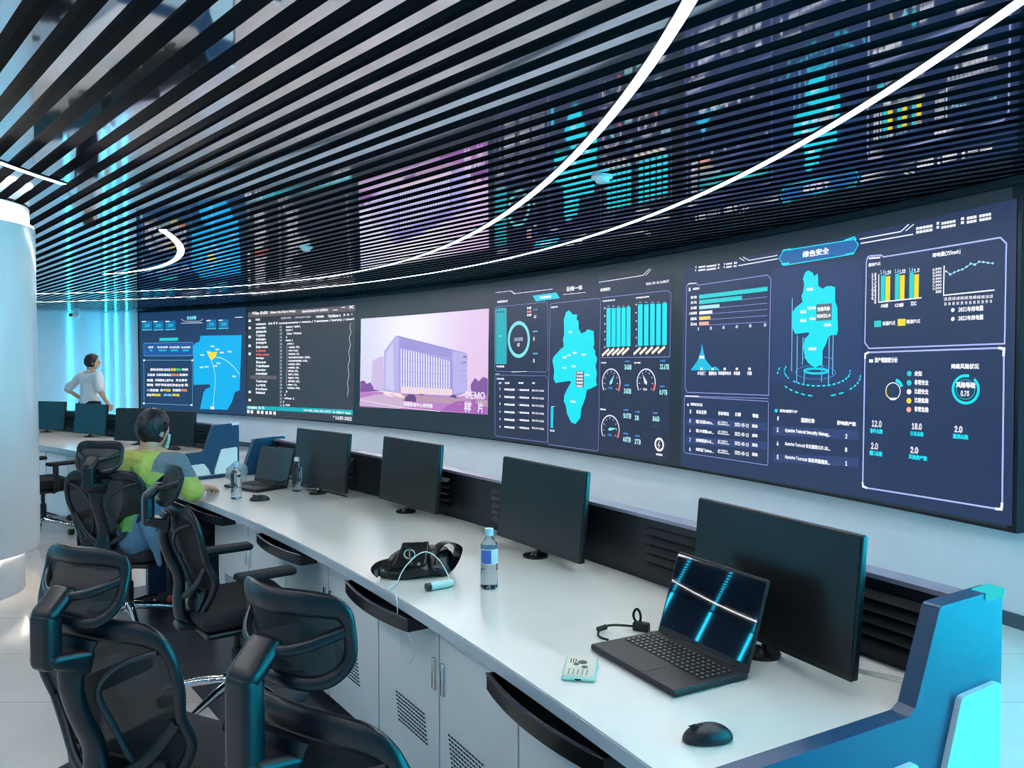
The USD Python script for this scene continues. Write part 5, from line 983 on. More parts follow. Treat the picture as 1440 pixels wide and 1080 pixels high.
(4,'glow_ring','blue3',2,'l',[(14.602,1.456),(14.603,1.456),(14.604,1.456),(14.605,1.456),(14.606,1.455),(14.607,1.455),(14.608,1.455),(14.609,1.455),(14.61,1.455),(14.611,1.455),(14.612,1.455),(14.613,1.455),(14.614,1.455),(14.615,1.455),(14.616,1.455),(14.617,1.455),(14.618,1.455),(14.619,1.455),(14.62,1.455),0.01]),
(4,'glow_ring','blue3',2,'l',[(14.632,1.455),(14.633,1.455),(14.634,1.455),(14.635,1.455),(14.636,1.455),(14.637,1.455),(14.638,1.455),(14.639,1.455),(14.64,1.455),(14.641,1.455),(14.642,1.455),(14.643,1.455),(14.644,1.455),(14.645,1.455),(14.646,1.455),(14.647,1.455),(14.648,1.455),(14.649,1.455),(14.65,1.455),0.01]),
(4,'glow_ring','blue3',2,'l',[(14.662,1.456),(14.663,1.456),(14.664,1.456),(14.665,1.456),(14.666,1.456),(14.667,1.456),(14.668,1.456),(14.669,1.456),(14.67,1.456),(14.671,1.456),(14.672,1.456),(14.673,1.456),(14.674,1.456),(14.675,1.456),(14.676,1.456),(14.677,1.456),(14.678,1.457),(14.679,1.457),(14.68,1.457),0.01]),
(4,'glow_ring','blue3',2,'l',[(14.692,1.458),(14.693,1.458),(14.694,1.458),(14.695,1.458),(14.695,1.458),(14.696,1.458),(14.697,1.458),(14.698,1.458),(14.699,1.458),(14.7,1.458),(14.701,1.458),(14.702,1.459),(14.703,1.459),(14.704,1.459),(14.705,1.459),(14.706,1.459),(14.707,1.459),(14.708,1.459),(14.709,1.459),0.01]),
(4,'glow_ring','blue3',2,'l',[(14.72,1.461),(14.721,1.461),(14.721,1.461),(14.722,1.461),(14.723,1.461),(14.724,1.461),(14.725,1.461),(14.726,1.462),(14.727,1.462),(14.728,1.462),(14.728,1.462),(14.729,1.462),(14.73,1.462),(14.731,1.462),(14.732,1.463),(14.733,1.463),(14.734,1.463),(14.735,1.463),(14.735,1.463),0.01]),
(4,'glow_ring','blue3',2,'l',[(14.745,1.465),(14.746,1.465),(14.747,1.465),(14.748,1.465),(14.749,1.466),(14.749,1.466),(14.75,1.466),(14.751,1.466),(14.752,1.466),(14.753,1.466),(14.753,1.467),(14.754,1.467),(14.755,1.467),(14.756,1.467),(14.757,1.467),(14.757,1.467),(14.758,1.468),(14.759,1.468),(14.76,1.468),0.01]),
(4,'glow_ring','blue3',2,'l',[(14.768,1.47),(14.769,1.47),(14.77,1.471),(14.771,1.471),(14.771,1.471),(14.772,1.471),(14.773,1.471),(14.773,1.472),(14.774,1.472),(14.775,1.472),(14.775,1.472),(14.776,1.472),(14.777,1.473),(14.777,1.473),(14.778,1.473),(14.779,1.473),(14.779,1.473),(14.78,1.474),(14.781,1.474),0.01]),
(4,'glow_ring','blue3',2,'l',[(14.788,1.476),(14.789,1.477),(14.789,1.477),(14.79,1.477),(14.79,1.477),(14.791,1.478),(14.792,1.478),(14.792,1.478),(14.793,1.478),(14.793,1.478),(14.794,1.479),(14.794,1.479),(14.795,1.479),(14.795,1.479),(14.796,1.48),(14.797,1.48),(14.797,1.48),(14.798,1.48),(14.798,1.481),0.01]),
(4,'glow_ring','blue3',2,'l',[(14.804,1.483),(14.804,1.484),(14.805,1.484),(14.805,1.484),(14.806,1.484),(14.806,1.485),(14.807,1.485),(14.807,1.485),(14.807,1.485),(14.808,1.486),(14.808,1.486),(14.809,1.486),(14.809,1.486),(14.81,1.487),(14.81,1.487),(14.81,1.487),(14.811,1.487),(14.811,1.488),(14.811,1.488),0.01]),
(4,'glow_ring','blue3',2,'l',[(14.816,1.491),(14.816,1.491),(14.816,1.491),(14.816,1.492),(14.817,1.492),(14.817,1.492),(14.817,1.492),(14.818,1.493),(14.818,1.493),(14.818,1.493),(14.818,1.494),(14.819,1.494),(14.819,1.494),(14.819,1.494),(14.819,1.495),(14.82,1.495),(14.82,1.495),(14.82,1.495),(14.82,1.496),0.01]),
(4,'glow_ring','blue3',2,'l',[(14.823,1.499),(14.823,1.499),(14.823,1.499),(14.823,1.5),(14.823,1.5),(14.823,1.5),(14.823,1.5),(14.824,1.501),(14.824,1.501),(14.824,1.501),(14.824,1.502),(14.824,1.502),(14.824,1.502),(14.824,1.502),(14.824,1.503),(14.824,1.503),(14.824,1.503),(14.825,1.503),(14.825,1.504),0.01]),
(4,'light_thread','ltblue',2,'l',[(14.399,2.088),(14.399,1.512),0.008]),
(4,'light_thread','ltblue',2,'l',[(14.454,1.792),(14.452,1.425),0.008]),
(4,'light_thread','ltblue',2,'l',[(14.511,1.777),(14.507,1.566),0.008]),
(4,'light_thread','ltblue',2,'l',[(14.528,1.5),(14.523,1.414),0.008]),
(4,'light_thread','ltblue',2,'l',[(14.698,1.707),(14.695,1.437),0.008]),
(4,'light_thread','ltblue',2,'l',[(14.763,1.77),(14.761,1.413),0.008]),
(4,'light_thread','ltblue',2,'l',[(14.799,1.794),(14.797,1.49),0.008]),
(4,'map_glow','cyan2',2,'l',[(14.754,1.517),(14.747,1.523),(14.727,1.529),(14.697,1.533),(14.66,1.535),(14.62,1.535),(14.583,1.533),(14.553,1.529),(14.533,1.523),(14.526,1.517),(14.533,1.511),(14.553,1.505),(14.583,1.501),(14.62,1.499),(14.66,1.499),(14.697,1.501),(14.727,1.505),(14.747,1.511),(14.754,1.517),0.03]),
(4,'map_area','cyan',3,'p',[(14.525,2.269),(14.555,2.286),(14.605,2.261),(14.614,2.234),(14.647,2.253),(14.655,2.211),(14.656,2.159),(14.697,2.133),(14.729,2.147),(14.772,2.149),(14.816,2.133),(14.815,2.032),(14.837,1.981),(14.844,1.817),(14.834,1.783),(14.787,1.784),(14.755,1.77),(14.735,1.719),(14.703,1.669),(14.697,1.566),(14.632,1.542),(14.564,1.579),(14.534,1.618),(14.516,1.698),(14.528,1.763),(14.57,1.795),(14.57,1.812),(14.434,1.803),(14.407,1.847),(14.397,1.968),(14.431,2.006),(14.504,2.048),(14.493,2.095),(14.51,2.133),(14.519,2.185),(14.505,2.225)]),
(4, 'map_label', 'white', 4, 't', ['城区县', 14.542, 2.127, 14.612, 2.151]),
(4, 'map_label', 'white', 4, 't', ['城区县', 14.479, 1.96, 14.548, 1.984]),
(4, 'map_label', 'white', 4, 't', ['城区县', 14.48, 1.893, 14.548, 1.917]),
(4, 'map_label', 'white', 4, 't', ['城区县', 14.577, 1.903, 14.636, 1.926]),
(4, 'map_label', 'white', 4, 't', ['城区县', 14.554, 1.984, 14.637, 2.008]),
(4, 'map_label', 'white', 4, 't', ['城区县', 14.713, 1.85, 14.784, 1.873]),
(4, 'map_label', 'white', 4, 't', ['城区县', 14.563, 1.674, 14.649, 1.697]),
(4,'map_tooltip','tip',4,'r',[14.642,1.895,14.788,2.019]),
(4, 'lettering', 'white', 5, 't', ['当前风险', 14.65, 1.965, 14.774, 1.999]),
(4, 'lettering', 'white', 5, 't', ['相对比:4', 14.647, 1.914, 14.781, 1.947]),
(4,'panel_frame','ltviolet',2,'l',[(15.096,2.321),(15.111,2.327),(15.205,2.322),(15.229,2.306),(16.054,2.318),(16.091,2.278),(16.091,1.692),(15.116,1.68),(15.08,1.722),(15.085,2.289),(15.096,2.321),0.016]),
(4,'frame_accent','white',3,'l',[(15.107,2.31),(15.203,2.306),0.02]),
(4, 'lettering', 'white', 2, 't', ['综合PUE', 15.102, 2.249, 15.207, 2.279]),
(4, 'lettering', 'white', 2, 't', ['用电量(万kwh)', 15.598, 2.252, 15.802, 2.286]),
(4,'axis','white',2,'l',[(15.189,2.191),(15.192,1.998),(15.527,2.004),0.014]),
(4, 'lettering', 'white', 2, 't', ['1.8', 15.128, 2.18, 15.173, 2.205]),
(4, 'lettering', 'white', 2, 't', ['1.5', 15.128, 2.153, 15.173, 2.178]),
(4, 'lettering', 'white', 2, 't', ['1.2', 15.129, 2.126, 15.173, 2.15]),
(4, 'lettering', 'white', 2, 't', ['1.0', 15.129, 2.098, 15.174, 2.123]),
(4, 'lettering', 'white', 2, 't', ['0.8', 15.13, 2.071, 15.174, 2.096]),
(4, 'lettering', 'white', 2, 't', ['0.5', 15.13, 2.044, 15.175, 2.069]),
(4, 'lettering', 'white', 2, 't', ['0.2', 15.13, 2.017, 15.175, 2.042]),
(4, 'lettering', 'white', 2, 't', ['0', 15.153, 1.989, 15.175, 2.014]),
(4,'bar','teal',2,'r',[15.207,1.999,15.242,2.181]),
(4,'bar','yellow',2,'r',[15.245,1.998,15.284,2.171]),
(4, 'lettering', 'ltblue', 3, 't', ['1.6', 15.202, 2.189, 15.241, 2.219]),
(4, 'lettering', 'white', 3, 't', ['1.59', 15.241, 2.181, 15.293, 2.209]),
(4,'bar','teal',2,'r',[15.322,2.001,15.356,2.179]),
(4,'bar','yellow',2,'r',[15.359,2.001,15.397,2.166]),
(4, 'lettering', 'ltblue', 3, 't', ['1.6', 15.318, 2.185, 15.355, 2.213]),
(4, 'lettering', 'white', 3, 't', ['1.55', 15.355, 2.177, 15.405, 2.204]),
(4,'bar','teal',2,'r',[15.433,2.003,15.466,2.177]),
(4,'bar','yellow',2,'r',[15.469,2.004,15.505,2.161]),
(4, 'lettering', 'ltblue', 3, 't', ['1.6', 15.429, 2.18, 15.465, 2.208]),
(4, 'lettering', 'white', 3, 't', ['1.5', 15.465, 2.173, 15.513, 2.199]),
(4, 'lettering', 'white', 3, 't', ['A0楼', 15.21, 1.956, 15.272, 1.985]),
(4, 'lettering', 'white', 3, 't', ['CD楼', 15.322, 1.953, 15.394, 1.981]),
(4, 'lettering', 'white', 3, 't', ['IDC', 15.445, 1.956, 15.493, 1.984]),
(4,'legend_swatch','teal',2,'r',[15.157,1.827,15.214,1.871]),
(4,'legend_swatch','yellow',2,'r',[15.346,1.827,15.408,1.874]),
(4, 'lettering', 'white', 2, 't', ['实际PUE', 15.223, 1.833, 15.331, 1.865]),
(4, 'lettering', 'white', 2, 't', ['标准PUE', 15.413, 1.837, 15.522, 1.868]),
(4,'axis','white',2,'l',[(15.686,2.196),(15.685,2.007),(16.023,2.012),0.014]),
(4, 'lettering', 'white', 2, 't', ['4,000', 15.601, 2.168, 15.671, 2.187]),
(4, 'lettering', 'white', 2, 't', ['3,500', 15.602, 2.148, 15.671, 2.166]),
(4, 'lettering', 'white', 2, 't', ['3,000', 15.602, 2.128, 15.672, 2.146]),
(4, 'lettering', 'white', 2, 't', ['2,500', 15.602, 2.107, 15.672, 2.125]),
(4, 'lettering', 'white', 2, 't', ['2,000', 15.603, 2.087, 15.672, 2.105]),
(4, 'lettering', 'white', 2, 't', ['1,500', 15.603, 2.066, 15.673, 2.084]),
(4, 'lettering', 'white', 2, 't', ['1,000', 15.603, 2.046, 15.673, 2.064]),
(4, 'lettering', 'white', 2, 't', ['500', 15.626, 2.024, 15.673, 2.043]),
(4,'curve','ltblue',2,'l',[(15.702,2.157),(15.731,2.135),(15.759,2.145),(15.787,2.153),(15.813,2.157),(15.841,2.17),(15.868,2.186),(15.895,2.177),(15.923,2.191),(15.951,2.186),(15.98,2.178),(16.01,2.172),0.01]),
(4,'curve_dot','palecyan',3,'o',[15.702,2.157,0.007,0.05,0,360]),
(4,'curve_dot','palecyan',3,'o',[15.731,2.135,0.008,0.05,0,360]),
(4,'curve_dot','palecyan',3,'o',[15.759,2.145,0.007,0.05,0,360]),
(4,'curve_dot','palecyan',3,'o',[15.787,2.153,0.007,0.05,0,360]),
(4,'curve_dot','palecyan',3,'o',[15.813,2.157,0.007,0.05,0,360]),
(4,'curve_dot','palecyan',3,'o',[15.841,2.17,0.007,0.05,0,360]),
(4,'curve_dot','palecyan',3,'o',[15.868,2.186,0.007,0.05,0,360]),
(4,'curve_dot','palecyan',3,'o',[15.895,2.177,0.008,0.05,0,360]),
(4,'curve_dot','palecyan',3,'o',[15.923,2.191,0.007,0.05,0,360]),
(4,'curve_dot','palecyan',3,'o',[15.951,2.186,0.007,0.05,0,360]),
(4,'curve_dot','palecyan',3,'o',[15.98,2.178,0.007,0.05,0,360]),
(4,'curve_dot','palecyan',3,'o',[16.01,2.172,0.007,0.05,0,360]),
(4, 'lettering', 'white', 2, 't', ['1月', 15.686, 1.971, 15.712, 1.993]),
(4, 'lettering', 'white', 2, 't', ['日', 15.688, 1.941, 15.71, 1.962]),
(4, 'lettering', 'white', 2, 't', ['2月', 15.715, 1.97, 15.741, 1.993]),
(4, 'lettering', 'white', 2, 't', ['日', 15.717, 1.941, 15.738, 1.961]),
(4, 'lettering', 'white', 2, 't', ['3月', 15.743, 1.97, 15.77, 1.992]),
(4, 'lettering', 'white', 2, 't', ['日', 15.745, 1.94, 15.767, 1.961]),
(4, 'lettering', 'white', 2, 't', ['4月', 15.772, 1.969, 15.798, 1.991]),
(4, 'lettering', 'white', 2, 't', ['日', 15.774, 1.94, 15.795, 1.96]),
(4, 'lettering', 'white', 2, 't', ['5月', 15.8, 1.969, 15.826, 1.991]),
(4, 'lettering', 'white', 2, 't', ['日', 15.802, 1.939, 15.823, 1.96]),
(4, 'lettering', 'white', 2, 't', ['6月', 15.828, 1.968, 15.853, 1.99]),
(4, 'lettering', 'white', 2, 't', ['日', 15.83, 1.939, 15.851, 1.959]),
(4, 'lettering', 'white', 2, 't', ['7月', 15.855, 1.967, 15.881, 1.989]),
(4, 'lettering', 'white', 2, 't', ['日', 15.858, 1.938, 15.878, 1.959]),
(4, 'lettering', 'white', 2, 't', ['8月', 15.883, 1.967, 15.908, 1.989]),
(4, 'lettering', 'white', 2, 't', ['日', 15.885, 1.938, 15.905, 1.958]),
(4, 'lettering', 'white', 2, 't', ['9月', 15.91, 1.966, 15.935, 1.988]),
(4, 'lettering', 'white', 2, 't', ['日', 15.912, 1.938, 15.932, 1.958]),
(4, 'lettering', 'white', 2, 't', ['10月', 15.937, 1.966, 15.961, 1.987]),
(4, 'lettering', 'white', 2, 't', ['日', 15.939, 1.937, 15.959, 1.957]),
(4, 'lettering', 'white', 2, 't', ['11月', 15.963, 1.965, 15.988, 1.986]),
(4, 'lettering', 'white', 2, 't', ['日', 15.965, 1.937, 15.985, 1.957]),
(4, 'lettering', 'white', 2, 't', ['12月', 15.99, 1.965, 16.014, 1.986]),
(4, 'lettering', 'white', 2, 't', ['日', 15.992, 1.936, 16.011, 1.956]),
(4,'legend_dot','white',2,'o',[15.751,1.91,0.013,0.09,0,360]),
(4, 'lettering', 'white', 2, 't', ['2021年用电量', 15.787, 1.893, 15.956, 1.927]),
(4,'legend_dot','white',2,'o',[15.752,1.854,0.013,0.09,0,360]),
(4, 'lettering', 'white', 2, 't', ['2022年用电量', 15.787, 1.839, 15.957, 1.872]),
(4,'panel_frame','ltviolet',2,'l',[(15.11,1.652),(16.068,1.667),(16.088,1.65),(16.093,0.725),(16.075,0.711),(15.097,0.696),(15.077,0.716),(15.083,1.636),(15.11,1.652),0.018]),
(4,'frame_corner','white',3,'l',[(15.085,1.608),(15.087,1.641),(15.116,1.654),0.026]),
(4,'frame_corner','white',3,'l',[(16.053,1.667),(16.089,1.663),(16.087,1.617),0.026]),
(4,'frame_corner','white',3,'l',[(15.076,0.733),(15.082,0.702),(15.117,0.696),0.026]),
(4,'frame_corner','white',3,'l',[(16.051,0.71),(16.09,0.713),(16.094,0.754),0.026]),
(4,'list_icon','white',2,'r',[15.117,1.58,15.152,1.604]),
(4, 'lettering', 'white', 2, 't', ['资产健康度分析', 15.163, 1.579, 15.351, 1.618]),
(4, 'lettering', 'white', 2, 't', ['网络风险状况', 15.743, 1.54, 15.933, 1.575]),
(4,'donut','white',2,'o',[15.317,1.387,0.06,0.007,0,360]),
(4,'donut_slice','cyan',3,'o',[15.329,1.403,0.071,0.024,15,80]),
(4,'donut_slice','white',3,'o',[15.317,1.383,0.059,0.016,245,300]),
(4,'donut_slice','yellow',3,'o',[15.316,1.385,0.059,0.009,160,225]),
(4,'legend_dot','teal',2,'o',[15.442,1.508,0.018,0.2,0,360]),
(4, 'lettering', 'white', 2, 't', ['未知', 15.479, 1.49, 15.54, 1.527]),
(4,'legend_dot','teal',2,'o',[15.442,1.446,0.019,0.2,0,360]),
(4, 'lettering', 'white', 2, 't', ['非常安全', 15.48, 1.432, 15.588, 1.469]),
(4,'legend_dot','white',2,'o',[15.442,1.387,0.018,0.2,0,360]),
(4, 'lettering', 'white', 2, 't', ['比较安全', 15.481, 1.373, 15.589, 1.41]),
(4,'legend_dot','yellow',2,'o',[15.442,1.327,0.019,0.2,0,360]),
(4, 'lettering', 'white', 2, 't', ['比较危险', 15.482, 1.315, 15.59, 1.352]),
(4,'legend_dot','salmon',2,'o',[15.442,1.268,0.018,0.2,0,360]),
(4, 'lettering', 'white', 2, 't', ['非常危险', 15.482, 1.256, 15.591, 1.293]),
(4,'ring_gauge','cyan',2,'o',[15.846,1.415,0.094,0.018,75,410]),
(4,'ring_inner','teal2',2,'o',[15.846,1.415,0.064,0.006,0,360]),
(4, 'lettering', 'white', 4, 't', ['风险等级', 15.782, 1.423, 15.917, 1.462]),
(4, 'lettering', 'white', 4, 't', ['0.75', 15.815, 1.372, 15.876, 1.407]),
(4, 'lettering', 'white3', 2, 't', ['12.0', 15.142, 1.132, 15.231, 1.179]),
(4, 'lettering', 'cyan', 2, 't', ['事件总数', 15.132, 1.086, 15.24, 1.121]),
(4, 'lettering', 'white3', 2, 't', ['18.0', 15.463, 1.139, 15.546, 1.182]),
(4, 'lettering', 'cyan', 2, 't', ['日志总数', 15.454, 1.095, 15.558, 1.128]),
(4, 'lettering', 'white3', 2, 't', ['2.0', 15.77, 1.144, 15.834, 1.186]),
(4, 'lettering', 'cyan', 2, 't', ['漏洞总数', 15.762, 1.104, 15.872, 1.136]),
(4, 'lettering', 'white3', 2, 't', ['2.0', 15.139, 0.975, 15.203, 1.022]),
(4, 'lettering', 'cyan', 2, 't', ['端口总数', 15.129, 0.93, 15.24, 0.966]),
(4, 'lettering', 'white3', 2, 't', ['2.0', 15.453, 0.98, 15.523, 1.024]),
(4, 'lettering', 'cyan', 2, 't', ['风险资产数', 15.444, 0.939, 15.586, 0.973])
]
# ------------------------------------------------------------------ video wall
COL = dict(d1bg=(26, 54, 94), d2bg=(26, 34, 66), d2bg2=(30, 40, 76), d3bg=(26, 43, 84), d3bg2=(30, 52, 102), rowband=(42, 60, 114), blue=(22, 112, 172), blue2=(26, 84, 158), blue3=(70, 150, 226),
    ltcyan=(120, 232, 236), ltcyan2=(128, 226, 232), cyan=(0, 228, 244), cyan2=(0, 206, 232), cyan3=(0, 190, 230), teal=(28, 210, 214), teal2=(10, 176, 186), mapblue=(0, 178, 240), ltblue=(130, 196, 238), palecyan=(176, 238, 236),
    white=(246, 246, 252), white2=(240, 236, 252), white3=(236, 230, 246), grey=(176, 184, 200), cream=(250, 236, 216), yellow=(244, 222, 30), yellow2=(250, 214, 90), orange=(250, 142, 60), green=(60, 220, 150), salmon=(252, 178, 148), red=(236, 92, 92), pink=(244, 130, 140),
    violetline=(146, 150, 214), ltviolet=(176, 190, 244), code=(50, 53, 61), codebar=(98, 90, 92), codeside=(43, 50, 56), tip=(92, 102, 112), plate=(28, 100, 170), sky=(230, 225, 248),
    violet=(186, 124, 192), lilac=(186, 148, 176), road=(206, 176, 208), vivid=(168, 92, 180), glowpink=(250, 222, 222), lavender=(206, 200, 240), mauve=(130, 78, 156), mauve2=(92, 62, 120), haze=(206, 188, 228), bldside=(186, 176, 232), bldfront=(158, 148, 214))
def led(key):
    n = 'led_' + key
    if n not in LOOK:
        c = np.array(lin(COL[key]))
        look(n, {'p': ('principled_bsdf', dict(base_color=(.013, .017, .022), roughness=.38, emission_color=tuple(c), emission_strength=SCREEN))})
    return n
look('led_picture', {'a': ('attribute', dict(attribute='tint')), 'p': ('principled_bsdf', dict(base_color=(.004, .004, .005), roughness=.4, emission_strength=SCREEN))}, [('a.color', 'p.emission_color')])
look('led_face', {'p': ('principled_bsdf', dict(base_color=(.014, .018, .022), roughness=.32, emission_color=lin((24, 37, 49)), emission_strength=SCREEN * .8))})
def on_wall(sz, layer):
    sz = np.asarray(sz, float); th = TL - sz[:, 0] / RW; r = RW - (.0025 + .0022 * layer)
    return np.stack([CW[0] + r * np.cos(th), CW[1] + r * np.sin(th), sz[:, 1]], 1)
def flat(v, f): return np.asarray(v, float), np.asarray(f, int)
def f_rect(s0, z0, s1, z1):
    n = max(1, int((s1 - s0) / .3) + 1); s = np.linspace(s0, s1, n + 1); v = np.r_[np.c_[s, np.full(n + 1, z0)], np.c_[s, np.full(n + 1, z1)]]
    f = [t for i in range(n) for t in ((i, i + 1, n + 2 + i), (i, n + 2 + i, n + 1 + i))]; return flat(v, f)
def f_poly(pts):
    P = Polygon(pts)
    if not P.is_valid: P = P.buffer(0)
    V, F = [], []; k = 0
    for g in getattr(P, 'geoms', [P]):
        v, f = trimesh.creation.triangulate_polygon(g, engine='earcut'); V.append(np.asarray(v)[:, :2]); F.append(np.asarray(f) + k); k += len(V[-1])
    v, f = np.vstack(V), np.vstack(F); v3, f = trimesh.remesh.subdivide_to_size(np.c_[v, np.zeros(len(v))], f, .4)
    return flat(v3[:, :2], f)
def f_line(pts, w):
    return f_poly(LineString(pts).buffer(w / 2, cap_style=2, join_style=2)) if LineString(pts).length > 0 else f_rect(0, 0, 0, 0)
def f_line_(pts, w):
    g = LineString(pts).buffer(w / 2, cap_style=2, join_style=2)
    V, F = [], []; k = 0
    for q in getattr(g, 'geoms', [g]):
        v, f = trimesh.creation.triangulate_polygon(q, engine='earcut'); V.append(np.asarray(v)[:, :2]); F.append(np.asarray(f) + k); k += len(V[-1])
    v, f = np.vstack(V), np.vstack(F); v3, f = trimesh.remesh.subdivide_to_size(np.c_[v, np.zeros(len(v))], f, .4)
    return flat(v3[:, :2], f)
def f_ring(s, z, r, w, a0, a1):
    n = max(6, int(abs(a1 - a0) / 8)); a = np.radians(np.linspace(a0, a1, n + 1)); r0 = max(0., r - w)
    v = np.r_[np.c_[s + r * np.cos(a), z + r * np.sin(a)], np.c_[s + r0 * np.cos(a), z + r0 * np.sin(a)]]
    return flat(v, [t for i in range(n) for t in ((i, i + 1, n + 2 + i), (i, n + 2 + i, n + 1 + i))])
FONTS = {}
def font(cjk, size):
    k = (cjk, size)
    if k not in FONTS: FONTS[k] = ImageFont.truetype(glob.glob('/opt/blender-*/*/datafiles/fonts/' + ('Noto Sans CJK*' if cjk else 'Inter.woff2'))[0], size)
    return FONTS[k]
def glyph_boxes(t, size):
    """The lettering as rectangles of lit dots, like the display shows it: (x0, y0, x1, y1) in 0..1 of its box."""
    fo = font(any(ord(c) > 0x2000 for c in t), size); x0, y0, x1, y1 = fo.getbbox(t, anchor='ls', stroke_width=1)
    im = Image.new('L', (x1 - x0, y1 - y0)); ImageDraw.Draw(im).text((-x0, -y0), t, 255, fo, anchor='ls', stroke_width=1)
    on = np.asarray(im) > 128; H, Wd = on.shape; out, open_ = [], {}
    for y in range(H + 1):
        runs = set()
        if y < H:
            d = np.diff(np.r_[0, on[y].astype(int), 0]); runs = set(zip(np.nonzero(d == 1)[0], np.nonzero(d == -1)[0]))
        for r in list(open_):
            if r not in runs: out.append((r[0] / Wd, 1 - y / H, r[1] / Wd, 1 - open_.pop(r) / H))
        for r in runs: open_.setdefault(r, y)
    return out
def f_text(t, s0, z0, s1, z1):
    h = z1 - z0; size = 18 if h < .045 else (22 if h < .08 else 30)
    V, F = [], []
    for a, b, c, d in glyph_boxes(t, size):
        k = len(V); x0, x1, y0, y1 = s0 + a * (s1 - s0), s0 + c * (s1 - s0), z0 + b * h, z0 + d * h
        V += [(x0, y0), (x1, y0), (x1, y1), (x0, y1)]; F += [(k, k + 1, k + 2), (k, k + 2, k + 3)]
    return flat(V, F)
vw = thing('video_wall', 'long curved video wall lit with blue dashboards, code and a picture of a building', 'video wall')
obj('cabinet_frame', cat_([arc_box(CW, RW, RW + .10, TLD - math.degrees(SLEN / RW) - .04, TLD + .05, .585, 2.612, 80)]), 'bezel_dark', vw)
SECT = [(.03, 3.38, 'section showing the threat dashboard with a cyan map'), (3.38, 6.55, 'section showing a dark code editor'), (6.55, 9.80, 'section showing a picture of an office building'), (9.80, 13.08, 'section showing the network dashboard'), (13.08, 16.12, 'section showing the security dashboard')]
secs = []
for i, (a, b, lab) in enumerate(SECT):
    v, f = f_rect(a, .605, b, 2.602); secs.append(obj('screen_section', trimesh.Trimesh(on_wall(v, 0) , f, process=False), 'led_face', vw, smooth=False, label=lab))
for i, name, colr, layer, kind, d in DISPLAY:
    if kind == 'g':
        (tl, tr, br, bl), n, m = d, 16, 12; V, tint = [], []
        for a in range(m + 1):
            for b in range(n + 1):
                x, y = b / n, a / m; p = (1 - y) * ((1 - x) * np.array(tl) + x * np.array(tr)) + y * ((1 - x) * np.array(bl) + x * np.array(br)); V.append(p)
                c = np.array((212, 220, 246)) * (1 - x) + np.array((232, 196, 236)) * x; w = math.exp(-((x - .42) / .3) ** 2 - ((y - .2) / .5) ** 2)
                c = c * (1 - w) + np.array((248, 246, 252)) * w; c = c * (1 - .5 * max(0, y - .4)) + np.array((250, 200, 214)) * .5 * max(0, y - .4); tint.append(lin(c))
        f = [t for a in range(m) for b in range(n) for t in ((a * (n + 1) + b, (a + 1) * (n + 1) + b, (a + 1) * (n + 1) + b + 1), (a * (n + 1) + b, (a + 1) * (n + 1) + b + 1, a * (n + 1) + b + 1))]
        g = obj('picture', trimesh.Trimesh(on_wall(V, 1), f, process=False), 'led_picture', secs[i], smooth=False)
        UsdGeom.PrimvarsAPI(g).CreatePrimvar('tint', Sdf.ValueTypeNames.Color3fArray, 'vertex').Set(Vt.Vec3fArray.FromNumpy(np.asarray(tint, np.float32)))
        continue
    v, f = (f_rect(*d) if kind == 'r' else f_poly(d) if kind == 'p' else f_line_(d[:-1], d[-1] * (1 if name in ('bar', 'scale_bar', 'tick_label', 'light_thread') else .62)) if kind == 'l' else f_ring(*d) if kind == 'o' else f_text(*d))
    if len(f): obj(name, trimesh.Trimesh(on_wall(v, layer + 1), f, process=False), led(colr), secs[i], smooth=False)

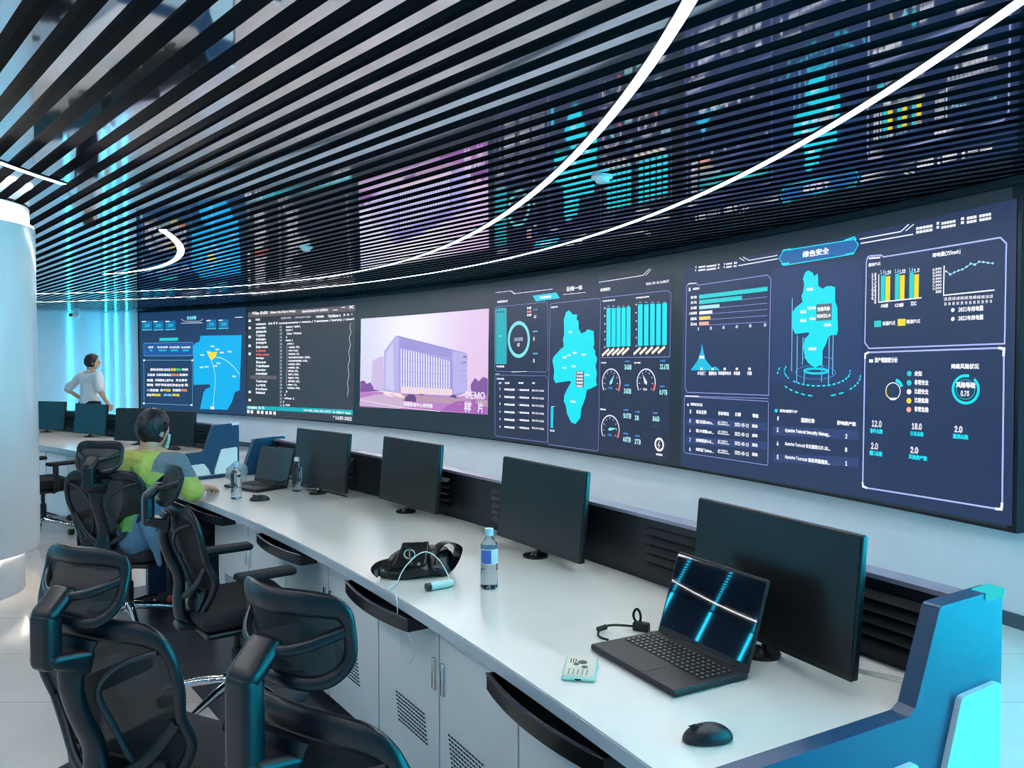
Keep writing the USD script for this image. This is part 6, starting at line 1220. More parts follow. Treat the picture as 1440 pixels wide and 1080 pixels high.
# ------------------------------------------------------------------ consoles: worktop, cabinets, drawers, riser, end panels
def console(C, rf, rb, a0, a1, units, pulls, which, full):
    wt = thing('worktop', 'long off-white curved worktop of the %s console' % which, 'worktop')
    obj('top_panel', arc_box(C, rf, rb, a0, a1, .722, .75, 60), 'worktop_white', wt, smooth=20)
    obj('front_edge', arc_box(C, rf - .003, rf + .02, a0, a1, .712, .7465, 60), 'worktop_edge', wt, smooth=20)
    for i, (b0, b1) in enumerate(units[:4]):
        n = len(units); cb = thing('console_cabinet', '%s white vented cabinet under the %s console, counted from the viewer' % (('first', 'second', 'third', 'fourth', 'fifth', 'sixth')[i], which), 'cabinet', group=None)
        obj('carcass', arc_box(C, rf + .125, rb - .04, b0 + .01, b1 - .01, .05, .712), 'cabinet_white', cb, smooth=20)
        obj('kick_plate', arc_box(C, rf + .16, rb - .10, b0, b1, 0, .05), 'vent_dark', cb, smooth=20)
        mid = (b0 + b1) / 2; g = .018
        for c0, c1, sd in ((b0 + g, mid - g, 1), (mid + g, b1 - g, -1)):
            dr = obj('door', arc_box(C, rf + .10, rf + .122, c0, c1, .045, .655), 'cabinet_white', cb, smooth=20)
            if not full: continue
            ha = mid - .115 if sd > 0 else mid + .115; p = pol(C, rf + .096, ha)
            obj('handle', T(rbox(.012, .022, .115, .004, 8), (p[0], p[1], .485), rz=ha), 'chrome', dr, label='slim upright chrome handle')
            slots = []; ca = (c0 + c1) / 2 + (.16 if sd > 0 else -.16)
            for rr in range(8):
                for q in range(12):
                    aa = ca + (q - 5.5) * .072 + rr * .012; p = pol(C, rf + .0995, aa); slots.append(T(box(-.002, .002, -.0068, .0068, -.0026, .0026), (p[0], p[1], .205 + rr * .0145), rz=aa))
            obj('vent_slots', cat_(slots), 'vent_dark', dr, smooth=False, kind='stuff')
    for i, (p0, p1) in enumerate(pulls):
        dw = obj('drawer', arc_box(C, rf + .066, rf + .098, p0 - .3, p1 + .3, .66, .711), 'cabinet_white', wt, smooth=20)
        t = np.linspace(-1, 1, 25); bow = rf - .014 - .034 * (1 - t ** 2); aa = p0 + (p1 - p0) * (t + 1) / 2
        out = [tuple(pol(C, r, a)) for r, a in zip(bow, aa)]; inn = [tuple(pol(C, rf + .065, a)) for a in aa[::-1]]
        full_ = Polygon(out + inn); hol = full_.buffer(-.011)
        obj('pull', cat_([prism(full_, .656, .662), prism(full_.difference(hol), .662, .702)]), 'pull_black', dw, smooth=30)
        obj('pull_rim', cat_([sweep([(x, y, .702) for x, y in out], .003, sides=8)]), 'pull_rim', dw)
    for i, (b0, b1) in enumerate(units):
        rs = thing('riser_panel', '%s black louvred riser at the back of the %s console, counted from the viewer' % (('first', 'second', 'third', 'fourth', 'fifth', 'sixth')[i], which), 'panel')
        obj('back_plate', arc_box(C, rb + .002, rb + .05, b0, b1, .42 if i < 4 else .04, .99), 'riser_black', rs, smooth=20)
        obj('cap_strip', arc_box(C, rb - .012, rb + .06, b0, b1, .99, 1.003), 'riser_trim', rs, smooth=20)
        for e in (b0, b1 - .12): obj('post', arc_box(C, rb - .016, rb - .005, e + .01, e + .11, .75, .985), 'riser_black', rs, smooth=20)
        for c0, c1 in ((b0 + .16, b0 + 1.15), (b1 - 1.15, b1 - .16)):
            for k in range(5):
                z = .80 + k * .034; m = arc_box(C, rb - .022, rb - .004, c0, c1, z, z + .02); v = m.vertices.copy()
                up = v[:, 2] > z + .01; rr = v[:, :2] - C; L = np.linalg.norm(rr, axis=1); inn = (L < rb - .012) & up; v[inn, :2] = C + rr[inn] * ((rb - .006) / L[inn])[:, None]; m.vertices = v
                obj('louvre', m, 'riser_black', rs, smooth=20)
def end_panel(C, rf, rb, ang, label, side):
    """L-shaped side panel: low along the worktop, tall behind it; side -1 when its outer face looks towards smaller angles."""
    ep = thing('end_panel', label, 'panel')
    w = pol((0, 0), 1, ang); tg = np.array([-w[1], w[0]]) * side
    def ext(pts, t0, t1, chamfer=.015):
        P = Polygon(pts).buffer(-chamfer).buffer(chamfer, quad_segs=4); m = prism(P, t0, t1); v = m.vertices
        rr = v[:, 0]; q = np.array(C) + rr[:, None] * w + v[:, 2][:, None] * tg; m2 = trimesh.Trimesh(np.c_[q, v[:, 1]], m.faces, process=False)
        if m2.volume < 0: m2.invert()
        return m2
    R = rf - 16.4525
    def sh(pts): return [(r + (R if r < 16.8 else rb - 17.34), z) for r, z in pts]
    obj('side_board', ext(sh([(16.41, 0), (16.41, .768), (17.075, .775), (17.10, .79), (17.185, 1.012), (17.43, 1.022), (17.43, 0)]), 0, .045), 'console_blue', ep, smooth=25)
    obj('tall_inset', ext(sh([(17.25, .79), (17.405, .80), (17.405, .07), (17.21, .07), (17.185, .60)]), .045, .060), 'inset_white', ep, smooth=25, label='chamfered white inset on the tall part')
    obj('low_inset', ext(sh([(16.46, .655), (17.085, .672), (17.125, .62), (17.15, .56), (17.15, .07), (16.46, .07)]), .045, .060), 'inset_white', ep, smooth=25, label='white inset under the worktop edge')
    obj('edge_clip', ext(sh([(17.36, 1.0), (17.432, 1.003), (17.432, 1.025), (17.36, 1.022)]), .010, .049, .004), 'clip_cyan_glow' if side < 0 and rf < 20 else 'inset_white', ep, smooth=False, label='small pale plate on the top corner')
UN = [(27.95, 30.70), (30.70, 34.30), (34.30, 37.95), (37.95, 41.60), (41.60, 44.25)]
console(CD, RF, RB, 27.9, 44.28, UN, [(28.72, 30.65), (32.55, 34.53), (36.27, 38.30), (40.1, 42.1)], 'near', True)
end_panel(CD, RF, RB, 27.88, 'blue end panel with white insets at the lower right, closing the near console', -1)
end_panel(CD, RF, RB, 44.3, 'blue end panel at the far end of the near console, behind the small black laptop', 1)
UF = [(47.7 + 2.05 * k, 47.7 + 2.05 * (k + 1)) for k in range(5)]
console(C2, RF2, RB2, 47.64, 57.95, UF, [], 'far', False)
end_panel(C2, RF2, RB2, 47.62, 'dark blue end panel with white insets closing the far console, beyond the seated person', -1)

# ------------------------------------------------------------------ monitors
def monitor(x, y, face, label, group=None, w=.625, h=.365, z0=.785, tilt=5., reflect='screen_glass'):
    """face: direction, in degrees, from the screen's back to its front. Local +y is the screen's back."""
    t = thing('monitor', label, 'monitor', (x, y, .7505), face - 90 + 180, group)
    zc = z0 - .7505
    def up(m): return T(T(m, (0, 0, 0), rx=-tilt), (0, 0, zc))
    obj('back_shell', up(cat_([rbox(w, .024, h, .006, 8, (0, .012, h / 2)), rbox(w * .5, .05, h * .45, .02, 10, (0, .04, h * .42))])), 'monitor_shell', t)
    obj('screen', up(box(-w / 2 + .006, w / 2 - .006, -.0022, .001, .014, h - .006)), 'screen_glass', t, smooth=False)
    obj('chin', up(rbox(w, .004, .014, .001, 6, (0, -.001, .007))), 'monitor_shell', t)
    obj('stand_neck', cat_([sweep([(0, .005, .006), (0, .02, .03), (0, .05, .10), (0, .055, zc + h * .4)], [.012, .011, .016, .02], [.008, .007, .008, .01])]), 'monitor_shell', t)
    obj('stand_base', cat_([cyl(.055, 0, .008, 32), cyl(.022, .008, .02, 24, .012)]), 'monitor_shell', t)
    return t
def mon_near(a, r, lab, rot=0, **k):
    p = pol(CD, r, a); monitor(p[0], p[1], a + 180 + rot, lab, **k)
mon_near(29.36, 17.12, 'black monitor behind the large open laptop, nearest to the right end panel', -3)
mon_near(33.62, 17.19, 'black monitor behind the water bottle, second from the right end panel', -1)
mon_near(37.66, 17.21, 'black monitor behind the black leather bag, third from the right end panel', 0)
mon_near(40.6, 17.10, 'black monitor beside the small black laptop at the far end of the near console', 4)
def mon_far(a, r, lab, rot=0):
    p = pol(C2, r, a); monitor(p[0], p[1], a + 180 + rot, lab, w=.56, h=.335)
mon_far(48.85, 29.80, 'monitor on the far console next to its dark blue end panel', 24)
mon_far(50.15, 29.80, 'monitor on the far console mostly hidden by the seated person\'s head', 26)
mon_far(52.55, 29.86, 'monitor on the far console, between the seated person\'s head and the standing person', 10)
mon_far(54.5, 29.84, 'monitor on the far console right in front of the standing person', 16)
mon_far(56.4, 29.86, 'leftmost monitor on the far console, beside the lone left cyan strip', 10)

# ------------------------------------------------------------------ things on the near console
def laptop(x, y, rz, label, open_deg, w=.37, d=.25, lid=.24):
    t = thing('laptop', label, 'laptop', (x, y, .7505), rz)
    obj('base', rbox(w, d, .018, .006, 10, (0, 0, .0105)), 'laptop_shell', t)
    keysm, kp = [], []
    for r in range(6):
        for c in range(17):
            kx, ky = -w / 2 + .028 + c * (w - .056) / 16, d / 2 - .042 - r * .0185
            keysm.append(T(box(-.0078, .0078, -.0073, .0073, 0, .0022), (kx, ky, .0195))); kp.append(T(box(-.003, .0025, -.001, .003, 0, .0003), (kx - .001, ky, .0217)))
    obj('keyboard', cat_(keysm), 'laptop_key', t, smooth=False, kind='stuff'); obj('key_marks', cat_(kp), 'key_print', t, smooth=False, kind='stuff')
    obj('touchpad', box(-.055, .055, -d / 2 + .012, -d / 2 + .082, .0194, .0201), 'laptop_key', t, smooth=False)
    def up(m): return T(T(m, rx=-(open_deg - 90)), (0, d / 2 - .006, .016))
    obj('lid', up(rbox(w, .008, lid, .0035, 8, (0, .004, lid / 2))), 'laptop_shell', t)
    obj('screen', up(box(-w / 2 + .008, w / 2 - .008, -.0012, .0005, .022, lid - .008)), 'laptop_glass', t, smooth=False)
    obj('hinge', T(cyl(.007, -w * .36, w * .36, 14), (0, d / 2 - .004, .017), ry=90), 'laptop_shell', t)
    return t
laptop(.423, 2.131, -62.0, 'large dark laptop, open, in front of the nearest monitor', 108, lid=.248)
laptop(-1.70, 5.17, -36, 'small black laptop, open, at the far end of the near console', 104, .36, .24, .245)
def mouse(x, y, rz, label, z=.7505):
    t = thing('mouse', label, 'mouse', (x, y, z), rz)
    m = trimesh.creation.icosphere(3); v = m.vertices.copy(); v[:, 0] *= .034 * (1 - .12 * v[:, 1]); v[:, 1] *= .058; v[:, 2] = np.where(v[:, 2] > 0, v[:, 2] * .031 * (1 - .22 * v[:, 1] / .058 * .058), v[:, 2] * .004); v[:, 2] += .004
    sgn = np.sign(v[:, 0]); v[:, 0] = sgn * np.abs(v[:, 0]) ** .85 * .034 ** .15; m.vertices = v
    obj('shell', m, 'riser_black', t, smooth=60); obj('wheel', T(cyl(.009, -.004, .004, 16), (0, .03, .028), ry=90), 'rubber', t); obj('button_split', box(-.0006, .0006, .012, .045, .034, .0365), 'rubber', t, smooth=False)
mouse(.43, 1.70, 104, 'black mouse near the right end of the worktop, in front of the large laptop')
mouse(-1.52, 4.69, 110, 'black mouse at the far end of the near console, right of a bottle')
mouse(-3.2, 7.42, 60, 'dark mouse on the far console beside the seated person\'s face', .7505)
def bottle(x, y, label, group=None, h=.222, cap='cap_blue', lab=True, rz=0):
    t = thing('water_bottle', label, 'bottle', (x, y, .7505), rz, group); r = .0315; k = h / .222
    prof = [(0, .001), (r * .8, .001), (r, .008), (r, .06 * k), (r * .93, .066 * k), (r, .072 * k), (r, .15 * k), (r * .96, .165 * k), (r * .5, .186 * k), (.0135, .190 * k), (.0135, .2 * k), (0, .2 * k)]
    obj('bottle_body', lathe(prof, 36), 'water_clear', t, smooth=40)
    obj('cap', lathe([(0, .196 * k), (.0165, .196 * k), (.0165, .219 * k), (.0145, .222 * k), (0, .222 * k)], 28), cap, t, smooth=40)
    if lab:
        a = np.linspace(0, 2 * np.pi, 37); P = np.array([[((r + .0006) * np.cos(q), (r + .0006) * np.sin(q), z * k) for q in a] for z in (.095, .15)])
        obj('wrap_label', grid_sheet(P), 'label_white', t, smooth=True)
        P = np.array([[((r + .0011) * np.cos(q), (r + .0011) * np.sin(q), z * k) for q in np.linspace(-2.6, -1.3, 9)] for z in (.098, .105, .112, .119, .126, .133, .140, .147)])
        for row in range(7): P[row, :, :2] = P[row, :, :2]
        obj('label_print', grid_sheet(P), 'label_blue', t, smooth=True)
bottle(-.084, 2.855, 'clear water bottle with a blue label standing alone, right of the black bag', rz=0)
bottle(-1.678, 4.74, 'clear water bottle beside the mouse at the far end of the near console', lab=False)
bottle(-1.385, 5.02, 'clear water bottle standing in front of the small black laptop', cap='white_plastic', lab=False)
bottle(-3.20, 7.70, 'water bottle on the far console near its end panel', h=.21, cap='white_plastic')
bottle(-4.73, 9.35, 'water bottle on the far console, right one of the pair by the tissue box', h=.21, cap='white_plastic')
bottle(-4.86, 9.40, 'water bottle on the far console, left one of the pair by the tissue box', h=.21, cap='white_plastic')
bottle(-5.60, 9.98, 'water bottle at the left end of the far console', h=.21, cap='white_plastic')
t = thing('tissue_box', 'cream tissue box with a white tissue on the far console', 'tissue box', (-5.02, 9.40, .7505), 40)
obj('carton', rbox(.22, .12, .085, .004, 8, (0, 0, .043)), 'card_cream', t)
P = np.array([[(.035 * math.cos(q) * (1 - .5 * k) + .012 * math.sin(3 * q) * k, .02 * math.sin(q) * (1 - .3 * k), .084 + .06 * k + .012 * math.sin(2 * q) * k) for q in np.linspace(0, 2 * np.pi, 25)] for k in np.linspace(0, 1, 6)])
obj('tissue', grid_sheet(P, .001), 'tissue', t)
# bare phone-like block with a patterned back
t = thing('phone', 'mint-edged phone lying face down beside the large laptop, pale printed back', 'phone', (.184, 2.086, .7505), -100)
obj('phone_body', rbox(.15, .088, .011, .005, 10, (0, 0, .0056)), 'mint_plastic', t); obj('back_cover', rbox(.140, .079, .0015, .0006, 6, (0, 0, .0116)), 'phone_print', t)
pr = [T(cyl(.013, 0, .0006, 20), (-.028, .004, .0123)), T(cyl(.008, 0, .0006, 16), (-.012, -.012, .0123)), T(cyl(.009, 0, .0006, 16), (.004, .012, .0123))] + [box(-.05, -.02, -.03 + k * .007, -.027 + k * .007, .0123, .0127) for k in range(3)] + [box(.02, .06, -.028 + k * .012, -.026 + k * .012, .0123, .0127) for k in range(5)]
obj('back_print', cat_(pr), 'bag_leather', t, smooth=False, label='dark printed motif'); obj('port', box(.0735, .0756, -.008, .008, .0035, .0075), 'rubber', t, smooth=False)
# black leather bag with a belt loop and buckle
def lumpy(m, amp, sc, seed=0):
    m = m.copy(); n = m.vertex_normals; m.vertices = m.vertices + n * ((meshkit.fbm(m.vertices * sc + 5, 4, seed) - .5) * 2 * amp)[:, None]; return m
bag = thing('waist_bag', 'black leather waist bag with a belt loop and a pale buckle lying on the worktop', 'bag', (-.365, 3.03, .7505), 8)
s = lambda x, y, z, r: Manifold.sphere(r, 16).translate((x, y, z))
hb = Manifold.batch_hull([s(-.135, -.02, .02, .018), s(-.13, .02, .035, .02), s(-.06, -.045, .022, .02), s(-.03, .03, .10, .02), s(.03, -.04, .03, .025), s(.05, .03, .088, .025), s(.10, -.015, .028, .025), s(.10, .05, .035, .03), s(.09, .055, .075, .03), s(-.06, .05, .03, .025)])
body = tm(hb.refine_to_length(.008)); body.merge_vertices(); body = lumpy(body, .011, 22, 3); body.vertices[:, 2] = np.maximum(body.vertices[:, 2], .0)
obj('pouch', body, 'bag_leather', bag, smooth=50)
fl = Manifold.batch_hull([s(-.09, -.047, .054, .008), s(.02, -.055, .058, .008), s(-.055, .02, .118, .008), s(.035, .02, .120, .008)])
fm = tm(fl.refine_to_length(.008)); fm = lumpy(fm, .006, 26, 9); obj('flap', fm, 'bag_leather', bag, smooth=50)
obj('buckle', T(cat_([sweep(spline([(-.016, -.012, 0), (.016, -.012, 0), (.016, .012, 0), (-.016, .012, 0)], 32, True), .0028, closed=True, sides=8), sweep([(-.0, -.012, .001), (.0, .012, .002)], .0018)]), (-.035, -.040, .094), rx=52, rz=8), 'brass_pale', bag)
obj('buckle_strap', T(lumpy(rbox(.02, .075, .006, .003, 8), .001, 60), (-.035, -.034, .086), rx=48, rz=8), 'bag_leather', bag)
th = np.linspace(0, 2 * np.pi, 49)[:-1]; lp = np.stack([.098 + .058 * np.cos(th) + .02 * np.sin(th), .0 + .045 * np.cos(th) + .02 * np.sin(th), .066 + .056 * np.sin(th) + .006 * np.cos(3 * th)], 1); lp[:, 2] = np.maximum(lp[:, 2], .012)
obj('belt_loop', sweep(lp, .026, .004, nrm=(lp - lp.mean(0)), closed=True, sides=10), 'bag_leather', bag, smooth=50)
obj('belt_coil', sweep(np.stack([.092 + .036 * np.cos(th), .012 + .03 * np.cos(th) + .015 * np.sin(th), .058 + .036 * np.sin(th)], 1), .022, .004, nrm=np.stack([np.cos(th), .5 * np.cos(th), np.sin(th)], 1), closed=True), 'bag_leather', bag, smooth=50)
lp2 = spline([(-.15, -.028, .012), (-.165, -.02, .034), (-.15, .0, .05), (-.11, .0, .062)], 20); obj('side_strap', sweep(lp2, .018, .004, nrm=(0, -.3, 1)), 'bag_leather', bag)
obj('snap', cat_([T(cyl(.006, 0, .003, 16), (-.135, -.04, .035), rx=80), T(cyl(.006, 0, .003, 16), (.0, -.062, .06), rx=60)]), 'brass_pale', bag)
t = thing('power_bank', 'small pale aqua power bank with a black end lying before the black bag', 'power bank', (-.268, 2.845, .7505), 34)
obj('barrel', T(tm(Manifold.batch_hull([Manifold.cylinder(.085, .0148, .0148, 28), Manifold.cylinder(.09, .012, .012, 28).translate((0, 0, .002))])), (-.035, 0, .0152), ry=90), 'mint_plastic', t); obj('end_cap', T(cyl(.0142, 0, .016, 24), (-.052, 0, .0152), ry=90), 'pull_black', t)
cab = [(-.226, 2.878, .767), (-.245, 2.90, .80), (-.275, 2.905, .845), (-.325, 2.905, .873), (-.375, 2.895, .845), (-.415, 2.885, .79), (-.435, 2.88, .7545), (-.45, 2.86, .7535), (-.435, 2.80, .7535), (-.412, 2.755, .7525), (-.405, 2.735, .735), (-.402, 2.725, .70), (-.39, 2.70, .62), (-.37, 2.66, .56), (-.34, 2.62, .57), (-.33, 2.61, .61), (-.36, 2.66, .655)]
t = thing('charging_cable', 'thin white cable arching over the black bag and hanging over the worktop edge', 'cable'); obj('cord', sweep(spline(cab, 120), .0022, sides=8), 'white_plastic', t); obj('plug', sweep([cab[0], (-.236, 2.885, .780)], .0042), 'white_plastic', t)
# laptop charger
t = thing('power_adapter', 'black plug adapter and looped cable behind the large laptop', 'adapter')
obj('adapter_block', T(rbox(.05, .03, .026, .005, 8, (0, 0, .0135)), (.40, 2.40, .7505), rz=-30), 'rubber', t); obj('prong_loop', sweep(spline([(.385, 2.408, .776), (.378, 2.412, .80), (.388, 2.41, .815), (.398, 2.405, .80), (.396, 2.403, .776)], 24), .004), 'rubber', t)
obj('cord', sweep(spline([(.375, 2.402, .764), (.33, 2.40, .768), (.28, 2.385, .766), (.262, 2.36, .757), (.268, 2.325, .755), (.285, 2.30, .758)], 40), .0035), 'rubber', t); obj('barrel_plug', sweep([(.29, 2.388, .767), (.262, 2.374, .763)], .008), 'rubber', t)
t = thing('cable_tangle', 'thin black cables lying round the foot of the monitor at the far end', 'cable')
for pts in ([(-1.62, 5.06, .755), (-1.50, 5.16, .80), (-1.38, 5.30, .84)], [(-1.33, 5.05, .756), (-1.22, 5.02, .756), (-1.10, 4.90, .756), (-1.02, 4.80, .756)], [(-1.42, 5.26, .756), (-1.34, 5.16, .757), (-1.24, 5.16, .756), (-1.18, 5.08, .756)]):
    obj('cord', sweep(spline(pts, 24), .0038), 'rubber', t)
sh = trimesh.creation.icosphere(4); sh.vertices *= (.07, .06, .075); sh = lumpy(sh, .035, 24, 5); t = thing('plastic_wrap', 'crumpled clear plastic wrapper against the back of the small black laptop', 'plastic wrap', (-1.93, 5.47, .81), 0)
sh.vertices[:, 2] = np.maximum(sh.vertices[:, 2], -.058); obj('film', sh, 'plastic_film', t, smooth=False)
t = thing('paper_stack', 'white sheets of paper in the back corner beside the right end panel', 'paper', (1.005, 2.09, .7505), -40)
for k in range(3): obj('sheet', T(box(-.10, .10, -.065, .065, 0, .004), (.004 * k, .003 * k, .004 * k), rz=3 * k), 'paper_white', t, smooth=False)
# ------------------------------------------------------------------ office chairs
def back_y(z): return -.205 - .16 * (z - .5) + .035 * np.exp(-((z - .63) / .1) ** 2)
def bs(x, z, off=0.): x, z = np.asarray(x, float), np.asarray(z, float); return np.stack([x, back_y(z) + .75 * x ** 2 - off, z], -1)
def make_chair(label, loc, rz, up=0.):
    c = thing('office_chair', label, 'chair', loc, rz)
    for k in range(5):
        a = math.radians(20 + 72 * k); d = np.array([math.cos(a), math.sin(a)])
        m = Manifold.batch_hull([Manifold.sphere(.026, 14).translate((d[0] * .03, d[1] * .03, .125)), Manifold.sphere(.02, 14).translate((d[0] * .17, d[1] * .17, .112)), Manifold.sphere(.028, 14).scale((1, 1, .6)).translate((d[0] * .05, d[1] * .05, .12))]) + Manifold.batch_hull([Manifold.sphere(.02, 14).translate((d[0] * .17, d[1] * .17, .112)), Manifold.sphere(.0135, 14).translate((d[0] * .325, d[1] * .325, .085))])
        obj('base_leg', tm(m), 'chrome', c)
        px, py = d * .325; ca = rz + 40 + 61 * k
        w = obj('caster', T(cat_([T(cyl(.027, -.021, -.004, 20), ry=90), T(cyl(.027, .004, .021, 20), ry=90)]), (px + .012 * math.cos(ca), py + .012 * math.sin(ca), .027), rz=math.degrees(ca)), 'rubber', c)
        obj('caster_stem', cat_([cyl(.008, .03, .085, 12, loc=(px, py)), T(rbox(.02, .03, .03, .008, 8), (px, py, .052))]), 'chrome', w)
    obj('hub', lathe([(0, .095), (.036, .095), (.042, .11), (.042, .135), (.032, .15), (0, .15)], 28), 'chrome', c)
    obj('gas_column', cat_([cyl(.026, .148, .27, 20), cyl(.017, .27, .37, 18)]), 'chair_plastic', c)
    obj('mechanism', cat_([rbox(.19, .24, .05, .018, 10, (0, -.02, .395)), T(rbox(.1, .2, .04, .015, 8), (0, -.17, .405), rx=-12)]), 'chair_plastic', c)
    st = rbox(.50, .49, .08, .038, 14); v = st.vertices
    st = tm(Manifold(MMesh(np.asarray(st.vertices, np.float32), np.asarray(st.faces, np.uint32))).refine_to_length(.04)); v = st.vertices.copy(); v[:, 2] -= np.where(v[:, 1] > .12, (v[:, 1] - .12) ** 2 * 2.2, 0); v[:, 2] += .012 * (v[:, 0] / .25) ** 2; st.vertices = v
    obj('seat', T(st, (0, .03, .462)), 'chair_fabric', c, smooth=50)
    obj('seat_pan', rbox(.46, .42, .03, .014, 10, (0, .01, .412)), 'chair_plastic', c)
    half = [(0, .948), (.11, .946), (.18, .934), (.218, .90), (.230, .84), (.228, .78), (.215, .72), (.218, .66), (.198, .60), (.165, .54), (.125, .495), (0, .480)]
    out = half + [(-x, z) for x, z in half[-2:0:-1]]; L2 = spline(out, 96, True)
    P = bs(L2[:, 0], L2[:, 1]); rx = .015 + .014 * np.clip((L2[:, 1] - .90) / .04, 0, 1) + .008 * np.clip((.52 - L2[:, 1]) / .04, 0, 1)
    obj('back_frame', sweep(P, rx, .014, nrm=(0, 1, 0), closed=True, sides=12), 'chair_plastic', c, smooth=60)
    hz_ = np.array(half); zz = np.linspace(.484, .945, 20); wid = np.interp(zz, hz_[::-1, 1], hz_[::-1, 0]); wid = np.maximum(wid, .04)
    obj('back_mesh', grid_sheet([[bs(x * w, z) for x in np.linspace(-1, 1, 13)] for z, w in zip(zz, wid)]), 'chair_mesh', c, smooth=True)
    zs = np.linspace(.40, .93, 24); yo = np.interp(zs, [.40, .46, .56, .7, .82, .93], [-.03, .05, .06, .06, .06, .03])
    sp = bs(np.zeros(24), zs, 0) - np.stack([np.zeros(24), yo, np.zeros(24)], 1); rxs = np.interp(zs, [.40, .5, .62, .75, .85, .93], [.045, .05, .034, .030, .040, .08])
    obj('spine', sweep(sp, rxs, np.interp(zs, [.4, .87, .93], [.026, .02, .012]), nrm=(0, 1, 0), sides=14), 'chair_plastic', c, smooth=60)
    for s in (-1, 1):
        w = spline([bs(s * .015, .545, .055), bs(s * .09, .585, .048), bs(s * .16, .65, .03), bs(s * .205, .715, .006)], 18)
        obj('lumbar_wing', sweep(w, .016, .010, nrm=(0, 1, 0), sides=10), 'chair_plastic', c, smooth=60)
        sb = spline([bs(s * .20, .90, .006), bs(s * .12, .87, .028), bs(s * .055, .80, .036), bs(s * .06, .70, .034), bs(s * .09, .60, .03), bs(s * .15, .56, .012)], 30)
        obj('back_rib', sweep(sb, .007, .008, nrm=(0, 1, 0), sides=10), 'chair_grey', c, smooth=60)
        ps = spline([(s * .17, -.01, .405), (s * .262, -.01, .415), (s * .285, -.015, .47), (s * .287, -.02, .56), (s * .285, -.02, .645)], 22)
        obj('arm_post', sweep(ps, .026, .014, nrm=(1, 0, .2), sides=12), 'chair_plastic', c, smooth=60)
        obj('arm_pad', rbox(.088, .26, .034, .016, 12, (s * .285, .035, .663)), 'chair_fabric', c, smooth=60)
    lum = [[bs(x * w, z, .012) for x in np.linspace(-1, 1, 9)] for z, w in zip(np.linspace(.50, .60, 6), (.12, .14, .15, .16, .165, .16))]
    obj('lumbar_pad', grid_sheet(lum, .016), 'chair_plastic', c, smooth=60)
    # headrest
    yh = back_y(.95)
    def hs(x, z, off=0.): x, z = np.asarray(x, float), np.asarray(z, float); return np.stack([x, yh - .035 + (.30 - 8 * up) * (z - 1.045) + (2.2 + 30 * up) * x ** 2 - off, z + up], -1)
    o = spline([(0, 1.12), (.08, 1.118), (.116, 1.104), (.126, 1.06), (.119, 1.01), (.095, .984), (0, .978), (-.095, .984), (-.119, 1.01), (-.126, 1.06), (-.116, 1.104), (-.08, 1.118)], 72, True)
    obj('headrest_frame', sweep(hs(o[:, 0], o[:, 1]), .0135 + .010 * np.clip((o[:, 1] - 1.08) / .03, 0, 1), .010, nrm=(0, 1, 0), closed=True, sides=12), 'chair_plastic', c, smooth=60)
    obj('headrest_mesh', grid_sheet([[hs(x * w, z) for x in np.linspace(-1, 1, 11)] for z, w in zip(np.linspace(.980, 1.117, 9), (.09, .115, .122, .126, .128, .127, .124, .116, .09))]), 'chair_mesh', c, smooth=True)
    for s in (-1, 1): obj('headrest_arm', sweep(spline([hs(0, 1.04, .03), hs(s * .05, 1.042, .024), hs(s * .10, 1.06, .010), hs(s * .122, 1.07, 0)], 14), .011, .008, nrm=(0, 1, 0), sides=10), 'chair_plastic', c, smooth=60)
    yb = yh - .098
    blk = [rbox(.066, .046, .135 + up, .016, 12, (0, yb, .945 + up / 2))]
    blk.append(tm(Manifold.batch_hull([Manifold.sphere(.018, 12).translate((q * .026, yb, .90)) for q in (-1, 1)] + [Manifold.sphere(.014, 12).translate((q * .05, yh - .03, .895)) for q in (-1, 1)] + [Manifold.sphere(.014, 12).translate((q * .04, yh - .03, .86)) for q in (-1, 1)])))
    blk.append(tm(Manifold.batch_hull([Manifold.sphere(.02, 12).translate((q * .016, yb, 1.005 + up)) for q in (-1, 1)] + [Manifold.sphere(.016, 12).translate((q * .02, yh - .055, 1.045 + up)) for q in (-1, 1)])))
    obj('headrest_bracket', cat_(blk), 'chair_plastic', c, smooth=50)
    return c
CH1 = make_chair('mesh office chair that the seated person in the lime jersey uses', (-2.30, 4.66, 0), -4)
copy(CH1, 'office_chair', 'mesh office chair seen side-on between the seated person and the two nearest chairs', 'chair', (-1.27, 3.58, 0), 37 - 90)
make_chair('mesh office chair at the bottom middle, headrest raised, cut off by the picture\'s lower edge', (-.245, 1.615, 0), 57 - 90, .05)
copy(CH1, 'office_chair', 'mesh office chair at the bottom left corner, nearest to the viewer', 'chair', (-.925, 2.12, 0), 68 - 90)
copy(CH1, 'office_chair', 'mesh office chair half hidden behind the white column, at the far console', 'chair', (-4.36, 7.24, 0.0), 56 - 90)

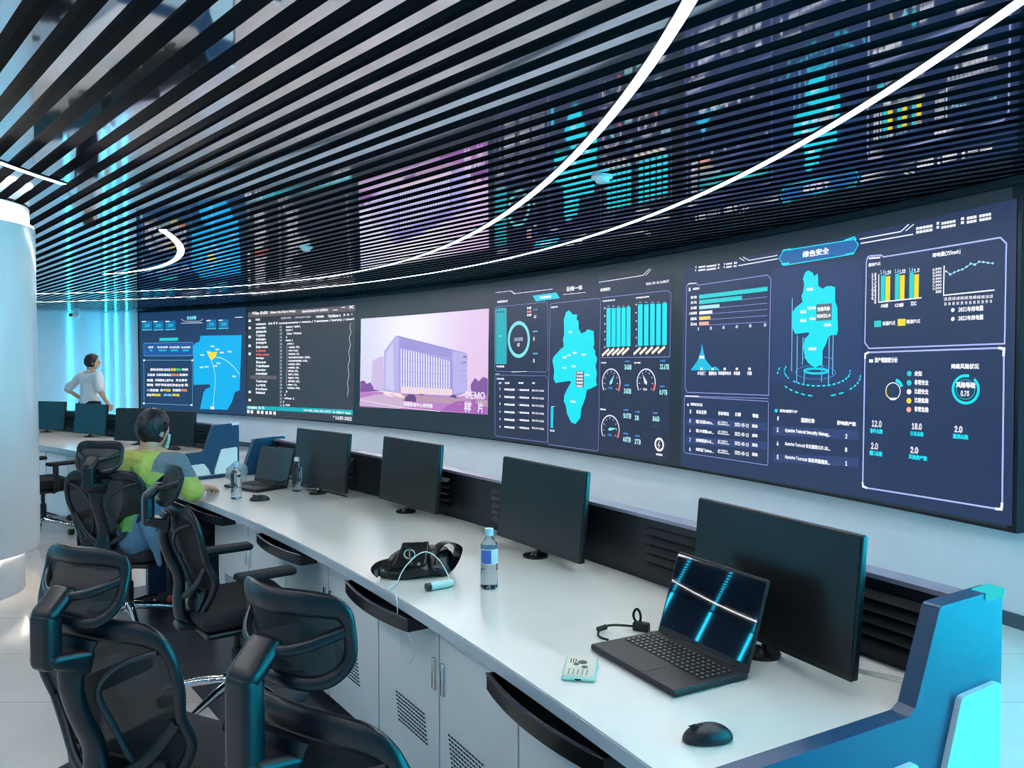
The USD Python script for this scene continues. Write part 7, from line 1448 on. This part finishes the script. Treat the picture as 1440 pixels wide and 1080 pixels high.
# ------------------------------------------------------------------ people
def S(p, r): return Manifold.sphere(r, 20).translate(tuple(map(float, p)))
def bone(a, ra, b, rb): return Manifold.batch_hull([S(a, ra), S(b, rb)])
def chain(pts, rad):
    return Manifold.batch_boolean([bone(pts[i], rad[i], pts[i + 1], rad[i + 1]) for i in range(len(pts) - 1)], __import__('manifold3d').OpType.Add)
def soften(man, ref=.014, it=10):
    m = tm(man.refine_to_length(ref)); m.merge_vertices(); trimesh.smoothing.filter_taubin(m, iterations=it); return m
def to_man(m): return Manifold(MMesh(np.asarray(m.vertices, np.float32), np.asarray(m.faces, np.uint32)))
def head_mesh():
    m = trimesh.creation.icosphere(4); v = m.vertices.copy(); d = v.copy()
    v[:, 0] *= .076; v[:, 1] *= .097; v[:, 2] *= .118
    low = np.clip(-d[:, 2], 0, 1); v[:, 0] *= 1 - .32 * low ** 1.5; v[:, 1] = np.where(d[:, 1] > 0, v[:, 1] * (1 - .06 * low), v[:, 1] * (1 - .38 * low))
    def bump(c, s, amp):
        w = np.exp(-(((d - c) / s) ** 2).sum(1)); v[:, 1] += amp * w
    f = lambda x, z: np.array([x, math.sqrt(max(0, 1 - x * x - z * z)), z])
    bump(f(0, -.16), (.12, .5, .16), .022); bump(f(0, .02), (.09, .5, .18), .010); bump(f(0, -.42), (.22, .5, .09), .006); bump(f(0, -.78), (.25, .5, .15), .010)
    bump(f(.36, .06), (.17, .5, .11), -.009); bump(f(-.36, .06), (.17, .5, .11), -.009); bump(f(0, .25), (.5, .5, .1), .005)
    m.vertices = v; return m
def turn(m, R, loc):
    m = m.copy(); m.vertices = m.vertices @ R.T + loc; return m
def head_rot(yaw, pitch=0., roll=0.):
    E_ = trimesh.transformations.euler_matrix; return E_(math.radians(pitch), math.radians(roll), math.radians(yaw - 90), 'sxyz')[:3, :3]
def hand(wrist, d, nrm, side, curl=.35):
    """Palm and five fingers: d points along the hand, nrm out of the back of the hand; side +1 puts the thumb on cross(d, nrm)."""
    d = np.array(d, float) / np.linalg.norm(d); nrm = np.array(nrm, float); nrm -= d * (nrm @ d); nrm /= np.linalg.norm(nrm); x = np.cross(d, nrm) * side; w = np.array(wrist, float); parts = []
    parts.append(Manifold.batch_hull([S(w, .024), S(w + d * .085 + x * .026, .012), S(w + d * .088 - x * .028, .012), S(w + d * .03 + x * .022, .016)]))
    for k, (off, L) in enumerate(((.028, .068), (.010, .078), (-.010, .072), (-.029, .056))):
        p = w + d * .082 + x * off; pts = [p]; a = 0
        for q, fr in enumerate((.45, .32, .23)):
            a += curl * (1 + .25 * k); pts.append(pts[-1] + (d * math.cos(a) - nrm * math.sin(a)) * L * fr)
        parts.append(chain(pts, (.0095, .0088, .008, .007)))
    t0 = w + d * .028 + x * .024; t1 = t0 + (d * .6 + x * .75 - nrm * .2) * .036; parts.append(chain([t0, t1, t1 + (d * .85 + x * .35 - nrm * .3) * .032], (.013, .011, .0085)))
    return Manifold.batch_boolean(parts, __import__('manifold3d').OpType.Add)
OPA = __import__('manifold3d').OpType.Add
def person(label, J, yaw_head, pitch_head, hands, clothes, slim=1.0):
    """J: joints in metres in the world. Returns the thing; the body is one mesh, hair and clothes are its children."""
    t = thing('person', label, 'person', (0, 0, 0)); Rm = head_rot(yaw_head, pitch_head); hc = np.array(J['head'])
    torso = chain([J['pelvis'], J['waist'], J['chest']], (.115 * slim, .108 * slim, .118 * slim))
    torso += Manifold.batch_hull([S(J['hipL'], .085), S(J['hipR'], .085), S(J['pelvis'], .10)])
    torso += Manifold.batch_hull([S(J['shL'], .052), S(J['shR'], .052), S(J['chest'], .112 * slim), S(J['neck'], .055)])
    parts = [torso, bone(J['neck'], .055, hc + Rm @ np.array((0, -.02, -.06)), .054)]
    for s in 'LR':
        parts.append(chain([J['sh' + s], J['el' + s], J['wr' + s]], (.046, .037, .025))); parts.append(chain([J['hip' + s], J['kn' + s], J['an' + s]], (.078, .053, .036))); parts.append(bone(J['an' + s], .036, J['to' + s], .028))
        if s in hands: parts.append(hand(J['wr' + s], *hands[s]))
    body = soften(Manifold.batch_boolean(parts, OPA), .012, 8)
    hm = turn(head_mesh(), Rm, hc)
    ears = [turn(T(tm(Manifold.sphere(1, 16).scale((.009, .016, .027))), (sx * .076, -.012, -.012), rz=sx * -14), Rm, hc) for sx in (-1, 1)]
    full = to_man(trimesh.Trimesh(body.vertices, body.faces, process=False)) + to_man(hm)
    for e in ears: full += to_man(e)
    obj('body', tm(full), 'skin', t, smooth=60)
    for sx in (-1, 1): obj('eye', turn(T(trimesh.creation.icosphere(2, .0105), (sx * .028, .083, .008)), Rm, hc), 'eye_dark', t, smooth=60)
    obj('mouth', turn(T(tm(Manifold.sphere(1, 16).scale((.024, .006, .006))), (0, .090, -.052)), Rm, hc), 'lip', t)
    # hair: a shell over the skull, cut away from the face and ears
    h = trimesh.creation.icosphere(4); d = h.vertices.copy(); v = d * (.086, .108, .116) + (0, -.006, .020); v += d * ((meshkit.fbm(d * 3.2 + 3, 3, 2) - .5) * .016)[:, None]; h.vertices = v
    cut = Manifold.batch_hull([Manifold.sphere(.02, 10).translate(p) for p in ((-.12, .075, .062), (.12, .075, .062), (-.12, .16, .062), (.12, .16, .062), (-.12, .034, -.02), (.12, .034, -.02), (-.12, .02, -.16), (.12, .02, -.16), (-.12, .16, -.16), (.12, .16, -.16))])
    neck = Manifold.batch_hull([Manifold.sphere(.02, 10).translate(p) for p in ((-.13, -.16, -.105), (.13, -.16, -.105), (-.13, .05, -.085), (.13, .05, -.085), (-.13, -.16, -.2), (.13, .05, -.2))])
    obj('hair', turn(tm((to_man(h) - cut) - neck), Rm, hc), 'hair_black', t, smooth=60)
    clothes(t, J, Rm, hc); return t
def split(mesh, rule):
    """Splits one garment into its coloured panels by each triangle's middle."""
    c = mesh.triangles_center; k = rule(c); return [(q, mesh.submesh([np.nonzero(k == q)[0]], append=True)) for q in sorted(set(k.tolist()))]
# seated person, from behind, in the chair at the far end of the near console
F = np.array((math.cos(math.radians(72)), math.sin(math.radians(72)), 0)); Rr = np.array((F[1], -F[0], 0)); P0 = np.array((-2.17, 4.56, 0)); Z = np.array((0, 0, 1.))
at = lambda f, r, z: P0 + F * f + Rr * r + Z * z
Js = dict(pelvis=at(0, 0, .59), waist=at(.03, .01, .72), chest=at(.06, .02, .93), neck=at(.075, .015, 1.045), head=at(.10, .0, 1.175), shL=at(.06, -.17, .99), shR=at(.08, .19, .985), elL=at(.26, -.24, .78), elR=at(.13, .27, .79), wrL=at(.46, -.10, .80), wrR=at(.36, .13, .80),
          hipL=at(.04, -.09, .58), hipR=at(.04, .09, .58), knL=at(.46, -.14, .53), knR=at(.44, .16, .53), anL=at(.44, -.14, .09), anR=at(.50, .12, .09), toL=at(.58, -.15, .035), toR=at(.66, .13, .035))
def dress_seated(t, J, Rm, hc):
    sh = Manifold.batch_hull([S(J['shL'], .068), S(J['shR'], .068), S(J['chest'], .135), S(J['neck'] - Z * .045, .066)]) + chain([J['pelvis'] - Z * .02, J['waist'], J['chest']], (.146, .132, .136)) + Manifold.batch_hull([S(J['hipL'] + Z * .03, .104), S(J['hipR'] + Z * .03, .104), S(J['pelvis'], .13)])
    for s, k in (('L', .8), ('R', .86)):
        e = J['sh' + s] + (J['el' + s] - J['sh' + s]) * k; sh += bone(J['sh' + s], .066, e, .062)
    sh += Manifold.batch_hull([S(at(-.06, .12, .66), .02), S(at(-.06, .17, .52), .016), S(at(-.10, .10, .66), .02), S(at(-.07, .19, .43), .01)])
    m = soften(sh, .008, 10); m = lumpy(m, .009, 12, 4)
    def rule(c):
        q = c - P0; f, r, z = q @ F, q @ Rr, c[:, 2]; out = np.zeros(len(c), int)
        out[(z < .97 - .9 * (r - .0)) & (r > -.02)] = 1; out[z < .80 - .5 * np.abs(r - .05)] = 1
        out[(r > .11) & (z > .955 - .25 * (r - .11))] = 3; out[(r > .05) & (z < .80 - 1.2 * np.abs(r - .13)) | (z < .62)] = 2; return out
    for k, sub in split(m, rule): obj(('shirt', 'shirt_panel', 'shirt_panel', 'shoulder_panel')[k], sub, ('jersey_lime', 'jersey_green', 'jersey_blue', 'jersey_grey')[k], t, smooth=60)
    col_ = sweep(spline([J['neck'] + Rr * .062 - Z * .0, J['neck'] + F * .06 - Z * .012, J['neck'] - Rr * .062, J['neck'] - F * .055 + Z * .012], 32, True), .012, closed=True); obj('collar', col_, 'jersey_lime', t)
    tr = chain([J['hipL'], J['knL'], J['anL'] + Z * .03], (.105, .078, .062)) + chain([J['hipR'], J['knR'], J['anR'] + Z * .03], (.105, .078, .062)) + Manifold.batch_hull([S(J['hipL'], .11), S(J['hipR'], .11), S(J['pelvis'], .125)])
    obj('trousers', lumpy(soften(tr, .014, 8), .006, 14, 6), 'trouser_navy', t, smooth=60)
    for s in 'LR':
        a, b = J['an' + s], J['to' + s]; sole = Manifold.batch_hull([S(np.r_[a[:2], .03] - F * .045, .03), S(np.r_[b[:2], .03], .03), S(np.r_[a[:2], .03] + Rr * .012, .036)]); up = Manifold.batch_hull([S(a - Z * .005, .046), S(a - F * .03 - Z * .03, .04), S(b + Z * .015, .034), S(b + Z * .01 + Rr * .012, .034), S(b + Z * .01 - Rr * .012, .034)])
        sho = obj('shoe', soften(up, .012, 4), 'shoe_red', t); obj('sole', tm(sole - Manifold.cube((3, 3, 1)).translate((a[0] - 1.5, a[1] - 1.5, .035))), 'shoe_teal', sho)
    pts = []
    for z in np.linspace(-.10, -.015, 7):
        pts.append([Rm @ np.array((.072 * math.sin(q) * (1 - .25 * max(0, -z - .05) / .05), .03 + (.080 + .012 * math.exp(-(q / .4) ** 2)) * math.cos(q), z)) + hc for q in np.linspace(-1.35, 1.35, 17)])
    mk = obj('face_mask', grid_sheet(pts, .003), 'mask_teal', t, smooth=60)
    for sx in (-1, 1): obj('ear_loop', sweep([Rm @ np.array((sx * .073, .045, -.02)) + hc, Rm @ np.array((sx * .083, -.02, -.005)) + hc, Rm @ np.array((sx * .080, -.034, -.03)) + hc], .0012), 'mask_teal', mk)
person('seated person with short black hair in a lime, green and blue jersey, back turned', Js, 70, -8, {'L': (F * 1 + Rr * .5 - Z * .12, Z, -1, .3), 'R': (F * 1 - Rr * .1 - Z * .1, Z, 1, .3)}, dress_seated)
# standing person, far left
F = np.array((math.cos(math.radians(62)), math.sin(math.radians(62)), 0)); Rr = np.array((F[1], -F[0], 0)); P0 = np.array((-6.35, 11.75, 0))
Jt = dict(pelvis=at(0, 0, .95), waist=at(.0, 0, 1.08), chest=at(.015, .0, 1.29), neck=at(.02, .01, 1.435), head=at(.035, .025, 1.585), shL=at(.0, -.18, 1.385), shR=at(.02, .18, 1.385), elL=at(-.10, -.40, 1.17), elR=at(-.04, .33, 1.14), wrL=at(.04, -.22, 1.02), wrR=at(.10, .30, .95),
          hipL=at(0, -.09, .92), hipR=at(0, .09, .92), knL=at(.02, -.11, .50), knR=at(.03, .11, .50), anL=at(-.02, -.12, .09), anR=at(-.02, .13, .09), toL=at(.13, -.15, .035), toR=at(.13, .17, .035))
def dress_standing(t, J, Rm, hc):
    sh = Manifold.batch_hull([S(J['shL'], .066), S(J['shR'], .066), S(J['chest'], .132), S(J['neck'] - Z * .05, .062)]) + chain([J['pelvis'] + Z * .05, J['waist'], J['chest']], (.138, .130, .134)) + Manifold.batch_hull([S(J['hipL'] + Z * .10, .09), S(J['hipR'] + Z * .10, .09), S(J['waist'], .128)])
    for s in 'LR': e = J['sh' + s] + (J['el' + s] - J['sh' + s]) * .8; sh += bone(J['sh' + s], .066, e, .068)
    obj('shirt', lumpy(soften(sh, .014, 8), .009, 12, 8), 'shirt_white', t, smooth=60)
    obj('collar', sweep(spline([J['neck'] + Rr * .062 - Z * .0, J['neck'] + F * .062 - Z * .025, J['neck'] - Rr * .062, J['neck'] - F * .058 + Z * .016], 32, True), .014, .02, closed=True), 'shirt_white', t)
    tr = chain([J['hipL'], J['knL'], J['anL'] + Z * .0], (.108, .082, .066)) + chain([J['hipR'], J['knR'], J['anR'] + Z * .0], (.108, .082, .066)) + Manifold.batch_hull([S(J['hipL'] + Z * .02, .112), S(J['hipR'] + Z * .02, .112), S(J['pelvis'], .13)])
    obj('trousers', lumpy(soften(tr, .016, 8), .006, 14, 6), 'trouser_navy', t, smooth=60)
    for s in 'LR':
        a, b = J['an' + s], J['to' + s]; obj('shoe', soften(Manifold.batch_hull([S(a - Z * .03, .05), S(np.r_[a[:2], .034] - F * .05, .034), S(b + Z * .005, .036), S(b + Z * .005 + Rr * .015, .036)]), .014, 4), 'rubber', t)
person('person in white short-sleeved shirt and dark trousers standing far left by the cyan strips', Jt, 38, 0, {'L': (F * .9 + Rr * .6 - Z * .5, -Rr, 1, .4), 'R': (F * .5 - Z * .8 - Rr * .2, Rr, -1, .4)}, dress_standing)
